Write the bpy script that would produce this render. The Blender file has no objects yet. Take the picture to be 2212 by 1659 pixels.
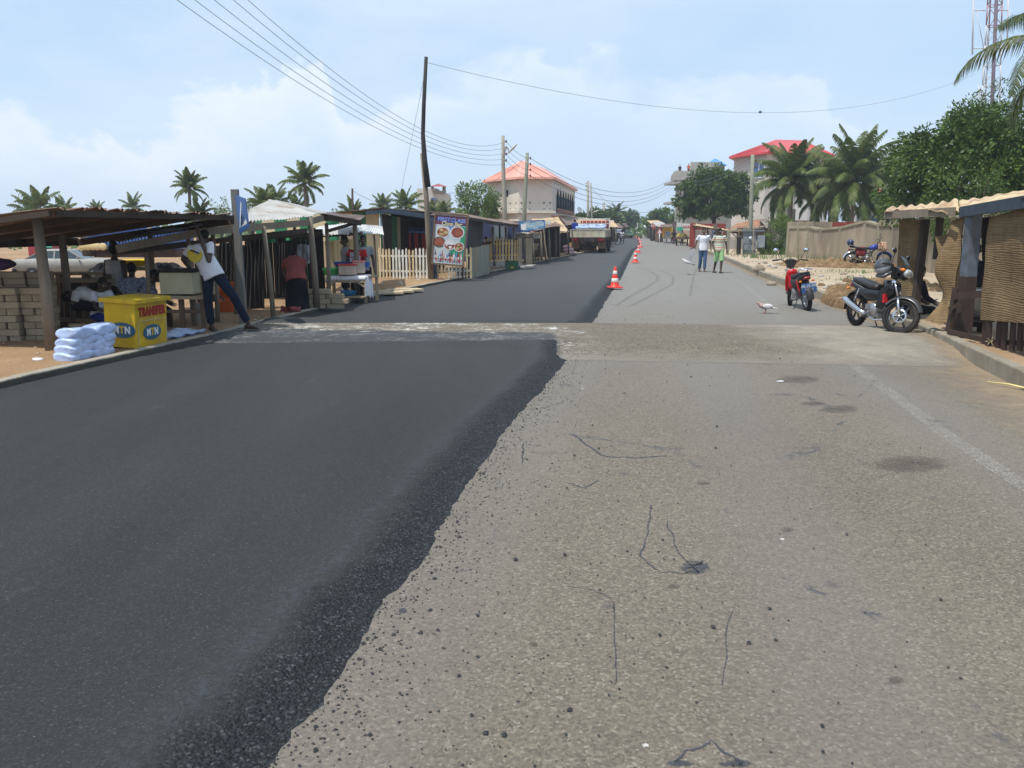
import bpy, bmesh, math, random
from mathutils import Vector, Matrix, Euler, noise
RD = math.radians
V = Vector
rnd = random.Random(7)
S = bpy.context.scene
COL = S.collection
# ---------------------------------------------------------------- survey: photo measurements -> metres
F = 1736.0; CX, CY = 1106.0, 829.5
PA = math.atan((CY - 495) / F); EYE = 1.7
def ray(x, y):
    u = (x - CX) / F; v = (CY - y) / F; c, s = math.cos(PA), math.sin(PA)
    return V((u, c + v * s, -s + v * c))
def g(x, y, z=0.0):
    r = ray(x, y); return V((0, 0, EYE)) + r * ((z - EYE) / r.z)
def q(x, y, Y):
    r = ray(x, y); return V((0, 0, EYE)) + r * (Y / r.y)

# ---------------------------------------------------------------- mesh builder
class MB:
    def __init__(s):
        s.v = []; s.f = []; s.mi = []; s.sm = []; s.m = 0; s.M = Matrix()
    def add(s, vs, fs, smooth=False):
        o = len(s.v)
        s.v += [s.M @ V(v) for v in vs]
        s.f += [[i + o for i in f] for f in fs]
        s.mi += [s.m] * len(fs); s.sm += [smooth] * len(fs)
    def hexa(s, p):
        s.add(p, [(3,2,1,0),(4,5,6,7),(0,1,5,4),(1,2,6,5),(2,3,7,6),(3,0,4,7)])
    def box(s, c, d, rz=0.0, rot=None):
        R_ = rot if rot is not None else Matrix.Rotation(rz, 3, 'Z')
        c = V(c); h = V(d) / 2
        s.hexa([c + R_ @ V((x*h.x, y*h.y, z*h.z)) for z in (-1,1) for x, y in ((-1,-1),(1,-1),(1,1),(-1,1))])
    def bar(s, a, b, w, h=None, up=None):
        a, b = V(a), V(b); h = h or w
        d = (b - a).normalized(); up = V(up) if up else V((0,0,1))
        if abs(d.dot(up)) > .98: up = V((1,0,0)) if abs(d.x) < .9 else V((0,1,0))
        sd = d.cross(up).normalized() * w/2; u = sd.cross(d).normalized() * h/2
        s.hexa([a-sd-u, a+sd-u, a+sd+u, a-sd+u, b-sd-u, b+sd-u, b+sd+u, b-sd+u])
    def prism(s, poly, vec):
        n = len(poly); vec = V(vec); p = [V(v) for v in poly]
        s.add(p + [v + vec for v in p], [list(range(n-1,-1,-1)), list(range(n, 2*n))] + [(i,(i+1)%n,(i+1)%n+n,i+n) for i in range(n)])
    def poly(s, pts):
        s.add(pts, [list(range(len(pts)))])
    def tube(s, pts, rad, n=8, side=None, round_=False, smooth=True):
        pts = [V(p) for p in pts]
        if not isinstance(rad, (list, tuple)): rad = [rad]*len(pts)
        rad = [r if isinstance(r, (list, tuple)) else (r, r) for r in rad]
        if round_:
            d0 = (pts[0]-pts[1]).normalized(); d1 = (pts[-1]-pts[-2]).normalized()
            a, b = min(rad[0]), min(rad[-1]); P0, P1, R0, R1 = pts[0], pts[-1], rad[0], rad[-1]
            k = [(.0,1),(.5,.87),(.87,.5),(.98,.18)]
            pts = [P0 + d0*a*t for t,_ in k[:0:-1]] + pts + [P1 + d1*b*t for t,_ in k[1:]]
            rad = [(R0[0]*w, R0[1]*w) for _,w in k[:0:-1]] + rad + [(R1[0]*w, R1[1]*w) for _,w in k[1:]]
        vs = []; fs = []
        ref = V(side) if side is not None else None
        prev = None
        for i, p in enumerate(pts):
            d = (pts[min(i+1,len(pts)-1)] - pts[max(i-1,0)])
            d = d.normalized() if d.length > 1e-9 else V((0,0,1))
            if ref is not None: x = ref - d*ref.dot(d)
            elif prev is not None: x = prev - d*prev.dot(d)
            else:
                t = V((0,0,1)) if abs(d.z) < .9 else V((1,0,0)); x = d.cross(t)
            if x.length < 1e-6: x = d.orthogonal()
            x.normalize(); prev = x; y = d.cross(x)
            for k in range(n):
                a = 2*math.pi*k/n
                vs.append(p + x*math.cos(a)*rad[i][0] + y*math.sin(a)*rad[i][1])
        for i in range(len(pts)-1):
            for k in range(n):
                fs.append((i*n+k, i*n+(k+1)%n, (i+1)*n+(k+1)%n, (i+1)*n+k))
        fs.append(list(range(n-1,-1,-1))); fs.append([(len(pts)-1)*n+k for k in range(n)])
        s.add(vs, fs, smooth)
    def ball(s, c, r, n=12, m=8, rot=None, zmin=-1.0):
        c = V(c); r = (r,r,r) if not isinstance(r,(tuple,list)) else r
        vs = []; fs = []
        a0 = math.asin(max(-1, zmin))
        for i in range(m+1):
            a = a0 + (math.pi/2 - a0)*i/m
            for k in range(n):
                b = 2*math.pi*k/n
                p = V((r[0]*math.cos(a)*math.cos(b), r[1]*math.cos(a)*math.sin(b), r[2]*math.sin(a)))
                vs.append(c + (rot @ p if rot else p))
        for i in range(m):
            for k in range(n): fs.append((i*n+k, i*n+(k+1)%n, (i+1)*n+(k+1)%n, (i+1)*n+k))
        fs.append(list(range(n-1,-1,-1))); fs.append([m*n+k for k in range(n)])
        s.add(vs, fs, True)
    def lathe(s, prof, c=(0,0,0), n=16, rot=None, smooth=True, arc=2*math.pi):
        c = V(c); vs = []; fs = []; full = arc > 6.28
        nn = n if full else n+1
        for r, z in prof:
            for k in range(nn):
                a = arc*k/n; p = V((r*math.cos(a), r*math.sin(a), z))
                vs.append(c + (rot @ p if rot else p))
        for i in range(len(prof)-1):
            for k in range(n):
                k2 = (k+1) % nn if full else k+1
                fs.append((i*nn+k, i*nn+k2, (i+1)*nn+k2, (i+1)*nn+k))
        s.add(vs, fs, smooth)
    def sheet(s, a, b, c, d, waves=20, amp=.012, th=.004, nv=6, sag=0.0, rag=0.0, seed=1, res=6):
        """corrugated sheet; ridges run a->d, waves counted along a->b"""
        a, b, c, d = V(a), V(b), V(c), V(d); nu = max(2, int(waves*res)) if waves else 12
        nrm = (b-a).cross(d-a).normalized(); r = random.Random(seed)
        jag = [r.uniform(-rag, rag) for _ in range(nu//10+3)]
        def P(u, w):
            p = (a*(1-u)+b*u)*(1-w) + (d*(1-u)+c*u)*w
            o = amp*(.85+.9*noise.noise(V((u*waves*.35, w*1.5, seed*7.7))))*math.sin(2*math.pi*u*waves) if waves else 0
            o += sag*noise.noise(V((u*2.3+seed*3.1, w*2.1, seed)))
            return p + nrm*o
        for t in (0, 1):
            vs = []
            for j in range(nv+1):
                for i in range(nu+1):
                    w = j/nv; u = i/nu
                    if rag:
                        e = jag[int(u*(len(jag)-2))]
                        w = w + (e if j == 0 else (-e if j == nv else 0))
                    vs.append(P(u, w) - nrm*th*t)
            W = nu+1
            fs = [(j*W+i, j*W+i+1, (j+1)*W+i+1, (j+1)*W+i) for j in range(nv) for i in range(nu)]
            if t: fs = [f[::-1] for f in fs]
            s.add(vs, fs, bool(waves))
    def mesh(s, name, mats):
        me = bpy.data.meshes.new(name)
        me.from_pydata([tuple(v) for v in s.v], [], s.f)
        for m in (mats if isinstance(mats, (list, tuple)) else [mats]): me.materials.append(m)
        me.polygons.foreach_set('material_index', s.mi)
        me.polygons.foreach_set('use_smooth', s.sm)
        me.update(); return me

def tag(o, label=None, cat=None, group=None, kind=None):
    if label: o['label'] = label
    if cat: o['category'] = cat
    if group: o['group'] = group
    if kind: o['kind'] = kind
    return o
def T(name, label, cat, loc=(0,0,0), rz=0.0, group=None, rot=None, kind=None):
    o = bpy.data.objects.new(name, None); COL.objects.link(o)
    o.empty_display_size = .2
    o.location = loc
    if rot is not None: o.rotation_euler = rot
    else: o.rotation_euler = (0,0,rz)
    return tag(o, label, cat, group, kind)
def MW(o):
    m = Matrix.LocRotScale(o.location, o.rotation_euler, o.scale)
    return (MW(o.parent) @ m) if o.parent else m
def part(mb, name, mats, parent, world=False, label=None, bevel=0.0):
    """mb vertices in the parent's frame, or world frame when world=True"""
    if isinstance(mb, MB):
        if world:
            inv = MW(parent).inverted(); mb.v = [inv @ v for v in mb.v]
        me = mb.mesh(name, mats)
    else: me = mb
    o = bpy.data.objects.new(name, me); COL.objects.link(o); o.parent = parent
    if label: o['label'] = label
    if bevel: addbevel(o, bevel)
    return o
def addbevel(o, w, seg=2):
    b = o.modifiers.new('bevel', 'BEVEL'); b.width = w; b.segments = seg; b.limit_method = 'ANGLE'; b.angle_limit = RD(40)
def solo(mb, name, mats, label, cat, loc=None, rz=0.0, group=None, kind=None, world=True, bevel=0.0):
    loc = V(loc) if loc is not None else V((0,0,0))
    if world: mb.v = [v - loc for v in mb.v]
    me = mb.mesh(name, mats)
    o = bpy.data.objects.new(name, me); COL.objects.link(o); o.location = loc; o.rotation_euler = (0,0,rz)
    if bevel: addbevel(o, bevel)
    return tag(o, label, cat, group, kind)
def struct(mb, name, mats): return solo(mb, name, mats, None, None, None, kind='structure')
def dup(root, loc=None, rot=None, label=None, group=None, scale=None):
    def rec(o, par):
        c = o.copy(); COL.objects.link(c); c.parent = par
        for ch in KIDS.get(o.name, ()) or [x for x in o.children]: rec(ch, c)
        return c
    c = rec(root, None)
    if loc is not None: c.location = loc
    if rot is not None: c.rotation_euler = rot
    if scale is not None: c.scale = (scale,)*3 if not isinstance(scale,(tuple,list)) else scale
    if label: c['label'] = label
    if group: c['group'] = group
    return c
KIDS = {}
def text_mb(txt, size, mat_up, mat_right, origin, depth=.002, bold=0.0, align='CENTER', font_scale_x=1.0):
    """writing as thin solid letters: returns an MB in the frame of origin"""
    cu = bpy.data.curves.new('txt', 'FONT'); cu.body = txt; cu.size = size; cu.align_x = align; cu.align_y = 'CENTER'
    cu.extrude = depth; cu.offset = bold; cu.resolution_u = 3
    o = bpy.data.objects.new('txt', cu); COL.objects.link(o)
    dg = bpy.context.evaluated_depsgraph_get(); me = bpy.data.meshes.new_from_object(o.evaluated_get(dg))
    r = V(mat_right).normalized(); u = V(mat_up).normalized(); n = r.cross(u)
    mb = MB(); og = V(origin)
    mb.add([og + r*v.co.x*font_scale_x + u*v.co.y + n*v.co.z for v in me.vertices], [list(p.vertices) for p in me.polygons])
    bpy.data.objects.remove(o); bpy.data.curves.remove(cu); bpy.data.meshes.remove(me)
    return mb

# ---------------------------------------------------------------- materials
def c4(c): return (c[0], c[1], c[2], 1)
class N:
    """small node helper"""
    def __init__(s, name):
        s.m = bpy.data.materials.new(name); s.m.use_nodes = True; s.t = s.m.node_tree; s.t.nodes.clear()
        s.out = s.new('ShaderNodeOutputMaterial'); s.b = s.new('ShaderNodeBsdfPrincipled'); s.l(s.b.outputs[0], s.out.inputs[0])
        s.tc = s.new('ShaderNodeTexCoord')
    def new(s, t, **k):
        n = s.t.nodes.new(t)
        for a, b in k.items(): setattr(n, a, b)
        return n
    def l(s, a, b): s.t.links.new(a, b)
    def mapping(s, scale=(1,1,1), src='Object', rot=(0,0,0)):
        m = s.new('ShaderNodeMapping'); s.l(s.tc.outputs[src], m.inputs[0]); m.inputs['Scale'].default_value = scale; m.inputs['Rotation'].default_value = rot
        return m.outputs[0]
    def noise(s, scale, vec=None, detail=4, rough=.55, dist=0.0):
        n = s.new('ShaderNodeTexNoise'); n.inputs['Scale'].default_value = scale; n.inputs['Detail'].default_value = detail
        n.inputs['Roughness'].default_value = rough; n.inputs['Distortion'].default_value = dist
        s.l(vec if vec is not None else s.tc.outputs['Object'], n.inputs['Vector']); return n.outputs[0]
    def voro(s, scale, vec=None, out='Distance', feature='F1', rand=1.0):
        n = s.new('ShaderNodeTexVoronoi'); n.feature = feature; n.inputs['Scale'].default_value = scale; n.inputs['Randomness'].default_value = rand
        s.l(vec if vec is not None else s.tc.outputs['Object'], n.inputs['Vector']); return n.outputs[out]
    def ramp(s, fac, stops, interp='LINEAR'):
        r = s.new('ShaderNodeValToRGB'); r.color_ramp.interpolation = interp; e = r.color_ramp.elements
        while len(e) < len(stops): e.new(.5)
        for i, (p, c) in enumerate(stops):
            e[i].position = p; e[i].color = c4(c) if isinstance(c, (tuple, list)) else (c, c, c, 1)
        s.l(fac, r.inputs[0]); return r.outputs[0]
    def mix(s, fac, a, b, mode='MIX'):
        n = s.new('ShaderNodeMix', data_type='RGBA', blend_type=mode)
        for sock, v in ((n.inputs[0], fac), (n.inputs[6], a), (n.inputs[7], b)):
            if isinstance(v, (int, float)): sock.default_value = v
            elif isinstance(v, (tuple, list)): sock.default_value = c4(v)
            else: s.l(v, sock)
        return n.outputs[2]
    def math(s, op, a, b=0.0, clamp=False):
        n = s.new('ShaderNodeMath', operation=op); n.use_clamp = clamp
        for i, v in enumerate((a, b)):
            if isinstance(v, (int, float)): n.inputs[i].default_value = v
            else: s.l(v, n.inputs[i])
        return n.outputs[0]
    def xyz(s, src='Object'):
        n = s.new('ShaderNodeSeparateXYZ'); s.l(s.tc.outputs[src], n.inputs[0]); return n.outputs
    def bump(s, h, strength=.4, dist=.01):
        b = s.new('ShaderNodeBump'); b.inputs['Strength'].default_value = strength; b.inputs['Distance'].default_value = dist
        s.l(h, b.inputs['Height']); s.l(b.outputs[0], s.b.inputs['Normal']); return b
    def set(s, col=None, rough=None, metal=None, spec=None):
        for k, v in (('Base Color', col), ('Roughness', rough), ('Metallic', metal), ('Specular IOR Level', spec)):
            if v is None: continue
            if isinstance(v, (int, float)): s.b.inputs[k].default_value = v
            elif isinstance(v, (tuple, list)): s.b.inputs[k].default_value = c4(v)
            else: s.l(v, s.b.inputs[k])
        return s.m
_mc = {}
def mat(name, col, rough=.75, metal=0.0, var=.18, scale=3.0, bump=.25, bscale=35.0, spec=.4, dirt=None, dirt_amt=.5, stretch=(1,1,1), bdist=.004):
    if name in _mc: return _mc[name]
    n = N(name)
    vec = n.mapping(stretch)
    a = n.noise(scale, vec, 5); lo = tuple(max(0, c*(1-var)) for c in col); hi = tuple(min(1, c*(1+var)) for c in col)
    c = n.ramp(a, [(.3, lo), (.7, hi)])
    if dirt:
        d = n.ramp(n.noise(scale*.45+.3, n.mapping((1,1,.5)), 6, .65), [(.48, 0.0), (.68, dirt_amt)])
        c = n.mix(d, c, dirt)
    if bump: n.bump(n.noise(bscale, vec, 4), bump, bdist)
    _mc[name] = n.set(c, rough, metal, spec); return _mc[name]
def wood(name, col, rough=.85, axis='z', var=.35):
    if name in _mc: return _mc[name]
    n = N(name); st = {'z': (14,14,.8), 'x': (.8,14,14), 'y': (14,.8,14)}[axis]
    vec = n.mapping(st); a = n.noise(1.6, vec, 6, .6, .4); b = n.noise(1.3, None, 4)
    c = n.mix(.5, n.ramp(a, [(.3, tuple(x*(1-var) for x in col)), (.7, tuple(x*(1+var) for x in col))]),
              n.ramp(b, [(.3, tuple(x*(1-var) for x in col)), (.7, tuple(min(1,x*(1+var)) for x in col))]))
    n.bump(a, .5, .004); _mc[name] = n.set(c, rough, 0, .25); return _mc[name]
def flat(name, col, rough=.5, metal=0.0, spec=.5): return mat(name, col, rough, metal, .06, 6, .05, 60, spec)
def leafmat(name, c1, c2, c3, rough=.45, trans=.22):
    n = N(name); geo = n.new('ShaderNodeNewGeometry')
    c = n.ramp(geo.outputs['Random Per Island'], [(0, c1), (.55, c2), (1, c3)])
    c = n.mix(.6, c, n.ramp(n.noise(1.1, None, 4), [(.35, tuple(x*.5 for x in c2)), (.68, tuple(x*1.7 for x in c2))]), 'MIX')
    n.set(c, rough, 0, .35)
    tr = n.new('ShaderNodeBsdfTranslucent'); n.l(c, tr.inputs[0]); mx = n.new('ShaderNodeMixShader'); mx.inputs[0].default_value = trans
    n.l(n.b.outputs[0], mx.inputs[1]); n.l(tr.outputs[0], mx.inputs[2]); n.l(mx.outputs[0], n.out.inputs[0])
    return n.m
def glassmat(name, tint=(.02,.03,.05)): return mat(name, tint, .06, 0, .1, 2, 0, 1, .9)
# ================================================================ camera, sky, sun
cam = bpy.data.cameras.new('camera'); co = bpy.data.objects.new('camera', cam); COL.objects.link(co)
cam.sensor_width = 36; cam.lens = 36 * F / 2212; cam.clip_end = 6000; cam.clip_start = .05
co.location = (0, 0, EYE); co.rotation_euler = (math.pi/2 - PA, 0, 0); S.camera = co
S.view_settings.view_transform = 'Standard'; S.view_settings.look = 'None'; S.view_settings.gamma = 1
S.view_settings.exposure = 0.28
SUN_EL, SUN_AZ = RD(65), RD(230)      # azimuth clockwise from +Y: behind-left of the viewer
sd = V((math.sin(SUN_AZ)*math.cos(SUN_EL), math.cos(SUN_AZ)*math.cos(SUN_EL), math.sin(SUN_EL)))
sun = bpy.data.lights.new('sun', 'SUN'); sun.energy = 3.7; sun.angle = RD(.9); sun.color = (1, .955, .88)
so = bpy.data.objects.new('sun', sun); COL.objects.link(so); so.rotation_euler = sd.to_track_quat('Z', 'Y').to_euler()
W = bpy.data.worlds.new('World'); S.world = W; W.use_nodes = True
nt = W.node_tree; nt.nodes.clear()
wo = nt.nodes.new('ShaderNodeOutputWorld'); bg = nt.nodes.new('ShaderNodeBackground'); nt.links.new(bg.outputs[0], wo.inputs[0])
sk = nt.nodes.new('ShaderNodeTexSky'); sk.sky_type = 'NISHITA'; sk.sun_disc = False; sk.sun_elevation = SUN_EL; sk.sun_rotation = SUN_AZ
sk.air_density = 1.0; sk.dust_density = 1.6; sk.ozone_density = 1.4; sk.altitude = 5
SKY = .115
bg.inputs[1].default_value = SKY
# real-direction cumulus bank: cloud-top elevation as a curve of compass direction, broken up by noise
tc = nt.nodes.new('ShaderNodeTexCoord')
sx = nt.nodes.new('ShaderNodeSeparateXYZ'); nt.links.new(tc.outputs['Generated'], sx.inputs[0])
def wm(op, a, b=0.0, clamp=False):
    n = nt.nodes.new('ShaderNodeMath'); n.operation = op; n.use_clamp = clamp
    for i, v in enumerate((a, b)):
        if isinstance(v, (int, float)): n.inputs[i].default_value = v
        else: nt.links.new(v, n.inputs[i])
    return n.outputs[0]
def wn(scale, detail=6, rough=.6, mp=(1,1,1), dist=0.0):
    m = nt.nodes.new('ShaderNodeMapping'); m.inputs['Scale'].default_value = mp; nt.links.new(tc.outputs['Generated'], m.inputs[0])
    n = nt.nodes.new('ShaderNodeTexNoise'); n.inputs['Scale'].default_value = scale; n.inputs['Detail'].default_value = detail
    n.inputs['Roughness'].default_value = rough; n.inputs['Distortion'].default_value = dist; nt.links.new(m.outputs[0], n.inputs['Vector']); return n.outputs[0]
def wmix(f, a, b):
    n = nt.nodes.new('ShaderNodeMix'); n.data_type = 'RGBA'
    for sock, v in ((n.inputs[0], f), (n.inputs[6], a), (n.inputs[7], b)):
        if isinstance(v, (int, float)): sock.default_value = v
        elif isinstance(v, tuple): sock.default_value = v
        else: nt.links.new(v, sock)
    return n.outputs[2]
az = wm('ARCTAN2', sx.outputs[0], sx.outputs[1]); el = wm('ARCSINE', sx.outputs[2])
u01 = wm('ADD', wm('MULTIPLY', az, 1/math.pi/2), .5)
fc = nt.nodes.new('ShaderNodeFloatCurve'); nt.links.new(u01, fc.inputs[1])
prof = [(-300,150),(-60,215),(0,225),(60,232),(130,268),(230,288),(330,278),(420,200),(500,178),(560,128),(650,95),(700,112),(725,185),(770,262),(860,235),(890,185),(950,150),(1040,108),(1120,95),(1200,112),(1260,90),(1330,88),(1380,150),(1450,168),(1560,150),(1700,150),(1800,210),(1950,260),(2212,330),(2600,300)]
cu = fc.mapping.curves[0]
pp = []
for x, y in prof:
    r = ray(x, y); pp.append((math.atan2(r.x, r.y)/math.pi/2 + .5, math.asin(r.normalized().z)/ .6))
cu.points[0].location = (0, .35); cu.points[1].location = (1, .35)
for a, b in pp: cu.points.new(a, b)
for p in cu.points: p.handle_type = 'VECTOR'
fc.mapping.update()
top = wm('MULTIPLY', fc.outputs[0], .6)
n1 = wn(9, 8, .62, (1,1,1.6), .3); n2 = wn(2.6, 5, .6, (1,1,2.5)); n3 = wn(30, 6, .6)
edge = wm('ADD', wm('SUBTRACT', top, el), wm('MULTIPLY', wm('SUBTRACT', n1, .5), .17))
edge = wm('ADD', edge, wm('MULTIPLY', wm('SUBTRACT', n3, .5), .02))
mask = wm('MULTIPLY', edge, wm('MULTIPLY', wm('SUBTRACT', wn(3.3, 3), .30, True), 170.0), True)
# body of the bank fades downward, brighter crests
crest = wm('SUBTRACT', 1.0, wm('MULTIPLY', edge, 9.0, True), True)
body = wm('MULTIPLY', mask, wm('ADD', .60, wm('MULTIPLY', crest, .22)))
body = wm('MULTIPLY', body, wm('ADD', .25, wm('MULTIPLY', n2, 1.25)), True)
veil = wm('MULTIPLY', wm('SUBTRACT', n2, .34, True), 1.5, True)
cov = wm('MAXIMUM', body, wm('MULTIPLY', veil, .85))
leftside = wm('MULTIPLY', wm('SUBTRACT', .30, az), 2.2, True)
cov = wm('MULTIPLY', cov, wm('ADD', .62, wm('MULTIPLY', leftside, .38)))
k = 1/SKY
blue = wmix(.75, sk.outputs[0], (.49*k, .68*k, .90*k, 1))
cloudcol = wmix(crest, (.66*k, .77*k, .90*k, 1), (.86*k, .89*k, .92*k, 1))
hz = wm('SUBTRACT', 1.0, wm('MULTIPLY', el, 5.5, True), True)
skyc = wmix(wm('MULTIPLY', hz, .75), blue, (.56*k, .72*k, .90*k, 1))
fin = wmix(cov, skyc, cloudcol)
nt.links.new(fin, bg.inputs[0])

# ================================================================ plan of the road (metres, from the survey)
def interp(tab, y):
    if y <= tab[0][1]: a, b = tab[0], tab[1]
    elif y >= tab[-1][1]: a, b = tab[-2], tab[-1]
    else:
        for a, b in zip(tab, tab[1:]):
            if a[1] <= y <= b[1]: break
    return a[0] + (b[0]-a[0])*(y-a[1])/(b[1]-a[1])
TL = [(-7.9,-5),(-7.0,0),(-5.42,8.3),(-5.02,10.1),(-4.62,12.1),(-4.27,14.6),(-3.9,16.7),(-3.4,19.3),(-2.7,22.9),(-1.65,27.25),(-.12,33.7),(1.6,41.5),(4.6,55),(7.9,70),(10.6,88),(12.7,105),(16.8,140),(20.6,175),(28,230),(37,290),(84,600)]
TR = [(2.2,-5),(3.4,0),(5.47,8.42),(5.95,10.41),(6.34,11.9),(6.67,13.4),(7.05,16),(7.43,19.17),(8.23,24.16),(9.06,29.7),(10.3,36.5),(12.1,46.8),(15.9,70.9),(19.6,92.4),(24,120),(29,150),(33,175),(42,230),(55,290),(118,600)]
TE = [(-1.2,-5),(-.96,1),(-.78,2.3),(-.66,3),(-.50,3.8),(-.34,5),(-.02,6.9),(.38,8.8),(.72,10.4),(.78,12.1),(1.30,13.9),(1.6,15.4),(2.5,20.8),(3.9,28.8),(6.8,46.8),(10.2,67.7),(13.5,85),(19,122),(28,175),(45,290),(100,500)]
XL = lambda y: interp(TL, y); XR = lambda y: interp(TR, y); XE = lambda y: interp(TE, y)
def smooth(t): t = max(0, min(1, t)); return t*t*(3-2*t)
def zleft(x, y):
    d = XL(y) - x
    return .105 - smooth((d-1.6)/13)*.75 if y < 60 else .1 - smooth((d-1.6)/13)*.75*max(0, 1-(y-60)/60)
def hump(x, y):
    n0 = 10.5 - .11*(x-.7); n1 = n0 + 1.35; c0 = 13.85 - .1*(x-1.28); c1 = c0 + .75
    if y < n0 or y > c1: return 0.0
    if y < n1: return .1*smooth((y-n0)/(n1-n0))
    if y < c0: return .1
    return .1*(1-smooth((y-c0)/(c1-c0)))
def zroad(x, y): return hump(x, y)

def asphalt_old():
    n = N('old_asphalt'); p = n.xyz()
    c = n.ramp(n.noise(.55, n.mapping((1,.45,1)), 6, .65), [(.3, (.165,.145,.121)), (.7, (.252,.226,.190))])
    bw = n.new('ShaderNodeSeparateColor'); n.l(n.voro(88, None, 'Color'), bw.inputs[0])
    c = n.mix(.5, c, n.ramp(bw.outputs[0], [(0, (.06,.055,.05)), (.25, (.135,.12,.10)), (.6, (.20,.177,.143)), (.9, (.285,.25,.20)), (1, (.42,.39,.34))]))
    agg = n.ramp(n.voro(70, None), [(.12, .8), (.3, 0.0)]); am = n.ramp(n.noise(17, None, 3), [(.48, 0.0), (.60, .75)])
    c = n.mix(n.math('MULTIPLY', agg, am), c, (.12,.115,.11))
    c = n.mix(.5, c, n.ramp(n.noise(420, None, 2), [(.3, (.17,.155,.13)), (.72, (.34,.31,.26))]), 'OVERLAY')
    # polished wheel paths run along the lane, dark oil blotches, pale dust
    lane = n.math('SUBTRACT', p[0], n.math('MULTIPLY', p[1], .17)); wp = n.ramp(n.math('ABSOLUTE', n.math('SUBTRACT', n.math('FRACT', n.math('MULTIPLY', n.math('ADD', lane, .1), .55)), .5)), [(.1, .30), (.32, 0.0)])
    c = n.mix(wp, c, (.165,.155,.142))
    st = n.ramp(n.noise(1.3, n.mapping((.6,1,1)), 7, .72), [(.60, 0.0), (.70, .6)]); gr = n.ramp(n.noise(45, None, 3), [(.4, .35), (.6, 1.0)])
    c = n.mix(n.math('MULTIPLY', st, gr), c, (.085,.075,.070))
    far = n.ramp(n.math('MULTIPLY', p[1], .045), [(.25, 0.0), (.95, .75)])
    c = n.mix(far, c, (.205,.200,.188))
    sp = n.ramp(n.math('ADD', n.voro(1.7, None), n.math('MULTIPLY', n.noise(14, None, 4), .08)), [(.07, .7), (.12, 0.0)]); c = n.mix(sp, c, (.085,.080,.078))
    lt = n.ramp(n.noise(2.6, None, 9, .78), [(.66, 0.0), (.74, .55)]); c = n.mix(lt, c, (.48,.46,.42))
    ed = n.voro(.62, n.mapping((1,.7,1)), 'Distance', 'DISTANCE_TO_EDGE'); wob = n.math('MULTIPLY', n.math('SUBTRACT', n.noise(5, None, 8, .78), .5), .16)
    tar = n.ramp(n.math('ABSOLUTE', n.math('ADD', ed, wob)), [(.0, .9), (.009, 0.0)]); tm = n.ramp(n.noise(.9, None, 5, .7), [(.53, 0.0), (.6, 1.0)])
    c = n.mix(n.math('MULTIPLY', tar, tm), c, (.050,.058,.072))
    drag = n.ramp(n.noise(1.1, n.mapping((2.5,.35,1), rot=(0,0,.5)), 5, .6), [(.62, 0.0), (.75, .35)]); dk = n.ramp(n.math('MULTIPLY', p[1], .04), [(.62, 0.0), (.75, 1.0)])
    c = n.mix(n.math('MULTIPLY', drag, dk), c, (.11,.108,.105))
    n.bump(n.math('ADD', n.math('MULTIPLY', n.voro(85, None), .8), n.noise(300, None, 3)), .45, .005)
    return n.set(c, .9, 0, .2)
def asphalt_new():
    n = N('fresh_asphalt'); p = n.xyz()
    at = n.new('ShaderNodeAttribute'); at.attribute_name = 'loose'
    e = at.outputs['Fac']
    c = n.ramp(n.noise(.8, n.mapping((1.6,.22,1), rot=(0,0,-.17)), 6, .65), [(.3, (.036,.0375,.038)), (.7, (.070,.071,.070))])
    bw = n.new('ShaderNodeSeparateColor'); n.l(n.voro(130, None, 'Color'), bw.inputs[0])
    c = n.mix(.4, c, n.ramp(bw.outputs[0], [(0, (.018,.019,.020)), (.6, (.050,.051,.051)), (.95, (.10,.10,.098)), (1, (.22,.22,.21))]))
    c = n.mix(.6, c, n.ramp(n.noise(300, None, 2), [(.3, (.02,.02,.02)), (.75, (.15,.15,.148))]), 'OVERLAY')
    dust = n.ramp(n.noise(1.9, n.mapping((1,.5,1)), 8, .75), [(.62, 0.0), (.76, .22)]); c = n.mix(dust, c, (.17,.165,.15))
    wh = n.ramp(n.voro(26, None), [(.05, .9), (.08, 0.0)]); wm_ = n.ramp(n.noise(11, None, 2), [(.56, 0.0), (.62, 1.0)])
    c = n.mix(n.math('MULTIPLY', wh, wm_), c, (.26,.26,.25))
    c = n.mix(n.ramp(n.math('MULTIPLY', p[1], .03), [(.2, 0.0), (.8, .55)]), c, (.080,.082,.084))
    mid = n.ramp(n.math('ADD', e, n.math('MULTIPLY', n.math('SUBTRACT', n.noise(2.2, None, 6, .7), .5), .6)), [(.15, 0.0), (.5, .5), (.62, .3), (.8, 0.0)])
    c = n.mix(n.math('MULTIPLY', mid, n.ramp(n.noise(25, None, 6, .8), [(.45, 0.0), (.6, 1.0)])), c, (.048,.056,.072))
    lo = n.ramp(n.math('ADD', e, n.math('MULTIPLY', n.math('SUBTRACT', n.noise(6, None, 7, .72), .5), .8)), [(.52, 0.0), (.92, 1.0)])
    bw2 = n.new('ShaderNodeSeparateColor'); n.l(n.voro(90, None, 'Color'), bw2.inputs[0])
    c = n.mix(lo, c, n.ramp(bw2.outputs[0], [(0, (.006,.007,.009)), (.6, (.016,.018,.021)), (.9, (.030,.033,.037)), (1, (.075,.08,.085))]))
    h = n.math('ADD', n.math('MULTIPLY', n.noise(240, None, 3), .5), n.math('MULTIPLY', n.math('MULTIPLY', n.math('SUBTRACT', 1.0, n.voro(70, None)), lo), 4.0)); n.bump(h, .75, .006)
    return n.set(c, .8, 0, .28)
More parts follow.
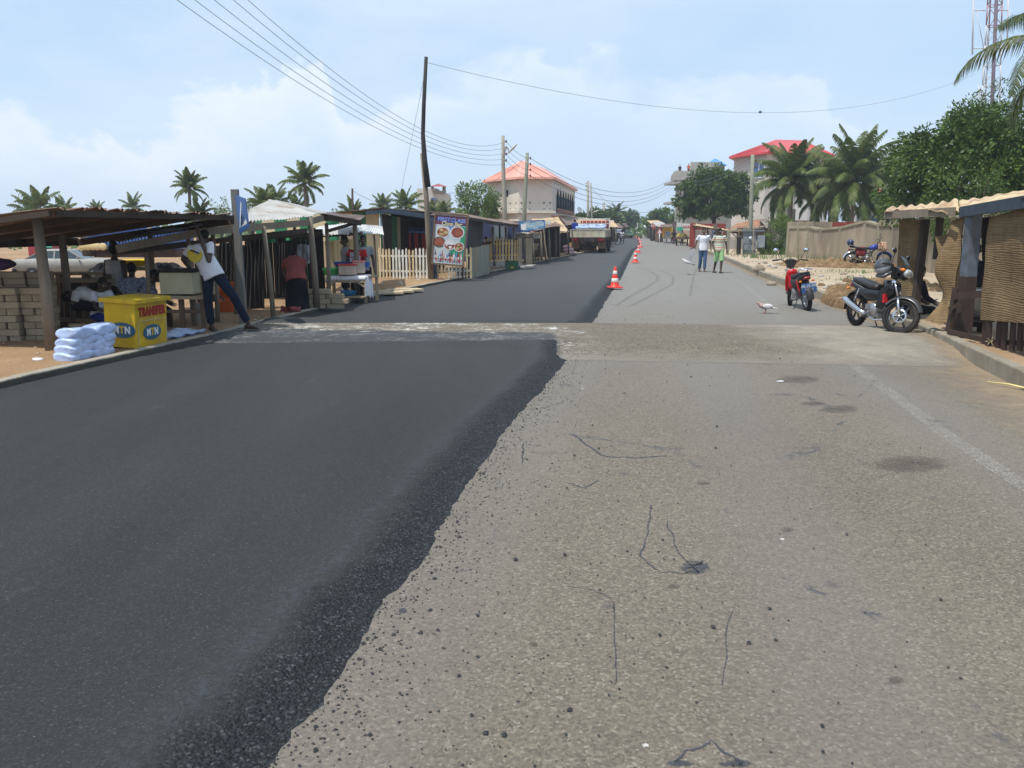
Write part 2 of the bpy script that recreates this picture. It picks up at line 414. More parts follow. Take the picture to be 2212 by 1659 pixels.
def hump_mat():
    n = N('hump_surface'); p = n.xyz()
    c = n.ramp(n.noise(2.2, n.mapping((.4,1.4,1)), 6, .65), [(.3, (.12,.10,.08)), (.7, (.225,.195,.15))])
    bw = n.new('ShaderNodeSeparateColor'); n.l(n.voro(60, None, 'Color'), bw.inputs[0])
    c = n.mix(.55, c, n.ramp(bw.outputs[0], [(0, (.09,.08,.07)), (.6, (.20,.18,.14)), (1, (.38,.34,.28))]))
    c = n.mix(.45, c, n.ramp(n.noise(330, None, 2), [(.3, (.10,.09,.08)), (.72, (.38,.35,.3))]), 'OVERLAY')
    right = n.ramp(n.math('ADD', n.math('MULTIPLY', p[0], .12), n.math('MULTIPLY', n.math('SUBTRACT', n.noise(1.5, None, 5), .5), .15)), [(.42, 0.0), (.56, .7)])
    c = n.mix(right, c, n.ramp(n.noise(3, None, 7, .75), [(.35, (.23,.21,.175)), (.7, (.36,.325,.265))]))
    # fresh tar patches left on the hump under the paved lane
    wob = n.math('MULTIPLY', n.math('SUBTRACT', n.noise(2.4, n.mapping((.7,1.3,1)), 8, .74), .5), 2.3)
    dy = n.math('SUBTRACT', n.math('ADD', 12.62, n.math('MULTIPLY', p[0], -.12)), n.math('ADD', p[1], wob))
    pm = n.math('MULTIPLY', n.math('MULTIPLY', dy, 9, True), n.math('MULTIPLY', n.math('SUBTRACT', .72, p[0]), 9, True))
    left = n.math('MULTIPLY', n.math('SUBTRACT', -3.1, n.math('ADD', p[0], wob)), 5, True)
    c = n.mix(pm, c, (.052,.054,.058))
    speck = n.math('MULTIPLY', n.ramp(n.noise(2.2, n.mapping((.7,1.2,1)), 8, .75), [(.46, 0.0), (.56, 1.0)]), n.ramp(n.noise(13, n.mapping((.8,1.1,1)), 5, .8), [(.50, 0.0), (.55, 1.0)]))
    band = n.math('MULTIPLY', n.math('SUBTRACT', n.noise(.9, None, 3), .36), 6, True)
    lft = n.math('MULTIPLY', n.math('SUBTRACT', 1.3, p[0]), 2, True)
    c = n.mix(n.math('MULTIPLY', n.math('MULTIPLY', n.math('MULTIPLY', speck, band), lft), n.math('SUBTRACT', 1.0, n.math('MULTIPLY', pm, .8))), c, (.62,.61,.58))
    sp2 = n.ramp(n.noise(3.1, None, 8, .75), [(.66, 0.0), (.72, .8)])
    c = n.mix(sp2, c, (.50,.48,.44))
    h = n.math('ADD', n.voro(70, None), n.noise(200, None, 3)); n.bump(h, .6, .007)
    fa = n.new('ShaderNodeAttribute'); fa.attribute_name = 'fade'
    fm = n.ramp(n.math('ADD', n.math('MULTIPLY', fa.outputs['Fac'], 6), n.math('MULTIPLY', n.math('SUBTRACT', n.noise(3, None, 9, .75), .5), 3.0)), [(.0, 0.0), (1.0, 1.0)])
    c = n.mix(fm, n.ramp(n.noise(75, None, 5, .75), [(.35, (.11,.098,.082)), (.65, (.27,.242,.203))]), c)
    return n.set(c, .88, 0, .25)
def sandmat():
    n = N('sandy_earth'); p = n.xyz()
    c = n.ramp(n.noise(.5, None, 6, .62), [(.3, (.29,.195,.12)), (.55, (.40,.285,.18)), (.75, (.50,.38,.25))])
    c = n.mix(.4, c, n.ramp(n.noise(60, None, 4), [(.3, (.20,.13,.07)), (.7, (.5,.37,.24))]), 'OVERLAY')
    r = n.ramp(n.math('ADD', n.math('MULTIPLY', p[0], .05), n.math('MULTIPLY', n.noise(.35, None, 4), .3)), [(.38, 0.0), (.6, 1.0)])
    c = n.mix(r, c, n.ramp(n.noise(.6, None, 6, .65), [(.3, (.36,.28,.19)), (.7, (.52,.43,.32))]))
    lt = n.ramp(n.noise(9, None, 6, .7), [(.62, 0.0), (.72, .35)]); c = n.mix(lt, c, (.60,.52,.42))
    n.bump(n.math('ADD', n.noise(5, None, 6, .7), n.noise(45, None, 4)), .7, .05)
    return n.set(c, .95, 0, .1)

def frange(a, b, f):
    out = []; y = a
    while y < b: out.append(y); y += f(y)
    out.append(b); return out
def gridmesh(ys, xs_fn, z_fn, nx):
    mb = MB(); vs = []
    for y in ys:
        x0, x1 = xs_fn(y)
        for i in range(nx+1):
            x = x0 + (x1-x0)*i/nx; vs.append((x, y, z_fn(x, y)))
    fs = [(j*(nx+1)+i, j*(nx+1)+i+1, (j+1)*(nx+1)+i+1, (j+1)*(nx+1)+i) for j in range(len(ys)-1) for i in range(nx)]
    mb.add(vs, fs, True); return mb

M_sand = sandmat()
mb = MB(); mb.add([(-3000,-60,-1.0),(3000,-60,-1.0),(3000,4000,-1.0),(-3000,4000,-1.0)], [(0,1,2,3)]); struct(mb, 'ground', M_sand)
ys = frange(-4, 600, lambda y: .5 if y < 40 else y*.06)
struct(gridmesh(ys, lambda y: (XL(y)-.3, XR(y)+.3), lambda x, y: 0.0, 24), 'road', asphalt_old())
ys = frange(10.0, 14.95, lambda y: .08)
def hump_row(mbx):
    pass
mb = MB(); vs = []; nx = 60; rows = 64
for j in range(rows+1):
    for i in range(nx+1):
        u = i/nx; yy0 = 10.5; x = 0
        # rows follow the skewed hump across the carriageway
        t = j/rows
        xg = -4.9 + 11.4*u
        y = (10.5 - .11*(xg-.7)) + ((13.85 - .1*(xg-1.28) + .75) - (10.5 - .11*(xg-.7)))*t
        x = min(max(xg, XL(y)-.1), XR(y)+.1)
        vs.append((x, y, hump(x, y) + .002))
mb.add(vs, [(j*(nx+1)+i, j*(nx+1)+i+1, (j+1)*(nx+1)+i+1, (j+1)*(nx+1)+i) for j in range(rows) for i in range(nx)], True)
o = struct(mb, 'speed_hump', hump_mat()); fd = o.data.attributes.new('fade', 'FLOAT', 'POINT'); fd.data.foreach_set('value', [min(j, rows-j)/rows for j in range(rows+1) for i in range(nx+1)])

# fresh overlay: two runs, before and beyond the hump, with a rough feathered right edge
def overlay(y0, y1, step, tail=0, head=0):
    ys = frange(y0, y1, step); mb = MB(); vs = []; w = []
    lat = [0, .25, .5, .7, .82, .88] 
    nedge = 22
    for y in ys:
        x0 = XL(y) + .0; xe = XE(y) + .05*noise.noise(V((y*1.6, 0, 5))) + .028*noise.noise(V((y*7, 3, 5))) + .02*noise.noise(V((y*19, 3, 5)))
        ew = .95 if y < 14 else .8
        cols = [x0 + (xe-ew-x0)*i/10 for i in range(10)] + [xe-ew + ew*i/nedge for i in range(nedge+1)]
        for x in cols:
            d = xe - x
            k = smooth(d/.34)
            z = .048*k + (.008*noise.noise(V((x*22, y*22, 1))) + .006*noise.noise(V((x*45, y*45, 4))))*(1-smooth((d-.3)/.35))*(k**.4)
            if head: z *= smooth((y-y0)/.25)
            if tail: z = max(z, (hump(x, y)+.008)*min(1, k*3)) if d > .08 else z
            if tail and y > y1-.12: z = hump(x, y) - .004 if y >= y1 else z
            if head and y < 14.8: z += hump(x, y) - (.0 if y > y0+.01 else .01)
            vs.append((x, y, max(z, -.01))); w.append(1-smooth((d-.08)/.66))
    n = 10 + nedge
    mb.add(vs, [(j*(n+1)+i, j*(n+1)+i+1, (j+1)*(n+1)+i+1, (j+1)*(n+1)+i) for j in range(len(ys)-1) for i in range(n)], True)
    return mb, w
M_new = asphalt_new()
mb1, w1 = overlay(-4, 11.75, lambda y: .5 if y < 1.5 else .05, tail=1)
mb2, w2 = overlay(13.85, 560, lambda y: .08 if y < 22 else (.2 if y < 50 else y*.03), head=1)
mb1.add(mb2.v, mb2.f, True)
o = struct(mb1, 'new_asphalt', M_new)
at = o.data.attributes.new('loose', 'FLOAT', 'POINT'); at.data.foreach_set('value', w1 + w2)

# verges
ML = frange(-4, 600, lambda y: .6 if y < 45 else y*.05)
def verge(xs, zf, name):
    mb = MB(); vs = []; n = len(xs(0))
    for y in ML:
        for x in xs(y): vs.append((x, y, zf(x, y)))
    mb.add(vs, [(j*n+i, j*n+i+1, (j+1)*n+i+1, (j+1)*n+i) for j in range(len(ML)-1) for i in range(n-1)], True)
    return struct(mb, name, M_sand)
verge(lambda y: [XL(y) - d for d in (320,140,70,40,25,18,14,11,9,7,5.5,4.2,3,2.2,1.6,1,.5,.15)], lambda x, y: zleft(x, y) + .012*noise.noise(V((x, y, 0))) - (0 if XL(y)-x > .16 else .0), 'sandy_verge_left')
def zright(x, y):
    d = x - XR(y)
    return .15 + .03*noise.noise(V((x*.8, y*.8, 2)))*smooth(d/1.5)
verge(lambda y: [XR(y) + d for d in (.15,.5,1,1.6,2.2,3,4.2,5.5,7,9,12,18,30,60,140,320)], zright, 'sandy_verge_right')

# kerbs: separate cast blocks butted with open joints
M_kerb = mat('kerb_concrete', (.26,.23,.18), .9, 0, .2, 2.2, .5, 60, .2, dirt=(.16,.12,.085), dirt_amt=.6)
n = N('dark_faced_kerb'); p = n.xyz()
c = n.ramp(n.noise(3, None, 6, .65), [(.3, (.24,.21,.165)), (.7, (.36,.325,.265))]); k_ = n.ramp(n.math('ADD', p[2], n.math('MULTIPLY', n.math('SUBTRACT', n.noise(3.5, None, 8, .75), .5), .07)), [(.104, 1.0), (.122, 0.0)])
c = n.mix(n.math('MULTIPLY', k_, .88), c, (.040,.038,.033)); n.bump(n.noise(50, None, 4), .5, .006); M_kerbl = n.set(c, .9, 0, .2)  # colour turns dark below a ragged line just under the kerb top
def kerb(name, X, side, y0, y1, h, step, skip=()):
    mb = MB(); y = y0; r = random.Random(3)
    while y < y1:
        L = step if y < 60 else step*3
        ya, yb = y, y+L-.012
        if not any(a < y < b for a, b in skip):
            j = r.uniform(-.008, .008)
            a0, b0 = V((X(ya)+j, ya, 0)), V((X(yb)+j, yb, 0)); w = .15*side
            hh = h + r.uniform(-.006, .006)
            pts = [a0+V((0,0,-.12)), b0+V((0,0,-.12)), b0+V((w,0,-.12)), a0+V((w,0,-.12)),
                   a0+V((0,0,hh)), b0+V((0,0,hh)), b0+V((w,0,hh)), a0+V((w,0,hh))]
            if side < 0: pts = [pts[i] for i in (1,0,3,2,5,4,7,6)]
            mb.hexa(pts)
        y += L
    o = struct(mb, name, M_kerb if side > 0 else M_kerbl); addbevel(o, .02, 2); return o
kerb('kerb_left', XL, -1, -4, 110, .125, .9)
kerb('kerb_right', XR, 1, -4, 120, .20, .9, skip=((15.1, 15.7), (23.2, 24.4)))

# worn white edge line, dust drifts along the right kerb
n = N('worn_road_paint')
c = n.ramp(n.noise(60, None, 3), [(.3, (.34,.32,.28)), (.7, (.50,.48,.43))])
a = n.ramp(n.math('MULTIPLY', n.noise(60, None, 6, .75), n.ramp(n.noise(3, None, 5), [(.3, .85), (.6, 1.02)])), [(.44, 0.0), (.60, .45)])
n.set(c, .8, 0, .3); n.l(a, n.b.inputs['Alpha']); M_line = n.m
mb = MB()
LN = [(3.38,3.6),(3.45,5.19),(3.62,6.4),(4.15,9.09),(4.38,10.3),None,(5.0,14.9),(5.27,15.9),(6.2,20),(7.44,26.3),(8.6,34)]
for a_, b_ in zip(LN, LN[1:]):
    if not a_ or not b_: continue
    m = 8
    for i in range(m):
        p = V(a_).lerp(V(b_), i/m); r2 = V(a_).lerp(V(b_), (i+1)/m); w = .075
        mb.add([(p.x-w,p.y,.004),(p.x+w,p.y,.004),(r2.x+w,r2.y,.004),(r2.x-w,r2.y,.004)], [(0,1,2,3)])
struct(mb, 'road_marking', M_line)
n = N('dust_drift'); p = n.xyz()
c = n.ramp(n.noise(2, None, 5), [(.3, (.30,.225,.15)), (.7, (.40,.31,.21))])
at_ = n.new('ShaderNodeAttribute'); at_.attribute_name = 'fade'
al = n.ramp(n.math('ADD', at_.outputs['Fac'], n.math('MULTIPLY', n.math('SUBTRACT', n.noise(5, None, 7, .7), .5), 1.1)), [(.42, 0.0), (.9, .55)])
n.set(c, .95, 0, .1); n.l(al, n.b.inputs['Alpha'])
mb = MB(); vs = []; w = []; ysd = frange(1, 60, lambda y: .25)
for y in ysd:
    wd = 1.5 if y < 10 else .6
    for i in range(5):
        x = XR(y) - wd*(1-i/4); vs.append((x, y, max(hump(x, y), 0) + .006 + (.006 if 10 < y < 15 else 0))); w.append(i/4)
mb.add(vs, [(j*5+i, j*5+i+1, (j+1)*5+i+1, (j+1)*5+i) for j in range(len(ysd)-1) for i in range(4)], True)
o = struct(mb, 'dust', n.m); a_ = o.data.attributes.new('fade', 'FLOAT', 'POINT'); a_.data.foreach_set('value', w)

# loose bitumen-coated stones shed along the edge and over the old lane
mb = MB(); r = random.Random(11)
def stone(mb, c, s, r):
    k = [(1,0,0),(0,1,0),(-1,0,0),(0,-1,0),(0,0,1),(0,0,-.5)]
    a = r.uniform(0, 3); ca, sa = math.cos(a), math.sin(a)
    vs = [];
    for x, y, z in k:
        x *= s*r.uniform(.6, 1.3); y *= s*r.uniform(.6, 1.3); z *= s*r.uniform(.5, .9)
        vs.append((c[0]+x*ca-y*sa, c[1]+x*sa+y*ca, c[2]+z))
    mb.add(vs, [(0,1,4),(1,2,4),(2,3,4),(3,0,4),(1,0,5),(2,1,5),(3,2,5),(0,3,5)])
for i in range(5200):
    y = 1.9 + 10*r.random()**1.35 if r.random() < .8 else r.uniform(14, 30)
    d = r.gauss(-.02, .16) if r.random() < .8 else abs(r.expovariate(2.2))
    x = XE(y) + d - .03
    s = r.uniform(.003, .0075) if r.random() < .93 else r.uniform(.007, .013)
    z = .03*smooth(-d/.3) if d < 0 else 0
    stone(mb, (x, y, z + s*.3 + hump(x, y)), s, r)
for i in range(900):
    y = 2 + 14*r.random()**1.3; x = r.uniform(XE(y), XE(y)+3.2*(r.random()+.2))
    s = r.uniform(.003, .007) if r.random() < .93 else r.uniform(.008, .015)
    stone(mb, (x, y, s*.3 + hump(x, y) + .004), s, r)
solo(mb, 'loose_gravel', mat('tarred_stone', (.022,.024,.027), .7, 0, .3, 50, 0, 1, .4), 'black tar-coated chippings shed along the fresh asphalt edge', 'gravel', kind='stuff')

mb = MB(); r = random.Random(12)
for i in range(2600):
    y = r.uniform(7, 34); L_ = r.random() < .5
    x = XL(y) - .2 - r.expovariate(.9) if L_ else XR(y) + .2 + r.expovariate(.55)
    stone(mb, (x, y, (zleft(x, y) if L_ else .15)+.005), r.uniform(.006,.018) if r.random() < .9 else r.uniform(.02,.045), r)
solo(mb, 'pebbles', mat('dusty_pebble', (.36,.28,.19), .95, 0, .4, 20, .2, 60, .1), 'small stones and crumbs of rubble scattered on both sandy verges', 'pebbles', kind='stuff')

# tar trails, skid marks, oil and chalk stains on the old lane: thin stained films, each with its own outline
def film(name, col, polys, k=1.0, nscale=30, lo=.42, hi=.6, mx=.85, rough=.8):
    """polys: list of (points, half width) ribbons or ((x, y), (rx, ry)) blots, measured on the ground"""
    n = N(name + '_film'); a_ = n.new('ShaderNodeAttribute'); a_.attribute_name = 'fade'
    al = n.ramp(n.math('ADD', n.math('MULTIPLY', a_.outputs['Fac'], k), n.math('MULTIPLY', n.math('SUBTRACT', n.noise(nscale, None, 6, .75), .5), 1.4)), [(lo, 0.0), (hi, mx)])
    n.set(n.ramp(n.noise(40, None, 3), [(.3, tuple(x*.8 for x in col)), (.7, tuple(x*1.2 for x in col))]), rough, 0, .3); n.l(al, n.b.inputs['Alpha'])
    mb = MB(); w = []; zz = .0025
    for pts, hw in polys:
        o = len(mb.v)
        if isinstance(hw, tuple):
            c = g(*pts); e1 = g(pts[0]+hw[0], pts[1]) - c; e2 = g(pts[0], pts[1]-hw[1]) - c
            mb.v.append(c + V((0,0,zz))); w.append(1); m_ = 20
            for ring, rr_ in ((1, .55), (2, 1.0)):
                for i in range(m_): a = 6.2832*i/m_; mb.v.append(c + (e1*math.cos(a) + e2*math.sin(a))*rr_ + V((0,0,zz))); w.append(.75 if ring == 1 else 0)
            for i in range(m_):
                j = (i+1) % m_; mb.f += [[o, o+1+i, o+1+j], [o+1+i, o+1+m_+i, o+1+m_+j, o+1+j]]; mb.mi += [0,0]; mb.sm += [False]*2
        else:
            P_ = [g(*p_) for p_ in pts]; Q = []
            for a, b in zip(P_, P_[1:]): Q += [a.lerp(b, t/6) + V((noise.noise(V((a.x*9+t, a.y, 1)))*.025, noise.noise(V((t, a.y*7, 4)))*.025, 0)) for t in range(6)]
            Q.append(P_[-1])
            for i, p_ in enumerate(Q):
                d = (Q[min(i+1, len(Q)-1)] - Q[max(i-1, 0)]); s_ = V((d.y, -d.x, 0)).normalized()*hw
                for u, f_ in ((-1, 0), (0, 1), (1, 0)): mb.v.append(V((p_.x, p_.y, zz)) + s_*u); w.append(f_)
            for i in range(len(Q)-1):
                b = o+i*3; mb.f += [[b,b+1,b+4,b+3],[b+1,b+2,b+5,b+4]]; mb.mi += [0,0]; mb.sm += [False]*2
    ob = struct(mb, name, n.m); at = ob.data.attributes.new('fade', 'FLOAT', 'POINT'); at.data.foreach_set('value', w)
film('tar_streaks', (.050,.056,.070), [([(1240,940),(1300,985),(1370,990),(1440,985)], .035), ([(1230,1045),(1262,1055),(1292,1038)], .022), ([(1405,1090),(1400,1150),(1382,1200),(1420,1235),(1480,1240),(1518,1212)], .016),
    ([(1440,1130),(1470,1200),(1510,1238)], .014), ([(1225,1265),(1280,1275),(1320,1295),(1325,1370),(1330,1480)], .010), ([(1580,1320),(1560,1480)], .009), ([(1130,960),(1128,1000)], .02), ([(1460,1640),(1540,1600),(1600,1655)], .018),
    ((1502,1226), (50,26)), ((1590,1650), (60,14)), ((870,1290+30), (16,10)), ((1470,1650), (50,10))], 1.0, 26, .62, .95)
film('oil_stains', (.075,.064,.056), [((1965,1002), (125,26)), ((1815,884), (60,13)), ((1755,872), (40,8)), ((1722,820), (70,13)), ((1152,1392), (14,10)), ((1455,1268), (22,8)), ((1700,1145), (20,8)), ((1935,1470), (24,12)), ((1520,1045), (20,7))], 1.0, 4.5, .45, 1.1, .42)
film('chalk_stains', (.52,.50,.47), [((1862,1190), (38,18)), ((1258,838), (20,10)), ((1392,1612), (24,16)), ((1690,1165), (16,8)), ((880,1590), (30,18))], 1.0, 20, .95, 1.25, .75)
film('skid_marks', (.085,.083,.080), [([(1372,578),(1400,584),(1421,596),(1420,606),(1396,622),(1358,642),(1330,662)], .17), ([(1385,577),(1430,585),(1455,598),(1452,614),(1412,636),(1360,662)], .17), ([(1520,560),(1500,590),(1490,640)], .12)], 1.0, 5, .55, 1.6, .2)
# ================================================================ people
SK = {'dark': mat('skin_dark', (.060,.034,.022), .5, 0, .12, 8, .1, 80, .45), 'brown': mat('skin_brown', (.115,.062,.038), .5, 0, .12, 8, .1, 80, .45)}
M_hair = mat('black_hair', (.012,.010,.010), .85, 0, .2, 60, .6, 120, .2)
M_eye = flat('eye_white', (.55,.52,.48), .3); M_flip = mat('sandal_rubber', (.035,.022,.018), .8)
def cloth(name, col, var=.1): return mat(name, col, .92, 0, var, 9, .5, 22, .15, bdist=.015)
JD = dict(pel=(0,0,.95), spi=(0,.01,1.15), che=(0,0,1.33), nck=(0,.01,1.47), hed=(0,-.02,1.61),
          shL=(.185,0,1.41), elL=(.245,.03,1.14), wrL=(.25,-.06,.90), shR=(-.185,0,1.41), elR=(-.245,.03,1.14), wrR=(-.25,-.06,.90),
          hiL=(.09,0,.92), knL=(.10,-.03,.50), anL=(.105,.02,.085), hiR=(-.09,0,.92), knR=(-.10,-.03,.50), anR=(-.105,.02,.085))
def remesh(mb, vox, sm=3, k=.5):
    me = mb.mesh('tmp', [])
    o = bpy.data.objects.new('tmp', me); COL.objects.link(o)
    m = o.modifiers.new('r', 'REMESH'); m.mode = 'VOXEL'; m.voxel_size = vox; m.use_smooth_shade = True
    s = o.modifiers.new('s', 'SMOOTH'); s.iterations = sm; s.factor = k
    dg = bpy.context.evaluated_depsgraph_get(); out = bpy.data.meshes.new_from_object(o.evaluated_get(dg))
    bpy.data.objects.remove(o); bpy.data.meshes.remove(me); return out
def mesh_into(mb, me, smooth=True):
    mb.add([v.co.copy() for v in me.vertices], [list(p.vertices) for p in me.polygons], smooth); bpy.data.meshes.remove(me)
def lerp(a, b, t): return V(a).lerp(V(b), t)
def hand(mb, el, wr, thumb_dir, grip=.35, s=1.0):
    el, wr = V(el), V(wr); d = (wr-el).normalized(); t = (V(thumb_dir) - d*V(thumb_dir).dot(d)).normalized(); nrm = d.cross(t)
    pc = wr + d*.045*s
    mb.tube([wr-d*.01, wr+d*.02, pc+d*.035*s], [(.028*s,.020*s),(.038*s,.018*s),(.042*s,.016*s)], 10, side=t, round_=True)
    for i, (off, ln) in enumerate(((.030,.070),(.010,.080),(-.011,.074),(-.030,.058))):
        b = pc + d*.035*s + t*off*s; a1, a2 = grip*.8, grip*1.9
        d1 = (d*math.cos(a1) + nrm*math.sin(a1)); d2 = (d*math.cos(a2) + nrm*math.sin(a2))
        m1 = b + d1*ln*.5*s; mb.tube([b, m1, m1 + d2*ln*.5*s], [.0095*s,.0085*s,.007*s], 6, round_=True)
    b = wr + d*.02*s + t*.03*s; d1 = (d*.7 + t*.7 + nrm*.2).normalized(); m1 = b + d1*.035*s
    mb.tube([b, m1, m1 + (d*.9 + t*.3 + nrm*.3).normalized()*.032*s], [.012*s,.010*s,.008*s], 6, round_=True)
def person(label, loc, rz=0.0, pose=None, skin='dark', hair='short', top=None, topkind='tee', bottom=None, botkind='trousers',
           face=(0,-1,0), scale=1.0, group=None, vox=.012, foot=None, feet='sandals', fat=1.0, hands=(.35,.35), cat='person', extra=None, kneel=False):
    J = dict(JD); J.update(pose or {}); J = {k: V(v) for k, v in J.items()}
    root = T('person', label, cat, loc, rz, group); root.scale = (scale,)*3
    f = V(face).normalized()
    sh = (J['shL']-J['shR']).normalized(); hp = (J['hiL']-J['hiR']).normalized()
    up = (J['hed']-J['nck']).normalized(); sdv = up.cross(f).normalized() * -1; f2 = sdv.cross(up) * -1
    if f2.dot(f) < 0: f2 = -f2
    Rh = Matrix((sdv, -f2, up)).transposed()
    b = MB()
    tor = [J['pel']-(J['spi']-J['pel'])*.12, J['pel'], J['spi'], J['che'], lerp(J['che'], J['nck'], .62), lerp(J['che'], J['nck'], .95)]
    b.tube(tor, [(.12*fat,.09*fat),(.155*fat,.105*fat),(.135*fat,.095*fat),(.165*fat,.11*fat),(.15,.085),(.06,.06)], 16, side=sh, round_=True)
    b.tube([lerp(J['che'],J['nck'],.7), J['nck'], lerp(J['nck'],J['hed'],.6)], [.062,.053,.052], 10, round_=True)
    b.ball(J['hed']+up*.02+f2*-.008, (.074,.092,.108), 16, 12, Rh)
    b.ball(J['hed']-up*.055+f2*.028, (.055,.058,.055), 12, 8, Rh)          # jaw
    b.tube([J['hed']+up*.012+f2*.08, J['hed']-up*.022+f2*.104], [.010,.017], 8, round_=True)   # nose
    b.tube([J['hed']-sdv*.022-up*.058+f2*.082, J['hed']+sdv*.022-up*.058+f2*.082], [.011,.011], 8, round_=True)  # lips
    b.tube([J['hed']-sdv*.035+up*.032+f2*.074, J['hed']+sdv*.035+up*.032+f2*.074], [.012,.012], 8, round_=True)  # brow
    for sgn in (1,-1): b.ball(J['hed']+sdv*.078*sgn-up*.008, (.010,.020,.030), 8, 6, Rh)
    for s_ in 'LR':
        b.tube([lerp(J['che'],J['sh'+s_],.6), J['sh'+s_], lerp(J['sh'+s_],J['el'+s_],.5), J['el'+s_]], [.06,.058,.047*fat,.038], 10, round_=True)
        b.tube([J['el'+s_], lerp(J['el'+s_],J['wr'+s_],.35), J['wr'+s_]], [.038,.038,.025], 10, round_=True)
        b.tube([lerp(J['hi'+s_],J['pel'],.2), J['hi'+s_], lerp(J['hi'+s_],J['kn'+s_],.5), J['kn'+s_]], [.09,.09*fat,.072*fat,.055], 12, round_=True)
        b.tube([J['kn'+s_], lerp(J['kn'+s_],J['an'+s_],.35), J['an'+s_]], [.054,.054,.034], 10, round_=True)
        ft = V((foot or {}).get(s_, (f.x, f.y, 0))); ft.z = min(ft.z, 0.0) if not kneel else ft.z; ft.normalize()
        a = J['an'+s_]; heel = a - ft*.045 + V((0,0,-.045)); 
        b.tube([heel, a + ft*.05 + V((0,0,-.045)), a + ft*.15 + V((0,0,-.058))], [(.034,.036),(.042,.032),(.040,.016)], 10, side=ft.cross(V((0,0,1))), round_=True)
    me = remesh(b, vox)
    body = MB(); mesh_into(body, me)
    for s_, gp in zip('LR', hands):
        td = f if (J['wr'+s_]-J['el'+s_]).normalized().dot(f) < .7 else V((0,0,1))
        hand(body, J['el'+s_], J['wr'+s_], td, gp)
    part(body, 'body', SK[skin], root)
    for sgn in (1,-1):
        e = MB(); e.ball(J['hed']+sdv*.031*sgn+up*.012+f2*.080, (.014,.010,.008), 8, 6, Rh); part(e, 'eye', M_eye, root)
    if hair:
        h = MB()
        k = {'short': 1.0, 'big': 1.28, 'bun': 1.08, 'shaved': .985}[hair]
        h.ball(J['hed']+up*.042-f2*.018, (.078*k,.092*k,.092*k), 16, 10, Rh, zmin=-.25)
        h.ball(J['hed']+up*.012-f2*.045, (.070*k,.062*k,.085*k), 12, 8, Rh)
        if hair == 'bun': h.ball(J['hed']+up*.13-f2*.06, .05, 10, 8)
        part(h, 'hair', M_hair, root)
    if top:
        c = MB(); e_ = .02
        lo = .10 if topkind != 'vest' else .06
        c.tube([J['pel']-(J['spi']-J['pel']).normalized()*lo, J['pel'], J['spi'], J['che'], lerp(J['che'],J['nck'],.55), lerp(J['che'],J['nck'],.86)],
               [(.17*fat+e_,.115*fat+e_),(.165*fat+e_,.112*fat+e_),(.145*fat+e_,.10*fat+e_),(.168*fat+e_,.11*fat+e_),(.15+e_,.085+e_),(.075,.068)], 18, side=sh)
        ln = {'tee': .58, 'long': 1.0, 'vest': .12, 'dress': .4}[topkind]
        for s_ in 'LR':
            A, B = J['sh'+s_], J['el'+s_]
            if topkind == 'long':
                c.tube([lerp(J['che'],A,.6), A, lerp(A,B,.5), B, lerp(B,J['wr'+s_],.5), J['wr'+s_]], [.07,.075,.062,.055,.048,.04], 12)
            elif topkind == 'vest': c.tube([lerp(J['che'],A,.5), lerp(J['che'],A,.92)], [.075,.062], 12)
            else: c.tube([lerp(J['che'],A,.6), A, lerp(A,B,ln*.6), lerp(A,B,ln)], [.07,.076,.070,.072], 12)
        me = remesh(c, vox*1.1, 4); me.materials.append(top)
        part(me, {'dress': 'dress', 'vest': 'vest'}.get(topkind, 'shirt'), None, root)
    if bottom:
        c = MB(); e_ = .016
        if botkind in ('trousers', 'shorts'):
            c.tube([J['pel']+(J['spi']-J['pel']).normalized()*.06, J['pel'], lerp(J['hiL'],J['hiR'],.5)-(J['spi']-J['pel']).normalized()*.05], [(.15*fat+e_,.105*fat+e_),(.16*fat+e_,.112*fat+e_),(.13*fat+e_,.10*fat+e_)], 16, side=hp, round_=False)
            for s_ in 'LR':
                H_, K, A = J['hi'+s_], J['kn'+s_], J['an'+s_]
                if botkind == 'trousers':
                    c.tube([lerp(H_,J['pel'],.2), H_, lerp(H_,K,.5), K, lerp(K,A,.4), lerp(K,A,.9)], [.098*fat,.105*fat,.086*fat,.072,.068,.060], 12)
                else:
                    c.tube([lerp(H_,J['pel'],.2), H_, lerp(H_,K,.5), lerp(H_,K,.9), lerp(K,A,.12)], [.10*fat,.11*fat,.098*fat,.092,.09], 12)
            me = remesh(c, vox*1.1, 4)
        else:
            mk = lerp(J['knL'],J['knR'],.5); ma = lerp(J['anL'],J['anR'],.5); wd = (J['knL']-J['knR']).length/2
            end = lerp(mk, ma, .15 if botkind == 'skirt' else .8)
            c.tube([J['pel']+(J['spi']-J['pel']).normalized()*.07, J['pel'], lerp(J['pel'],mk,.45), mk, end], [(.15*fat+e_,.11*fat+e_),(.175*fat,.14*fat),(.17*fat+wd*.3,.15*fat),(wd+.13,.14),(wd+.15,.16)], 20, side=hp)
            me = remesh(c, vox*1.2, 4)
        me.materials.append(bottom)
        part(me, {'trousers': 'trousers', 'shorts': 'shorts'}.get(botkind, 'skirt'), None, root)
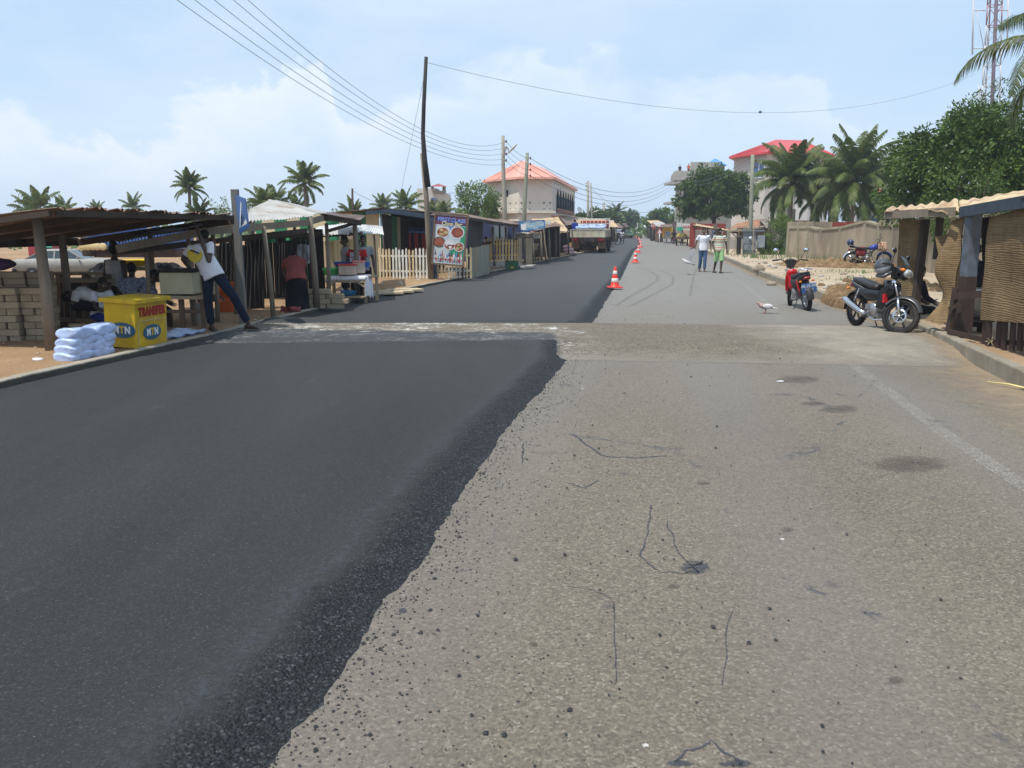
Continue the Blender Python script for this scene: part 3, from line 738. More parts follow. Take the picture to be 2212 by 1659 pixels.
    if feet == 'sandals':
        for s_ in 'LR':
            c = MB(); a = J['an'+s_]; ft = V((foot or {}).get(s_, (f.x, f.y, 0))); ft.z = 0; ft.normalize(); sd2 = ft.cross(V((0,0,1)))
            zz = a.z - .085
            c.tube([V((a.x,a.y,zz+.006))-ft*.085, V((a.x,a.y,zz+.006))+ft*.02, V((a.x,a.y,zz+.006))+ft*.14, V((a.x,a.y,zz+.006))+ft*.185], [(.038,.010),(.042,.010),(.048,.010),(.025,.008)], 10, side=sd2)
            c.tube([V((a.x,a.y,zz+.02))+ft*.09+sd2*.046, V((a.x,a.y,zz+.062))+ft*.085, V((a.x,a.y,zz+.02))+ft*.09-sd2*.046], .008, 6)
            part(c, 'sandal', M_flip, root)
    if extra: extra(root, J, f2, up, sdv)
    return root
def mirrorpose(p):
    out = {}
    for k, v in p.items():
        k2 = k[:-1] + {'L':'R','R':'L'}.get(k[-1], k[-1]) if len(k) == 3 and k[-1] in 'LR' else k
        out[k2] = (-v[0], v[1], v[2])
    return out
SIT = dict(pel=(0,.0,.50), spi=(0,-.03,.70), che=(0,-.10,.88), nck=(0,-.16,1.01), hed=(0,-.22,1.13), shL=(.18,-.13,.95), elL=(.22,-.22,.70), wrL=(.15,-.42,.62),
           shR=(-.18,-.13,.95), elR=(-.22,-.22,.70), wrR=(-.15,-.42,.62), hiL=(.09,0,.47), knL=(.14,-.42,.48), anL=(.13,-.44,.085), hiR=(-.09,0,.47), knR=(-.14,-.42,.48), anR=(-.13,-.44,.085))

# --- the two men walking down the lane towards the viewer
M_white = cloth('white_cotton', (.66,.66,.70)); M_jean = cloth('blue_denim', (.060,.105,.190), .3); M_lime = cloth('pale_green_cotton', (.24,.42,.20), .15)
def striped():
    n = N('striped_jersey'); z = n.xyz()[2]
    t = n.math('FRACT', n.math('MULTIPLY', n.math('ADD', z, n.math('MULTIPLY', n.noise(6, None, 2), .012)), 3.2))
    c = n.ramp(t, [(0, (.62,.56,.38)), (.13, (.45,.07,.06)), (.22, (.62,.58,.42)), (.36, (.10,.22,.33)), (.46, (.60,.60,.44)), (.58, (.30,.33,.30)), (.68, (.62,.58,.42)), (.78, (.42,.10,.09)), (.86, (.55,.52,.34)), (.93, (.08,.25,.34))], 'CONSTANT')
    chk = n.ramp(n.voro(38, None), [(.35, 0.0), (.4, .55)]); c = n.mix(n.math('MULTIPLY', chk, .25), c, (.58,.56,.44))
    return n.set(c, .9, 0, .15)
M_strip = striped()
wp1 = g(1517, 587); wp2 = g(1551, 589.5)
person('walking man in plain white t-shirt and blue jeans, nearer the road middle', (wp1.x, wp1.y, 0), RD(-4),
    dict(elL=(.28,.06,1.15), wrL=(.30,-.05,.91), elR=(-.29,.07,1.16), wrR=(-.33,.04,.92), hiL=(.08,0,.92), knL=(.075,-.07,.50), anL=(.07,-.08,.085), knR=(-.09,.02,.50), anR=(-.10,.13,.09)),
    'brown', 'shaved', M_white, 'tee', M_jean, 'trousers', face=(.02,-1,0), scale=1.0, vox=.011)
person('walking man in striped shirt and pale green knee shorts', (wp2.x, wp2.y, 0), RD(-6),
    dict(elL=(.27,.05,1.13), wrL=(.30,.0,.88), elR=(-.27,.04,1.13), wrR=(-.20,-.10,.92), knL=(.10,-.12,.51), anL=(.07,-.18,.09), knR=(-.10,.0,.50), anR=(-.15,.10,.09)),
    'dark', 'short', M_strip, 'tee', M_lime, 'shorts', face=(.45,-1,0), scale=1.0, vox=.011)

# --- the man by the signpost, one foot on the kerb, leaning back into the stall
M_navy = cloth('dark_navy_jeans', (.010,.016,.032), .25); M_yel = flat('yellow_print', (.55,.42,.02), .6)
def emblem(root, J, f, up, sd):
    m = MB()   # large yellow crescent printed on the hanging shirt
    c = lerp(J['che'], J['spi'], .15) + V((0,-.146,0)) + V((-.05,0,.0)); pts = []
    for a in range(0, 21): t = RD(150 + a*11); pts.append(c + V((.115*math.cos(t), 0, .13*math.sin(t))))
    for a in range(20, -1, -1): t = RD(150 + a*11); pts.append(c + V((.04 + .085*math.cos(t)*.6, 0, .045 + .09*math.sin(t)*.6)))
    m.prism(pts, (0,.10,0)); part(m, 'shirt_emblem', M_yel, root)
    m = MB(); m.tube([c+V((-.06,-.004,.06)), c+V((.02,-.004,.035)), c+V((.07,-.004,.01))], .012, 6); part(m, 'shirt_stripe', M_navy, root)
px = g(462, 715, .10)
person('man in navy jeans and white shirt bending into the stall, one foot on the kerb', (px.x-.02, px.y, .10), 0,
    dict(pel=(.05,.0,.95), spi=(-.02,.02,1.10), che=(-.11,.0,1.27), nck=(-.09,.05,1.41), hed=(-.10,.14,1.50), shL=(.06,.0,1.38), shR=(-.26,.02,1.32),
         elL=(.06,-.10,1.14), wrL=(-.10,-.06,1.62), elR=(-.42,.06,1.16), wrR=(-.36,.20,.98),
         hiL=(.13,0,.92), knL=(.38,-.03,.58), anL=(.56,.10,.11), hiR=(-.02,0,.90), knR=(-.03,-.02,.48), anR=(-.02,.02,.085)),
    'dark', 'short', M_white, 'tee', M_navy, 'trousers', face=(-.4,.9,.3), foot={'L': (1,-.25,0), 'R': (.6,-.6,0)}, scale=.98, vox=.009, extra=emblem, fat=.98)

# --- bench sitters and stall women at the left
M_blue = cloth('royal_blue_cotton', (.015,.03,.19)); M_print = mat('blue_white_print', (.24,.27,.36), .9, 0, .85, 26, .4, 20, .1)
M_pink = cloth('dusty_pink_cotton', (.25,.065,.062)); M_dk = cloth('near_black_cloth', (.012,.012,.016)); M_grey = cloth('grey_cotton', (.27,.28,.30)); M_red = cloth('red_cotton', (.42,.02,.022))
M_org = cloth('orange_cloth', (.50,.10,.02)); M_vest = cloth('white_vest_cotton', (.50,.50,.50)); M_purple = cloth('purple_cloth', (.10,.055,.14))
def atpix(x, y, Y, feet_under):   # place so the head lands on the pixel
    return q(x, y, Y)
def place(label, head_px, Y, headlocal, **k):
    p = q(head_px[0], head_px[1], Y); sc = k.get('scale', 1.0); rz = k.pop('rz', 0.0)
    hl = Matrix.Rotation(rz, 3, 'Z') @ V(headlocal) * sc
    return person(label, (p.x-hl.x, p.y-hl.y, p.z-hl.z), rz, **k)
bent = dict(SIT); bent.update(pel=(0,0,.48), spi=(0,-.13,.62), che=(0,-.28,.70), nck=(0,-.40,.72), hed=(0,-.50,.64), shL=(.17,-.33,.70), elL=(.18,-.40,.47), wrL=(.10,-.42,.24), shR=(-.17,-.33,.70), elR=(-.18,-.40,.47), wrR=(-.10,-.42,.24))
place('child in white vest bent double on the bench, head down', (150, 640), 12.6, bent['hed'], rz=RD(-78), pose=bent, top=M_vest, topkind='tee', bottom=M_dk, botkind='shorts', face=(0,-.6,-1), scale=.86)
sit2 = dict(SIT); sit2.update(che=(0,-.06,.88), nck=(0,-.12,1.02), hed=(0,-.19,1.13))
place('child seated on bench in white t-shirt and royal blue shorts', (221, 614), 12.7, sit2['hed'], rz=RD(62), pose=sit2, top=M_white, topkind='tee', bottom=M_blue, botkind='shorts', face=(0,-1,-.35), scale=.80)
place('woman standing behind the benches in sleeveless white top', (248, 541), 14.2, JD['hed'], rz=RD(160), top=M_vest, topkind='vest', bottom=M_dk, botkind='wrap', hair='bun', scale=.98, fat=1.08)
place('woman seated behind the yellow cabinet in speckled blue-grey dress', (284, 583), 13.6, SIT['hed'], rz=RD(200), pose=SIT, top=M_print, topkind='dress', bottom=M_print, botkind='wrap', hair='short', scale=.95, fat=1.2)
place('child in blue and white print top seated behind the cream cabinet', (333, 597), 13.3, SIT['hed'], rz=RD(120), pose=SIT, top=M_print, topkind='tee', bottom=M_dk, botkind='shorts', scale=.85)
place('small child crouched behind yellow cabinet in purple top', (258, 640), 12.6, SIT['hed'], rz=RD(20), pose=SIT, top=M_purple, topkind='tee', bottom=M_grey, botkind='shorts', scale=.6)
bend = dict(pel=(0,.05,.90), spi=(0,-.10,1.02), che=(0,-.28,1.08), nck=(0,-.42,1.08), hed=(0,-.54,1.04), shL=(.17,-.35,1.06), elL=(.19,-.42,.82), wrL=(.12,-.55,.65), shR=(-.17,-.35,1.06), elR=(-.19,-.42,.82), wrR=(-.12,-.55,.65), hiL=(.09,.05,.88), hiR=(-.09,.05,.88))
place('woman in dusty pink top and black skirt bending over inside the stall', (634, 556), 16.6, (0,-.35,1.27), rz=RD(200), pose=dict(bend, che=(0,-.16,1.20), spi=(0,-.05,1.06), nck=(0,-.26,1.26), hed=(0,-.35,1.27), shL=(.17,-.2,1.20), shR=(-.17,-.2,1.20), elL=(.2,-.35,1.0), wrL=(.15,-.5,.85), elR=(-.2,-.35,1.0), wrR=(-.15,-.5,.85)), top=M_pink, topkind='tee', bottom=M_dk, botkind='wrap', hair='bun', scale=1.0, fat=1.12)
place('seated figure in orange cloth low in the dark stall', (487, 598), 16.0, SIT['hed'], rz=RD(30), pose=SIT, top=M_org, topkind='tee', bottom=M_org, botkind='wrap', scale=.80)
# --- three youths behind the table of basins
place('youth in grey t-shirt looking left behind the basin table', (743, 520), 19.6, JD['hed'], rz=RD(-70), top=M_grey, topkind='tee', bottom=M_dk, botkind='shorts', scale=.97)
def letters(root, J, f, up, sd):
    for i, row in enumerate(('BRK', 'YLN')): 
        m = text_mb(row, .15, (0,0,1), (1,0,0), (0, -.142, 1.33-.13*i), .012, .004); part(m, 'shirt_lettering', M_white, root)
place('youth in red t-shirt with white lettering leaning over the basins', (770, 526), 19.2, JD['hed'], rz=RD(-12), pose=dict(elR=(-.24,-.10,1.2), wrR=(-.16,-.30,1.05), elL=(.24,-.06,1.17), wrL=(.18,-.28,1.0)), top=M_red, topkind='tee', bottom=M_dk, botkind='shorts', face=(-.3,-1,-.5), scale=.93, extra=letters)
place('youth in grey t-shirt standing behind the red-shirted youth', (784, 519), 19.9, JD['hed'], rz=RD(20), top=M_grey, topkind='tee', bottom=M_dk, botkind='shorts', scale=.97)
# --- right shack figures, road users further down
place('dark silhouetted person standing inside the mat-walled shack', (2108, 541), 13.0, JD['hed'], rz=RD(150), top=M_dk, topkind='long', bottom=M_dk, botkind='trousers', scale=.97)
place('dark silhouetted person sitting low inside the shack behind the black motorcycle', (1988, 588), 15.0, SIT['hed'], rz=RD(100), pose=SIT, top=M_dk, topkind='long', bottom=M_dk, botkind='trousers', scale=1.05)
p = g(1250, 0) if 0 else None
def far(label, foot_px, **k):
    p = g(*foot_px); return person(label, (p.x, p.y, k.pop('z', 0)), k.pop('rz', 0), vox=.03, **k)
far('woman in dark dress carrying a load, walking beside the lorry', (1432.5-0, 0) if 0 else (1292, 528), top=M_dk, topkind='tee', bottom=mat('maroon_wrap', (.10,.02,.02), .9), botkind='wrap', rz=RD(180), hair='bun')
far('pedestrian in white shirt and dark trousers on the right verge far ahead', (1411, 507.5), top=M_white, bottom=M_navy, rz=RD(180))
far('distant pedestrian in pink shirt and red shorts on the right side', (1395, 504.3), top=cloth('pink_cotton', (.6,.3,.33)), bottom=M_red, botkind='shorts')
place('shirtless-looking man in orange standing inside the blue-walled bar behind the picket fence', (1049, 517), 39.0, JD['hed'], top=M_org, bottom=M_dk, botkind='shorts', vox=.03) 
place('coconut seller in brown shirt standing behind his handcart', (1474, 499), 88, JD['hed'], top=cloth('brown_shirt', (.14,.09,.06)), bottom=M_dk, vox=.03)
for i, (hx, hy, Y, c, lb) in enumerate(((1530, 502, 73, M_print, 'person in pale patterned shirt seated in the red kiosk'), (1563, 506, 73, M_pink, 'person in pinkish top sitting at the grey post of the kiosk'), (1545, 504, 73.5, M_purple, 'person in purple seated at the back of the red kiosk'))):
    place(lb, (hx, hy), Y, SIT['hed'], pose=SIT, top=c, bottom=M_dk, vox=.03, rz=RD(20*i))
for i, (hx, hy) in enumerate(((1469, 357.5), (1488, 355))):
    place(('worker in dark clothes on the roof parapet, nearer its left corner', 'worker in orange top on the roof slab, right of the first')[i], (hx, hy), 131, JD['hed'], top=(M_dk, M_org)[i], bottom=M_dk, vox=.04)
# ================================================================ vehicles
M_tyre = mat('tyre_rubber', (.022,.021,.020), .85, 0, .3, 10, .3, 60, .2, dirt=(.12,.09,.06), dirt_amt=.35); M_chrome = mat('chrome', (.62,.62,.64), .16, 1, .08, 5, .05, 10)
M_alu = mat('dull_alloy', (.38,.38,.39), .38, .85, .2, 12, .2, 30); M_blackp = flat('black_gloss_plastic', (.012,.012,.014), .22); M_blackm = flat('black_matt_plastic', (.022,.022,.024), .6)
M_redp = flat('red_gloss_paint', (.50,.012,.018), .2, 0, .6); M_seat = mat('black_vinyl_seat', (.020,.020,.022), .5, 0, .2, 8, .3, 80)
M_lens = mat('clear_lens', (.62,.64,.66), .05, .3, .1, 8, 0, 1, .9); M_taill = flat('red_lens', (.22,.008,.008), .12, 0, .8); M_silver = flat('silver_paint', (.45,.45,.47), .3, .5)
M_bluepl = flat('blue_number_plate', (.06,.16,.42), .4); M_whitep = flat('white_paint', (.75,.75,.75), .4); M_bluetank = flat('blue_metallic_tank', (.03,.06,.30), .2, .3); M_orangel = flat('orange_lens', (.6,.16,.01), .2)
M_mirror = mat('mirror_glass', (.75,.80,.86), .04, 1, .02, 3, 0, 1)
def wheel(parent, name, c, r, w, M=None, spokes='cast', n=28, disc=False, rimmat=None):
    """wheel in the bike's frame, axle along X"""
    root = bpy.data.objects.new(name, None)
    rot = Matrix(((0,0,1),(1,0,0),(0,1,0)))   # local z -> x
    MM = M or Matrix()
    t = MB(); t.M = MM
    prof = []
    for a in range(0, 13):
        th = RD(-110 + a*220/12); prof.append((r - w*.55 + w*.55*math.cos(th), w*.55*math.sin(th)))
    t.lathe(prof + [prof[0]], c, n, rot)
    for k in range(n*2):   # tread blocks
        th = 2*math.pi*k/(n*2); p = V(c) + V((w*.25*(1 if k%2 else -1), math.cos(th)*(r-.001), math.sin(th)*(r-.001)))
        t.box(p, (w*.45, .010, .010), rot=Matrix.Rotation(th, 3, 'X'))
    wo_ = part(t, name, M_tyre, parent)
    m = MB(); m.M = MM; rr = r - w*1.02
    m.lathe([(rr, -w*.32), (rr+.018, -w*.36), (rr+.018, w*.36), (rr, w*.32), (rr-.012, w*.2), (rr-.012, -w*.2), (rr, -w*.32)], c, n, rot)
    m.lathe([(.0, -.05), (.035, -.05), (.045, -.02), (.045, .02), (.035, .05), (0, .05)], c, 14, rot)
    if spokes == 'cast':
        for k in range(6):
            th = 2*math.pi*k/6; d = V((0, math.cos(th), math.sin(th))); m.bar(V(c)+d*.03, V(c)+d*(rr), .03, .022, up=(1,0,0))
    else:
        for k in range(24):
            th = 2*math.pi*k/24; d = V((0, math.cos(th), math.sin(th))); s = .03 if k%2 else -.03
            m.tube([V(c)+V((s,0,0))+d*.035, V(c)+d*rr], .0022, 4)
    part(m, 'rim', rimmat or (M_alu if spokes == 'cast' else M_chrome), wo_)
    if disc:
        d = MB(); d.M = MM; cc = V(c)+V((disc,0,0))
        d.lathe([(.085,-.003),(.115,-.003),(.115,.003),(.085,.003),(.085,-.003)], cc, 28, rot)
        for k in range(5):
            th = 2*math.pi*k/5; dd = V((0, math.cos(th), math.sin(th))); d.bar(cc+dd*.03, cc+dd*.09, .012, .005, up=(1,0,0))
        part(d, 'brake_disc', M_chrome, wo_)
    return wo_
def fender(mb, c, r, w, a0, a1, th=.006, n=14, flat_=.6):
    """arc shell over a wheel, angles measured from forward(-Y) upwards"""
    vs = []; prof = [(-1,-.035),(-.75,-.008),(0,.012),(.75,-.008),(1,-.035)]
    for layer in (0, 1):
        for i in range(n+1):
            a = RD(a0 + (a1-a0)*i/n); d = V((0, -math.cos(a), math.sin(a)))
            for px_, pr in prof: vs.append(V(c) + d*(r+pr-layer*th) + V((px_*w/2, 0, 0)))
    k = 5; L = (n+1)*k; fs = []
    for i in range(n):
        for j in range(4):
            a = i*k+j; fs.append((a, a+1, a+k+1, a+k)); fs.append((L+a, L+a+k, L+a+k+1, L+a+1))
    for i in range(n): fs.append((i*k, i*k+k, L+i*k+k, L+i*k)); fs.append((i*k+4, L+i*k+4, L+i*k+k+4, i*k+k+4))
    mb.add(vs, fs, True)
def side_shell(mb, prof, w0, w1=None, nseg=1):
    """closed outline in Y-Z extruded symmetrically in X with chamfered edges"""
    w1 = w1 if w1 is not None else w0*.6
    n = len(prof); cy = sum(p[0] for p in prof)/n; cz = sum(p[1] for p in prof)/n
    rings = []
    for x, k in ((-w0, .80), (-w0*.75, .97), (0, 1.0), (w0*.75, .97), (w0, .80)):
        rings.append([(x, cy+(y-cy)*k, cz+(z-cz)*k) for y, z in prof])
    vs = [v for r_ in rings for v in r_]; fs = []
    for j in range(4):
        for i in range(n): fs.append((j*n+i, j*n+(i+1)%n, (j+1)*n+(i+1)%n, (j+1)*n+i))
    fs.append(list(range(n-1,-1,-1))); fs.append([4*n+i for i in range(n)])
    mb.add(vs, fs, True)
def motorcycle(label, loc, rz, lean=0.0, kind='underbone', steer=0.0, paint=None, group=None, plate=None, rack=False, far_=False, fork_col=None, cat='motorcycle'):
    root = T('motorcycle', label, cat, loc, group=group)
    root.rotation_mode = 'XYZ'; root.rotation_euler = (Matrix.Rotation(rz, 3, 'Z') @ Matrix.Rotation(lean, 3, 'Y')).to_euler()
    r = .285 if kind != 'roadster' else .30; wb = .61 if kind != 'roadster' else .64
    paint = paint or M_redp; ns = 16 if far_ else 28
    fc, rc = V((0,-wb,r)), V((0,wb,r))
    head = V((0,-wb+.22,.86)); ax = (head - (fc + V((0,.03,0)))).normalized()
    St = Matrix.Translation(head) @ Matrix.Rotation(steer, 4, ax) @ Matrix.Translation(-head)
    sp = 'cast' if kind != 'roadster' else 'wire'
    wheel(root, 'front_wheel', fc, r, .08, St, sp, ns, disc=-.07 if kind == 'sport' else False, rimmat=M_blackm if kind == 'sport' else None)
    wheel(root, 'rear_wheel', rc, r, .085, None, sp, ns, rimmat=M_blackm if kind == 'sport' else None)
    f = MB(); f.M = St
    for s in (-.075, .075):
        f.tube([fc+V((s,0,-.02)), fc+V((s,0,.02))+ax*.30], .026, 10); f.tube([fc+V((s,0,.02))+ax*.28, head+V((s,0,.0))+ax*-.02], .016, 8)
        f.ball(fc+V((s,0,0)), .03, 8, 6)
    f.box(head-ax*.06, (.20,.06,.035)); part(f, 'front_fork', fork_col or M_chrome, root)
    f = MB(); f.M = St; fender(f, fc, r+.035, .13, 20, 150); part(f, 'front_fender', paint if kind != 'sport' else flat('dark_grey_plastic', (.06,.06,.065), .3), root)
    f = MB(); fender(f, rc, r+.05, .15, 55 if kind != 'roadster' else 60, 185 if kind != 'roadster' else 170); part(f, 'rear_fender', M_blackm if kind != 'roadster' else M_chrome, root)
    # engine: cases, cylinder with fins
    e = MB(); e.lathe([(0,-.11),(.10,-.11),(.115,-.08),(.115,.08),(.10,.11),(0,.11)], (0,.02,.34), 18, Matrix(((0,0,1),(1,0,0),(0,1,0))))
    e.box((0,.12,.33), (.20,.20,.17)); e.box((0,.0,.25), (.15,.26,.06))
    cyl0, cyl1 = (V((0,-.05,.36)), V((0,-.27,.42))) if kind != 'roadster' else (V((0,-.06,.42)), V((0,-.12,.64)))
    for i in range(9):
        p = cyl0.lerp(cyl1, .25+.75*i/8); d = (cyl1-cyl0).normalized()
        e.tube([p, p+d*.011], [(.078,.078)]*2, 12, smooth=False)
    e.tube([cyl0, cyl1], .058, 12); part(e, 'engine', M_alu, root)
    # exhaust
    ex = MB(); ex.tube([cyl1*.9+V((.03,0,0)), V((.08,-.25,.20)), V((-.09 if kind!='x' else .09,-.05,.17)), V((-.12,.15,.24))], .018, 8)
    ex.tube([V((-.13,.15,.25)), V((-.15,.25,.28)), V((-.165,.72,.44)), V((-.167,.78,.46))], [.03,.048,.052,.035], 14)
    part(ex, 'exhaust', M_chrome, root)
    fr = MB()
    fr.tube([head, V((0,-.15,.62)), V((0,.15,.50)), V((0,.5,.68)), V((0,.78,.72))], .022, 8)
    for s in (-.09,.09): fr.tube([V((s,.1,.33)), V((s,.35,.29)), rc+V((s,0,0))], .018, 8)
    for s in (-.16,.16): fr.tube([V((s*.3,.12,.20)), V((s,.12,.20)), V((s*1.35,.12,.22))], .013, 6)
    fr.tube([V((.08,.22,.22)), V((.20,.30,.03))], .011, 6); fr.tube([V((.20,.30,.03)), V((.23,.33,.015))], [(.02,.006)]*2, 6)
    part(fr, 'frame', M_blackm, root)
    for s in (-.115,.115):
        m = MB(); a, b = rc+V((s,-.04,.06)), V((s,.42,.66)); m.tube([a, b], .010, 8)
        d = b-a
        pts = [a+d*(.3+.55*i/40)+V((math.cos(i*1.57)*.024, math.sin(i*1.57)*.024, 0)) for i in range(41)]
        m.tube(pts, .005, 4); part(m, 'shock_absorber', M_chrome if kind != 'underbone' else M_redp, root)
    # seat
    st = MB()
    if kind == 'roadster': sp_ = [(-.02,.72),(.1,.70),(.35,.72),(.60,.78),(.76,.80),(.78,.84),(.6,.86),(.35,.80),(.1,.79),(-.02,.81)]
    else: sp_ = [(-.06,.66),(.1,.66),(.35,.71),(.62,.76),(.70,.79),(.66,.83),(.4,.795),(.25,.76),(.1,.745),(-.04,.745)]
    side_shell(st, sp_, .12); part(st, 'seat', M_seat, root)
    # bodywork
    if kind == 'roadster':
        m = MB(); side_shell(m, [(-.42,.80),(-.38,.72),(-.2,.70),(-.02,.70),(-.02,.80),(-.1,.88),(-.26,.93),(-.38,.90)], .13); part(m, 'fuel_tank', paint, root)
        m = MB(); side_shell(m, [(.05,.68),(.08,.50),(.30,.50),(.36,.66)], .10); part(m, 'side_panel', paint, root)
    else:
        m = MB()
        side_shell(m, [(-.30,.84),(-.42,.80),(-.46,.70),(-.38,.56),(-.26,.38),(-.20,.36),(-.18,.50),(-.24,.66),(-.22,.76),(-.2,.84)], .10)
        for s in (-1, 1):  # wing of the leg shield
            m.hexa([V((s*.08,-.36,.76)), V((s*.15,-.28,.70)), V((s*.16,-.26,.70)), V((s*.09,-.33,.76)), V((s*.12,-.30,.36)), V((s*.19,-.24,.40)), V((s*.20,-.22,.40)), V((s*.13,-.27,.36))])
        part(m, 'leg_shield', paint if kind == 'underbone' else M_blackp, root)
        m = MB(); side_shell(m, [(-.18,.56),(-.05,.48),(.18,.46),(.40,.55),(.68,.68),(.76,.78),(.66,.78),(.40,.70),(.1,.66),(-.1,.66)], .115)
        part(m, 'side_panel', M_blackm if kind == 'underbone' else M_blackp, root)
        if kind == 'sport':
            m = MB(); m.hexa([V((-.118,.28,.66)),V((.118,.28,.66)),V((.118,.60,.74)),V((-.118,.60,.74)),V((-.12,.30,.672)),V((.12,.30,.672)),V((.12,.60,.752)),V((-.12,.60,.752))]); part(m, 'silver_stripe', M_silver, root)
            m = MB(); m.box((0,-.33,.55), (.285,.05,.14)); part(m, 'red_badge', M_redp, root)
    # front cowl, headlight, bars
    hc = MB(); hc.M = St
    if kind == 'roadster':
        hc.lathe([(0,.10),(.07,.09),(.095,.02),(.10,-.03)], head+V((0,-.14,.03)), 18, Matrix(((1,0,0),(0,0,1),(0,-1,0))).inverted()); part(hc, 'headlight_shell', M_blackp, root)
        hl = MB(); hl.M = St; hl.ball(head+V((0,-.17,.03)), (.09,.03,.09), 14, 8); part(hl, 'headlight', M_lens, root)
    else:
        hc.ball(head+V((0,-.06,.13)), (.13,.11,.075), 16, 10); hc.ball(head+V((0,-.12,.08)), (.10,.08,.09), 14, 8); hc.hexa([head+V((-.07,-.05,.0)),head+V((.07,-.05,.0)),head+V((.06,.06,.0)),head+V((-.06,.06,.0)),head+V((-.12,-.02,.16)),head+V((.12,-.02,.16)),head+V((.10,.09,.19)),head+V((-.10,.09,.19))])
        if kind == 'sport': hc.prism([head+V((-.09,-.14,.22)), head+V((.09,-.14,.22)), head+V((.12,-.02,.36)), head+V((-.12,-.02,.36))], (0,.012,.01))
        part(hc, 'handlebar_cowl', M_blackp if kind == 'sport' else M_blackm, root)
        hl = MB(); hl.M = St; hl.ball(head+V((0,-.165,.10)), (.135,.06,.07) if kind == 'sport' else (.105,.045,.06), 16, 8); part(hl, 'headlight', M_lens, root)
        for s in (-1, 1):
            m = MB(); m.M = St; m.ball(head+V((s*.135,-.12,.14)), (.03,.045,.028), 10, 6); part(m, 'turn_signal', M_orangel, root)
    hb = MB(); hb.M = St; k = .12 if kind != 'roadster' else .14
    hb.tube([head+V((-.36,.12,k+.06)), head+V((-.2,.03,k+.07)), head+V((-.08,0,k)), head+V((.08,0,k)), head+V((.2,.03,k+.07)), head+V((.36,.12,k+.06))], .012, 8)
    for s in (-1, 1): hb.tube([head+V((s*.25,.055,k+.068)), head+V((s*.37,.125,k+.058))], .018, 8); hb.tube([head+V((s*.22,.0,k+.07)), head+V((s*.36,.05,k+.05))], .006, 5)
    part(hb, 'handlebar', M_blackm, root)
    for s in (-1, 1):
        m = MB(); m.M = St; a = head+V((s*.22,.04,k+.08)); b = head+V((s*.30,.0,k+.26))
        m.tube([a, b], .006, 6); m.ball(b+V((s*.02,0,.02)), (.065,.018,.045), 12, 6); mi = part(m, 'mirror', M_blackp, root)
        g_ = MB(); g_.M = St; g_.tube([b+V((s*.02,.017,.02)), b+V((s*.02,.022,.02))], [(.056,.037)]*2, 14, side=(1,0,0)); part(g_, 'mirror_glass', M_mirror, mi)
    tl = MB(); tl.ball((0,.76,.70), (.085,.05,.045), 14, 8); part(tl, 'tail_light', M_taill, root)
    for s in (-1, 1): m = MB(); m.ball((s*.13,.74,.64), (.035,.03,.025), 8, 6); part(m, 'turn_signal', M_orangel, root)
    if rack:
        m = MB()
        for s in (-.1, .1): m.tube([V((s,.45,.80)), V((s,.60,.88)), V((s,.86,.89))], .009, 6)
        for y in (.6,.7,.8,.86): m.tube([V((-.1,y,.885)), V((.1,y,.885))], .008, 6)
        part(m, 'luggage_rack', M_chrome, root)
    if plate:
        m = MB(); m.box((0,.86,.50), (.30,.008,.20), rot=Matrix.Rotation(RD(-12), 3, 'X')); pl = part(m, 'number_plate', M_bluepl, root)
        for i, tx in enumerate(plate):
            t = text_mb(tx, .088, (0,.2,.98), (-1,0,0), (0,.868+.016*(.5-i), .543-.084*i), .002, .002); part(t, 'plate_lettering', M_whitep, pl)
        m = MB(); m.box((0,.80,.58), (.05,.10,.03)); part(m, 'plate_bracket', M_blackm, root)
    return root
# red underbone seen from behind on the lane edge
pr = g(1738.6, 668)
motorcycle('red underbone motorcycle parked on the lane edge, seen from behind with blue number plate', (pr.x-.01, pr.y+.33+.0, 0), RD(177), RD(9), 'underbone', RD(-22), plate=('M-15-VR', '1432'), rack=True)
bk = motorcycle('black and silver motorcycle with a helmet on its mirror, parked against the right kerb', (6.03, 13.25, .10), RD(8), RD(1.5), 'sport', RD(38), paint=M_blackp)
bk.location.z = .06
# helmet hung over the black motorcycle's bars
hm = T('helmet', 'grey and black full-face helmet hung on the black motorcycle', 'helmet', (0,0,0))
hp_ = q(1908, 576, 13.0); hm.location = hp_; hm.rotation_euler = (RD(20), RD(-15), RD(-35))
m = MB(); m.ball((0,0,0), (.135,.155,.14), 20, 14, zmin=-.8); part(m, 'shell', mat('helmet_grey', (.055,.057,.062), .25, 0, .1, 3, 0, 1, .6), hm)
m = MB(); m.ball((0,-.022,-.01), (.130,.142,.105), 20, 10, zmin=-.6); part(m, 'visor', mat('helmet_visor', (.22,.24,.27), .08, .1, .05, 3, 0, 1, .9), hm)
m = MB(); m.tube([(-.10,-.10,-.09),(0,-.165,-.10),(.10,-.10,-.09)], [(.03,.03)]*3, 10, round_=True); part(m, 'chin_bar', mat('helmet_grey', (0,0,0)), hm)
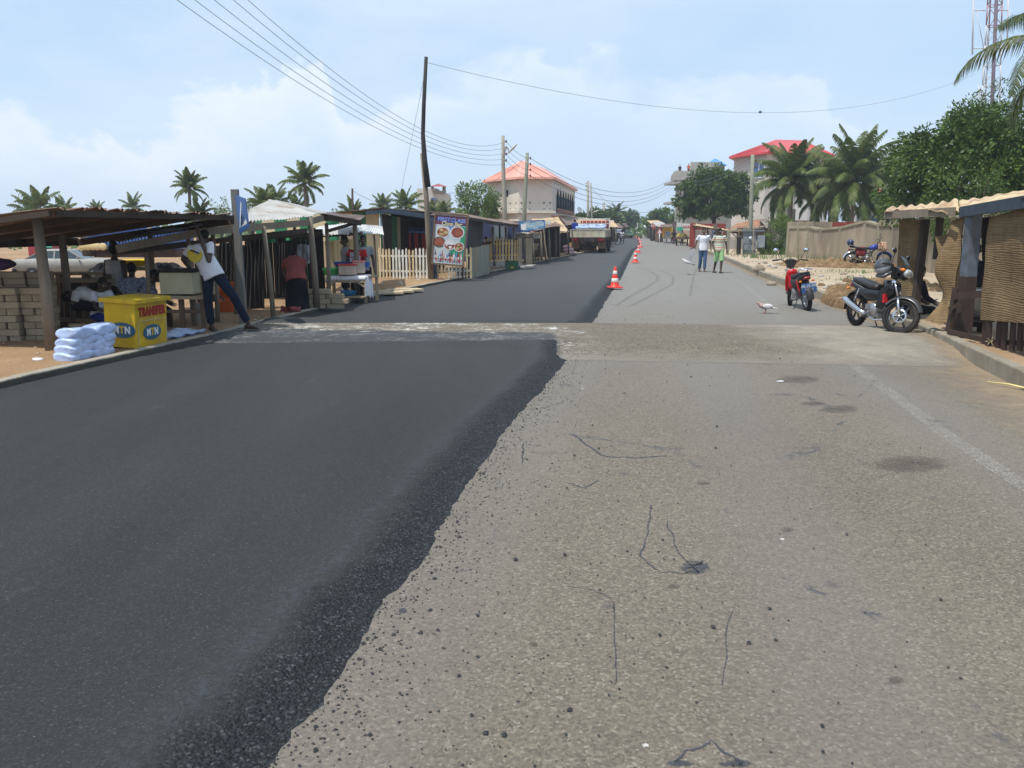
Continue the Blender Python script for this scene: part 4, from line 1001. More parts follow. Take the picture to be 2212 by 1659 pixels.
# blue roadster near the compound wall
pb = g(1867, 576, .15)
bb = motorcycle('blue roadster motorcycle with wire wheels parked by the compound wall', (pb.x+.1, pb.y, .16), RD(78), RD(-7), 'roadster', RD(-10), paint=M_bluetank, rack=True)
for nm, lbl, c_, hx, m_ in (('blanket', 'dark red cloth draped over the blue roadster seat', 'cloth', (.32,.79), mat('dark_red_cloth', (.16,.012,.015), .95, 0, .3, 9, .6, 15)),
                            ('animal_print_cover', 'brown and white spotted cover over the blue roadster headlight', 'cover', (-.50,1.0), None)):
    if m_ is None:
        n = N('spotted_cover'); c = n.ramp(n.noise(13, None, 4), [(.42, (.20,.07,.03)), (.5, (.55,.42,.30)), (.62, (.25,.10,.05))]); n.bump(n.noise(12, None, 3), .8, .03); m_ = n.set(c, .95)
    mb = MB(); yc, zc = hx; vs = []; nn = 14
    for i in range(nn+1):
        for j in range(nn+1):
            u, v = i/nn*2-1, j/nn*2-1; drop = (abs(u)**2.2)*(.36 if nm == 'blanket' else .34)
            vs.append((u*(.16 if nm == 'blanket' else .22) + .02*noise.noise(V((i*.5, j*.4, 1))), yc+v*(.16 if nm == 'blanket' else .15)*(1+.2*abs(u)) + .02*noise.noise(V((i*.4, j*.5, 5))), zc + .03 - drop + .03*noise.noise(V((i*.6, j*.7, 3)))))
    mb.add(vs, [(i*(nn+1)+j, (i+1)*(nn+1)+j, (i+1)*(nn+1)+j+1, i*(nn+1)+j+1) for i in range(nn) for j in range(nn)], True)
    o = solo(mb, nm, m_, lbl, c_, world=False); o.location = bb.location; o.rotation_euler = bb.rotation_euler
    sld = o.modifiers.new('thick', 'SOLIDIFY'); sld.thickness = .012
h2 = T('helmet', 'dark blue helmet resting on the tail rack of the blue roadster', 'helmet', MW(bb) @ V((0,.74,1.0)))
m = MB(); m.ball((0,0,0), (.135,.155,.13), 16, 12, zmin=-.8); part(m, 'shell', flat('dark_blue_helmet', (.02,.03,.09), .2, 0, .6), h2)
m = MB(); m.tube([(-.11,-.06,-.10),(-.05,-.15,-.09),(.05,-.15,-.09),(.11,-.06,-.10)], .022, 8, round_=True); part(m, 'chin_bar', M_blackp, h2)

# ridden motorcycles further off
RIDE = dict(pel=(0,.10,.83), spi=(0,.06,1.02), che=(0,.0,1.20), nck=(0,-.03,1.35), hed=(0,-.05,1.49), shL=(.19,-.01,1.29), elL=(.30,-.12,1.10), wrL=(.30,-.27,1.02), shR=(-.19,-.01,1.29), elR=(-.30,-.12,1.10), wrR=(-.30,-.27,1.02),
            hiL=(.10,.08,.80), knL=(.22,-.22,.66), anL=(.20,.05,.26), hiR=(-.10,.08,.80), knR=(-.22,-.22,.66), anR=(-.20,.05,.26))
def rider(label, ml, px_, rz, top, bottom=None, paint=None, z=0, backfoot=False):
    p = g(*px_); 
    motorcycle(ml, (p.x, p.y, 0), rz, 0, 'underbone', 0, paint=paint or M_blackp, far_=True)
    pose = dict(RIDE)
    if backfoot: pose.update(anL=(.34,.15,.085), knL=(.26,-.10,.50))
    person(label, (p.x, p.y, 0), rz, pose, top=top, bottom=bottom or M_navy, vox=.03, feet=None)
rider('motorcycle rider in white long shirt coming up the fresh lane', 'motorcycle ridden towards the viewer on the fresh lane', (1342.5, 527), RD(6), M_white)
rider('motorcycle rider in black shirt, back turned, one foot down by the coconut cart', 'red and black motorcycle stopped on the right beside the coconut cart', (1455, 527), RD(176), M_dk, paint=M_redp, backfoot=True)
rider('far rider in pink shirt beyond the lorry', 'small far motorcycle beyond the lorry', (1299, 514), RD(5), cloth('pale_pink', (.6,.35,.4)))
rider('far rider in white near the vanishing end of the lane', 'far motorcycle on the lane near the road end', (1385, 505), RD(5), M_white)

# --- generic car body by cross-sections
def car(label, loc, rz, paint, L=4.3, Wd=1.7, Hc=1.42, kind='saloon', extra=None, roofmat=None, group=None):
    root = T('car', label, 'car', loc, rz, group)
    y = [-.5,-.485,-.42,-.30,-.20,-.03,.16,.24,.34,.44,.49,.5]; hood, roof = .62, 1.0
    low = [.50,.42,.30,.24,.22,.22,.22,.22,.24,.30,.42,.52]
    if kind == 'hatch': belt = [.52,.58,.62,.66,.68,.70,.70,.70,.70,.70,.66,.58]
    else: belt = [.52,.58,.62,.66,.67,.68,.69,.69,.68,.67,.63,.56]
    m = MB(); vs = []
    sec = [(-.46,'l'),(-.5,'m'),(-.49,'b'),(-.42,'t'),(.42,'t'),(.49,'b'),(.5,'m'),(.46,'l')]
    for yy, lo, be in zip(y, low, belt):
        nr = 1 - .12*max(0, (abs(yy)-.38)/.12)
        for sx_, c in sec:
            z = {'l': lo, 'm': (lo+be)/2+.03, 'b': be-.02, 't': be+.02}[c]
            vs.append((sx_*Wd*nr, yy*L, z*Hc))
    k = 8; fs = [(i*k+j, i*k+(j+1)%k, (i+1)*k+(j+1)%k, (i+1)*k+j) for i in range(len(y)-1) for j in range(k)]
    fs += [list(range(k-1,-1,-1)), [(len(y)-1)*k+j for j in range(k)]]
    m.add(vs, fs, True); body = part(m, 'body', paint, root)
    g0, g1, g2, g3 = (-.21,-.06,.20,.36) if kind == 'saloon' else (-.24,-.10,.34,.46)
    m = MB(); wb_, wt = Wd*.43, Wd*.36
    lo = [(-wb_,g0*L,.68*Hc),(wb_,g0*L,.68*Hc),(wb_,g3*L,.69*Hc),(-wb_,g3*L,.69*Hc)]; hi = [(-wt,g1*L,.965*Hc),(wt,g1*L,.965*Hc),(wt,g2*L,.965*Hc),(-wt,g2*L,.965*Hc)]
    m.hexa([V(v) for v in lo+hi]); part(m, 'windows', glassmat('car_glass', (.03,.04,.045)), root)
    m = MB(); m.hexa([V((-wt-.02,g1*L-.02,.955*Hc)),V((wt+.02,g1*L-.02,.955*Hc)),V((wt+.02,g2*L+.02,.955*Hc)),V((-wt-.02,g2*L+.02,.955*Hc)),V((-wt+.06,g1*L+.1,Hc)),V((wt-.06,g1*L+.1,Hc)),V((wt-.06,g2*L-.1,Hc)),V((-wt+.06,g2*L-.1,Hc))])
    for s in (-1, 1):
        for (ya, yb) in ((g0,g1),(g3,g2)): m.bar((s*(wb_+.005),ya*L,.68*Hc), (s*(wt+.005),yb*L,.97*Hc), .06, .05)
        m.bar((s*(wb_+.004),(g0+g3)/2*L,.68*Hc), (s*(wt+.004),(g1+g2)/2*L,.97*Hc), .07, .05)
    part(m, 'roof', roofmat or paint, root)
    rot = Matrix(((0,0,1),(1,0,0),(0,1,0)))
    for s in (-1, 1):
        for yy in (-.31, .30):
            c = V((s*Wd*.44, yy*L, .30)); t = MB(); t.lathe([(.19,-.09),(.28,-.10),(.30,-.06),(.30,.06),(.28,.10),(.19,.09),(.19,-.09)], c, 20, rot)
            w_ = part(t, 'wheel', M_tyre, root); t = MB(); t.lathe([(0,.075*s),(.08,.085*s),(.19,.06*s),(.195,0)], c, 16, rot); part(t, 'rim', M_alu, w_)
    for s in (-1, 1):
        m = MB(); m.ball((s*Wd*.36,-.475*L,.55*Hc), (.17,.07,.09), 10, 6); part(m, 'headlight', M_lens, root)
        m = MB(); m.ball((s*Wd*.38,.480*L,.57*Hc), (.14,.06,.09), 10, 6); part(m, 'tail_light', M_taill, root)
        m = MB(); m.ball((s*(Wd*.5+.06),-.17*L,.72*Hc), (.08,.05,.06), 8, 6); part(m, 'door_mirror', paint, root)
    for yy, nm in ((-.495,'front_bumper'),(.49,'rear_bumper')):
        m = MB(); m.tube([(-Wd*.42,yy*L,.33*Hc),(0,yy*L*1.03,.33*Hc),(Wd*.42,yy*L,.33*Hc)], [(.06,.10)]*3, 10, side=(0,1,0)); part(m, nm, M_blackm, root)
    if extra: extra(root)
    return root
M_taxi = flat('taxi_green_paint', (.42,.70,.46), .3); M_taxiy = flat('taxi_orange_wing', (.75,.32,.02), .4)
def taxi_extra(root):
    for s in (-1, 1):
        m = MB(); m.box((s*.80,1.45,.72), (.16,.9,.34)); part(m, 'orange_wing', M_taxiy, root, bevel=.05)
    m = MB(); m.box((0,0,1.47), (.5,.16,.12)); part(m, 'roof_sign', M_whitep, root, bevel=.02)
    m = MB(); m.box((0,2.16,.62), (.5,.02,.13)); part(m, 'number_plate', flat('yellow_plate', (.7,.5,.05), .5), root)
pt = g(1363, 511.5)
car('pale green taxi with orange rear wings driving away on the fresh lane', (pt.x, 132, 0) if 0 else (q(1351,511.5,152).x, 152, 0), RD(189), M_taxi, kind='hatch', extra=taxi_extra, Hc=1.45)
pc_ = g(138, 602, -.65)
car('dusty white saloon car parked on the sand behind the block stacks', (pc_.x+.3, pc_.y, -.66), RD(98), mat('dusty_white_paint', (.27,.27,.25), .55, 0, .12, 3, .1, 30, .4), L=4.5, roofmat=mat('dusty_white_paint', (0,0,0)))
for i, (x, Y, c_, lb) in enumerate(((1372, 190, M_whitep, 'white car far up the road, left of the cone line'), (1402, 210, flat('far_green_paint', (.2,.4,.3), .4), 'far green taxi coming down the right lane'), (1330, 215, M_whitep, 'white van-like car parked far on the left side'), (1412, 240, M_silver, 'silver car parked at the far right road side'), (1350, 250, M_blackp, 'dark car far off at the left roadside'))):
    w_ = q(x, 505, Y); car(lb, (w_.x, Y, 0), RD(10 if i % 2 else 190), c_, kind='hatch')

# --- lorry with dropside bed, loaded with sachet water
pl_ = g(1262, 545.5); tr = T('lorry', 'old beige dropside lorry parked on the fresh lane, loaded with bags of sachet water', 'lorry', (pl_.x+.35, pl_.y+.0, 0), RD(-11))
tr.location = (q(1269, 546, 57.0).x, 57.0, 0)
M_bed = mat('faded_beige_steel', (.42,.39,.30), .6, 0, .2, 2, .3, 20, .3, dirt=(.22,.12,.06), dirt_amt=.6); M_chass = mat('rusty_chassis', (.06,.035,.025), .85, 0, .4, 5, .4, 20)
M_flap = mat('brown_mudflap', (.20,.12,.07), .85, 0, .25, 3, .3, 20); M_cab = mat('lorry_cab_red', (.32,.03,.03), .5, 0, .2, 2, .2, 20)
m = MB(); m.box((0,2.3,1.12), (2.40,4.7,.10)); m.box((-.42,2.8,.92), (.10,6.2,.22)); m.box((.42,2.8,.92), (.10,6.2,.22)); m.box((0,.06,.96), (2.3,.10,.16)); part(m, 'chassis', M_chass, tr)
m = MB(); m.box((0,0,1.42), (2.42,.05,.52))
for x in (-1.2,-.72,-.24,.24,.72,1.2): m.box((x,-.035,1.42), (.05,.03,.54))
m.box((0,-.035,1.67), (2.44,.04,.05)); m.box((0,-.035,1.17), (2.44,.04,.05)); part(m, 'tailgate', M_bed, tr)
for s in (-1, 1):
    m = MB(); m.box((s*1.21,2.3,1.42), (.05,4.6,.52))
    for i in range(9): m.box((s*1.245,.1+i*.55,1.42), (.03,.05,.54))
    part(m, 'side_board', M_bed, tr)
m = MB()
for i in range(9): m.box((-1.15+i*.2875,4.62,1.98), (.05,.05,1.0))
m.box((0,4.62,2.45), (2.4,.07,.07)); m.box((0,4.62,2.1), (2.4,.05,.05)); m.box((0,4.62,1.7), (2.4,.05,.05)); part(m, 'headboard', flat('white_rail', (.65,.62,.55), .6), tr)
m = MB(); m.box((0,5.6,.85), (1.9,1.6,.6)); part(m, 'cab_base', M_chass, tr); m = MB(); side = [(4.75,1.2),(6.45,1.2),(6.5,1.4),(6.3,1.5),(6.1,2.30),(4.8,2.34)]
m.prism([(-1.05,y,z) for y, z in side], (2.1,0,0)); cb = part(m, 'cab', M_cab, tr, bevel=.06)
m = MB(); m.box((0,4.745,1.85), (1.5,.02,.6)); part(m, 'rear_window', glassmat('car_glass'), tr)
rotx = Matrix(((0,0,1),(1,0,0),(0,1,0)))
for s in (-1, 1):
    for yy, dd in ((1.25,0),(5.4,0)):
        for off in ((0,.27) if yy < 2 else (0,)):
            t = MB(); c = V((s*(1.06-off), yy, .48)); t.lathe([(.28,-.11),(.44,-.12),(.48,-.08),(.48,.08),(.44,.12),(.28,.11),(.28,-.11)], c, 24, rotx); w_ = part(t, 'wheel', M_tyre, tr)
            t = MB(); t.lathe([(0,.02*s),(.12,.02*s),(.2,-.02*s),(.29,.08*s)], c, 18, rotx); part(t, 'rim', M_bed, w_)
    m = MB(); m.box((s*.92,.62,.62), (.55,.03,.52)); part(m, 'mudflap', M_flap, tr)
    m = MB(); m.box((s*.92,-.01,.99), (.42,.05,.15)); part(m, 'tail_light', M_taill, tr)
m = MB(); m.tube([(-.5,1.25,.45),(.5,1.25,.45)], .09, 10); m.ball((0,1.25,.45), .22, 12, 8); part(m, 'rear_axle', M_chass, tr)
m = MB(); m.box((0,-.015,.97), (.5,.03,.13)); np_ = part(m, 'number_plate', M_blackm, tr)
M_bag = mat('clear_plastic_bagged_water', (.42,.52,.76), .2, 0, .22, 5, .4, 26, .6, bdist=.03)
r_ = random.Random(4)
bagme = None
def pillow(name, dx, dy, dz, seed):
    m = MB(); m.ball((0,0,0), (dx/2*1.35,dy/2*1.35,dz/2*1.35), 22, 14)
    m.v = [V((max(-dx/2,min(dx/2,v.x)), max(-dy/2,min(dy/2,v.y)), max(-dz/2,min(dz/2,v.z)))) + V((1,1,1))*(.08*dz*noise.noise(v*8+V((seed,0,0)))) for v in m.v]
    return m.mesh(name, [M_bag])
bagme = [pillow('water_bag', .56, .42, .20, i) for i in range(3)]
def bag(p, rz, lb, grp, sc=1.0):
    o = bpy.data.objects.new('water_bag', r_.choice(bagme)); COL.objects.link(o); o.location = p; o.rotation_euler = (r_.uniform(-.1,.1), r_.uniform(-.1,.1), rz); o.scale = (sc,)*3
    return tag(o, lb, 'water bag', grp)
for k in range(3):
    for i in range(4):
        p = MW(tr) @ V((-.62+i*.50, .30+r_.uniform(-.03,.03), 1.28+k*.26)); bag(p, RD(-11)+r_.uniform(-.1,.1), 'bag of clear sachet water stacked at the back of the lorry bed', 'water bags on the lorry', 1.0 if k < 2 else .95)
for i in range(5):
    p = MW(tr) @ V((-.75+i*.42, .9+r_.uniform(0,.3), 1.92)); bag(p, r_.uniform(-.3,.3), 'bag of clear sachet water stacked at the back of the lorry bed', 'water bags on the lorry')
p = MW(tr) @ V((-.98,.35,1.92))
tag_ = person('loader in blue shirt sitting among the water bags on the lorry', (p.x, p.y, 1.18), RD(170), SIT, top=M_blue, bottom=M_dk, vox=.03, scale=.95)
# ================================================================ left side: stalls, kiosks, fences, buildings
M_wg = wood('weathered_grey_timber', (.20,.165,.125)); M_wd = wood('dark_timber', (.055,.040,.030)); M_wm = wood('brown_timber', (.15,.10,.065)); M_wl = wood('pale_timber', (.34,.26,.17))
def tinmat(name, col, rust, amt, rough=.55):
    n = N(name); a = n.noise(1.4, None, 6, .65)
    c = n.ramp(n.noise(5, None, 4), [(.3, tuple(x*.85 for x in col)), (.7, tuple(min(1, x*1.12) for x in col))])
    c = n.mix(n.ramp(a, [(.62-amt*.45, 0.0), (.80-amt*.35, .95)]), c, n.ramp(n.noise(9, None, 5), [(.3, tuple(x*.6 for x in rust)), (.7, rust)]))
    n.bump(n.noise(14, None, 4), .3, .01); return n.set(c, rough, .15, .35)
M_tin = tinmat('grey_roofing_sheet', (.42,.41,.385), (.25,.15,.085), .25); M_tinr = tinmat('rusty_roofing_sheet', (.34,.29,.23), (.16,.075,.04), .75)
M_tiny = tinmat('buff_roofing_sheet', (.62,.47,.27), (.36,.17,.09), .40); M_tinp = tinmat('pale_roofing_sheet', (.60,.60,.58), (.30,.22,.15), .15)
M_block = mat('sandcrete_block', (.30,.245,.17), .95, 0, .22, 5, .8, 70, .1); M_nearblack = mat('near_black_board', (.028,.024,.021), .95, 0, .3, 5, .4, 20, .1)  # near-black colour shared by stall backs, dark panels and openings
M_conc = mat('concrete_render', (.36,.34,.31), .9, 0, .12, 1.2, .3, 25, .15, dirt=(.20,.17,.14), dirt_amt=.45)
M_yelpaint = flat('yellow_kiosk_paint', (.62,.40,.015), .45); M_logo = flat('logo_blue', (.02,.10,.17), .45); M_redtx = mat('brushed_red_paint', (.33,.02,.012), .7)
M_cream = flat('cream_paint', (.50,.43,.27), .6)

def post(mb, top, bot, w=.09): mb.tube([V(bot), V(bot).lerp(V(top), .5)+V((.012,.01,0)), V(top)], [w*.55, w*.52, w*.46], 8, smooth=True)
def stall(name, label, cat, base, roofs, posts, beams=(), roofmat=None, postmat=None, extra=None, waves=26, amp=.014, th=.006, rag=.02, group=None, sag=.04):
    """open shack: Empty at base; roofs = list of 4-corner sheets (world), posts = [(top,bottom,w)]"""
    root = T(name, label, cat, base, group=group)
    for i, rf in enumerate(roofs):
        cs = rf[:4]; m_ = rf[4] if len(rf) > 4 else (roofmat or M_tinr); wv = rf[5] if len(rf) > 5 else waves
        m = MB(); m.sheet(*cs, waves=wv, amp=amp, th=th, nv=8, sag=sag, rag=rag, seed=i+len(label), res=6); part(m, 'roof_sheet', m_, root, world=True)
    for t, b, w in posts:
        m = MB(); post(m, t, b, w); part(m, 'post', postmat or M_wg, root, world=True)
    for a, b, w, h in beams:
        m = MB(); m.bar(a, b, w, h); part(m, 'beam', postmat or M_wd, root, world=True)
    if extra: extra(root)
    return root
Zm = V((0,0,1))
# ---- stall A, nearest, low rusty roof
FL, FR_, BL, BR = V((-5.62,10.0,1.95)), q(502,462,13.0), V((-9.6,11.2,1.52)), V((-8.2,15.4,1.55))
pA = [(q(79,468,10.7), g(111,757,.10), .14), (q(133,505,13.0), q(143,640,13.0)-V((0,0,.4)), .12), (q(322,470,14.5), q(330,690,14.5)-V((0,0,.3)), .10)]
def exA(root):
    m = MB(); m.bar(FL-Zm*.06+V((.05,.05,0)), FR_-Zm*.06, .06, .075); m.bar(BL-Zm*.08, BR-Zm*.08, .06, .14); m.bar(FL-Zm*.06, BL-Zm*.06, .05, .07); m.bar(FR_-Zm*.1, BR-Zm*.1, .05, .12)
    for k in (.25,.5,.75): m.bar(FL.lerp(FR_,k)-Zm*.06, BL.lerp(BR,k)-Zm*.06, .05, .09)
    part(m, 'roof_frame', M_wd, root, world=True)
stall('market_stall', 'nearest roadside stall with a low rusty corrugated roof over the block stacks and benches', 'market stall', g(111,757,.10),
      [(FL, FR_, BR, BL, M_tinr, 44)], pA, extra=exA, amp=.016, rag=.03)
# ---- stall B, hip-like pale roof on thin posts
a_ = q(250,522,12.4); b_ = q(443,485,13.3); c_ = q(661,469,16.0); d_ = q(694,460,17.4); r1 = q(581,433,17.6); r2 = q(599,434,19.6); e_ = q(455,487,18.5); f_ = q(716,462,20.5)
def exB(root):
    m = MB()
    for u, v in ((a_,b_),(b_,c_),(c_,d_),(d_,f_)): m.bar(u-Zm*.11, v-Zm*.11, .05, .12)
    part(m, 'roof_frame', M_wg, root, world=True)
    m = MB()   # near-black plank back wall with chinks of light
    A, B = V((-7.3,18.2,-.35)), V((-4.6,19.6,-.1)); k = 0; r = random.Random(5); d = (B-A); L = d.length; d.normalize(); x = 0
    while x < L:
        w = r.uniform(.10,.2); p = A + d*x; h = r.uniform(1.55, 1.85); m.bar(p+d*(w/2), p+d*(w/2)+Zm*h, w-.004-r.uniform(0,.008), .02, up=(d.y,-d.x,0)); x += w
    part(m, 'back_wall', M_nearblack, root, world=True)
stall('market_stall', 'middle stall with pale hipped corrugated roof and smoke-dark interior behind the signpost', 'market stall', g(591,685,.10),
      [(b_, c_, r1, q(505,470,15.5), M_tin, 30), (c_, d_, r1+V((.05,0,0)), r1, M_tin, 8), (d_, f_, r2, r1, M_tin, 22), (a_, b_, q(505,470,15.5)+V((0,0,0)), q(300,500,16.5), M_tin, 22), (r1, r2, e_+V((0,2,0)), e_, M_tin, 12)],
      [(q(569,488,14.7), g(591,686,.10), .085), (q(669,470,16.2), g(685,667,.10), .12), (q(313,520,12.9), q(323,690,12.9), .07), (q(405,500,13.4), q(421,712,13.4), .08), (q(459,500,14.0), q(470,690,14.0)-V((0,0,.1)), .08), (q(505,497,15.4), q(511,690,15.4)-V((0,0,.05)), .09), (q(705,482,18.2), q(711,648,18.2)-V((0,0,.08)), .09), (q(636,490,19.5), q(640,640,19.5), .08)],
      [(a_-Zm*.16, c_-Zm*.26, .05, .09), (q(470,520,15.5), q(690,505,18.5), .06, .08)], extra=exB, rag=.015)
# hanging nets and dark cloths inside stall B
n = N('sunflecked_net_curtain'); v = n.voro(30, n.mapping((1,1,.8)))
tw = n.ramp(n.noise(2.5, None, 5, .7), [(.52, 0.0), (.66, 1.0)]); sp = n.math('MULTIPLY', n.ramp(v, [(.10, 1.0), (.17, 0.0)]), tw)
M_net = n.set(n.mix(sp, (.018,.015,.013), (.42,.36,.27)), .9)  # pale flecks of sunlight painted into the dark net colour
def curtain(label, x0, x1, y0, y1, Y, mt, cat='curtain', name='curtain', waves=5, dx=0):
    m = MB(); a, b = q(x0,y0,Y), q(x1,y0,Y); c, d = q(x1+dx,y1,Y), q(x0+dx,y1,Y)
    m.sheet(a, b, c, d, waves=waves, amp=.035, th=.004, nv=10, sag=.12, rag=.03, seed=int(x0), res=10); return solo(m, name, mt, label, cat, loc=(d+c)/2)
curtain('dark speckled net hanging at the left inside the dark stall', 474, 520, 520, 672, 16.6, M_net)
curtain('dark speckled net hanging behind the thin post in the dark stall', 528, 572, 515, 676, 16.4, M_net)
curtain('dark speckled net hanging at the right inside the dark stall, beside the woman in pink', 600, 632, 525, 640, 17.6, M_net)
M_greensh = flat('green_tarpaulin', (.02,.20,.09), .5)
curtain('small scalloped green tarpaulin scrap hung under the stall beam', 566, 596, 503, 524, 19.0, M_greensh, 'tarpaulin', 'tarpaulin', 2)
curtain('green tarpaulin sheet hanging between posts at the back of the stall', 618, 656, 512, 560, 20.2, M_greensh, 'tarpaulin', 'tarpaulin', 3)
curtain('grey cloth hanging from the stall beam near the woman in pink', 642, 668, 528, 570, 17.4, M_grey, 'cloth', 'hanging_cloth', 3)
curtain('crumpled red cloth lying at the foot of the woman in pink', 605, 650, 662, 684, 15.6, M_pink, 'cloth', 'red_cloth', 3)
curtain('orange cloth draped on the bench behind the bending man', 444, 475, 583, 632, 14.6, M_org, 'cloth', 'orange_cloth', 3)
# ---- low lean-to behind with the two pale triangular roofs
stall('lean_to', 'small lean-to with pale curled roofing sheets in front of the striped kiosk', 'lean-to', q(745,640,22),
      [(q(655,507,20.5), q(752,507,21), q(779,478,23.5), q(690,490,24), M_tinp, 14), (q(752,500,21.5), q(829,507,22.5), q(826,489,26), q(774,484,25), M_tinp, 14)],
      [(q(781,500,21.8), q(785,640,21.8)-Zm*.05, .08), (q(745,505,21.2), q(748,625,21.2), .07), (q(808,507,23), q(812,600,23), .06)], [(q(655,511,20.6), q(780,505,21.6), .05, .08)], rag=.02)
# ---- stall C dark-edged roof right of the hip roof
stall('market_stall', 'stall with thin dark scalloped roof right of the pale hipped roof, over the basin table', 'market stall', q(776,640,19),
      [(q(694,461,17.6), q(777,476,18.6), q(790,466,22.5), q(716,460,22.5), M_tinr, 16)],
      [(q(766,475,18.8), q(772,640,18.8), .12)], [(q(694,466,17.7), q(779,482,18.6), .05, .11), (q(705,500,18.0), q(780,478,18.8), .04, .07)], rag=.02)

# ---- striped green and cream kiosk
M_green = flat('bottle_green_paint', (.012,.16,.065), .55)
ks = T('kiosk', 'long plank kiosk painted in green and cream vertical stripes', 'kiosk', q(823,590,28))
def boards(mb, a, b, h0, h1, widths, mats_i, gap=.006, th=.025, r=random.Random(9)):
    a, b = V(a), V(b); d = b-a; L = math.hypot(d.x, d.y); x = 0; i = 0
    while x < L-1e-3:
        w = min(widths[i % len(widths)], L-x); t0, t1 = x/L, (x+w-gap)/L; p0, p1 = a+d*t0, a+d*t1; nn = V((d.y,-d.x,0)).normalized()*th
        h = h0+(h1-h0)*(t0+t1)/2; mb.m = mats_i(i) if callable(mats_i) else mats_i[i % len(mats_i)]
        mb.hexa([p0, p1, p1+nn, p0+nn, p0+Zm*h, p1+Zm*h, p1+nn+Zm*h, p0+nn+Zm*h]); x += w; i += 1
A = q(560,600,29.5); B = q(823,594,28.0); A.z = B.z = -.08; C_ = V(q(884,590,31.5)); C_.z = 0
m = MB(); boards(m, A, B, 2.32, 2.36, [.13]*60, lambda i: 1 if ((33-i)//4) % 2 == 0 else 0, gap=.004)
part(m, 'front_wall', [M_cream, M_green], ks, world=True)
m = MB(); boards(m, B+V((.03,0,0)), C_, 2.30, 2.1, [.14]*30, lambda i: 1 if i < 1 or 9 <= i < 14 else (3 if 14 <= i < 17 else 2), gap=.012)
part(m, 'side_wall', [M_cream, M_green, M_wd, M_cream], ks, world=True)
m = MB(); m.sheet(q(690,462,27), q(823,449.5,27.2), q(1012,464,33), q(760,458,36), waves=40, amp=.02, th=.01, sag=.02); part(m, 'roof', M_tinr, ks, world=True)
m = MB(); m.bar(q(790,456,27.1)-Zm*.06, q(842,451,27.4)-Zm*.06, .03, .12); m.bar(q(842,451,27.4)-Zm*.07, q(944,467,28.2)-Zm*.05, .03, .16); part(m, 'fascia', flat('slate_blue_fascia', (.045,.07,.10), .6), ks, world=True)
m = MB(); m.tube([q(822,452,27.6), q(830,545,27.6)], .015, 6); part(m, 'downpipe', M_silver, ks, world=True)
# low board fence between post and people
fb = T('board_fence', 'low fence of cream and grey upright boards left of the youths', 'fence', q(742,606,23.5))
m = MB(); boards(m, q(698,612,23.5), q(779,606,23.8), 1.2, 1.22, [.09,.10,.08], [0,0,1,1,0], gap=.01); part(m, 'boards', [M_cream, M_wl], fb, world=True)
# ---- red hut with blue roof
M_redw = flat('red_board_paint', (.45,.03,.03), .6); M_bluet = flat('bright_blue_sheet', (.06,.26,.62), .5)
rh = T('hut', 'small open hut with bright blue roof edge and upright red boards', 'hut', q(900,560,32))
m = MB(); boards(m, q(880,562,32), q(924,562,32)+V((0,0,0)), 1.15, 1.15, [.16,.13], [0,1], gap=.0); part(m, 'board_wall', [M_redw, M_nearblack], rh, world=True)
m = MB(); m.hexa([q(876,502,31.5),q(926,504,31.5),q(926,501,34),q(876,499,34),q(876,500,31.5)+Zm*.02,q(926,502,31.5)+Zm*.02,q(926,494,34),q(876,486,34)]); part(m, 'roof', M_bluet, rh, world=True)
m = MB(); m.sheet(q(876,486,33.8), q(930,494,33.8), q(925,480,38), q(882,478,38), waves=12, amp=.02, th=.01); part(m, 'rear_roof', M_tinr, rh, world=True)
m = MB(); m.box(q(902,520,34), (2.2,.05,2.2)); part(m, 'back_wall', M_nearblack, rh, world=True)
m = MB(); m.box(q(903,577,31.6), (.95,.12,.62)); part(m, 'counter', mat('peach_render', (.62,.38,.20), .8), rh, world=True)

# ---- picket fences
M_wp = mat('chalky_white_paint', (.62,.62,.56), .8, 0, .15, 8, .3, 40, .2, dirt=(.42,.30,.16), dirt_amt=.55); M_cp = mat('worn_cream_paint', (.58,.46,.28), .8, 0, .2, 8, .3, 40, .2, dirt=(.35,.22,.12), dirt_amt=.5)
M_yp = mat('ochre_picket_paint', (.52,.33,.12), .8, 0, .25, 3, .3, 40, .2, dirt=(.25,.14,.07), dirt_amt=.6)
def picket(label, a, b, h, pitch, w, matfn, group=None, rails=(.25,.75), base=None, railm=None, zb=0, r=random.Random(2)):
    a, b = V(a), V(b); root = T('picket_fence', label, 'fence', a); d = b-a; L = math.hypot(d.x, d.y); nn = V((d.y,-d.x,0)).normalized(); k = int(L/pitch); tl = math.atan2(0, 1)
    for i in range(k+1):
        p = a+d*(i/k) + V((0,0,r.uniform(-.015,.015)+zb)); u = V((d.x,d.y,0)).normalized(); hh = h*r.uniform(.96,1.03); ln = r.uniform(-.015,.015)
        m = MB(); pts = [p-u*w/2, p+u*w/2, p+u*(w/2+ln)+Zm*(hh-w*.8), p+u*ln+Zm*hh, p+u*(-w/2+ln)+Zm*(hh-w*.8)]; m.prism([v+nn*.0 for v in pts], nn*.022)
        part(m, 'picket', matfn(i), root, world=True)
    m = MB()
    for t in rails: m.bar(a-nn*.016+Zm*(h*t+zb), b-nn*.016+Zm*(h*t+zb), .03, .06)
    part(m, 'rail', railm or M_wp, root, world=True)
    if base: m = MB(); m.bar(a+Zm*(zb/2-.1), b+Zm*(zb/2-.1), .22, zb+.2); part(m, 'plinth', M_conc, root, world=True)
    return root
picket('worn cream and white picket fence in front of the striped kiosk and red hut', g(822,601,.10), g(930,603,.10), .98, .115, .062, lambda i: M_cp if i < 4 or 8 < i < 11 or i > 14 else M_wp)
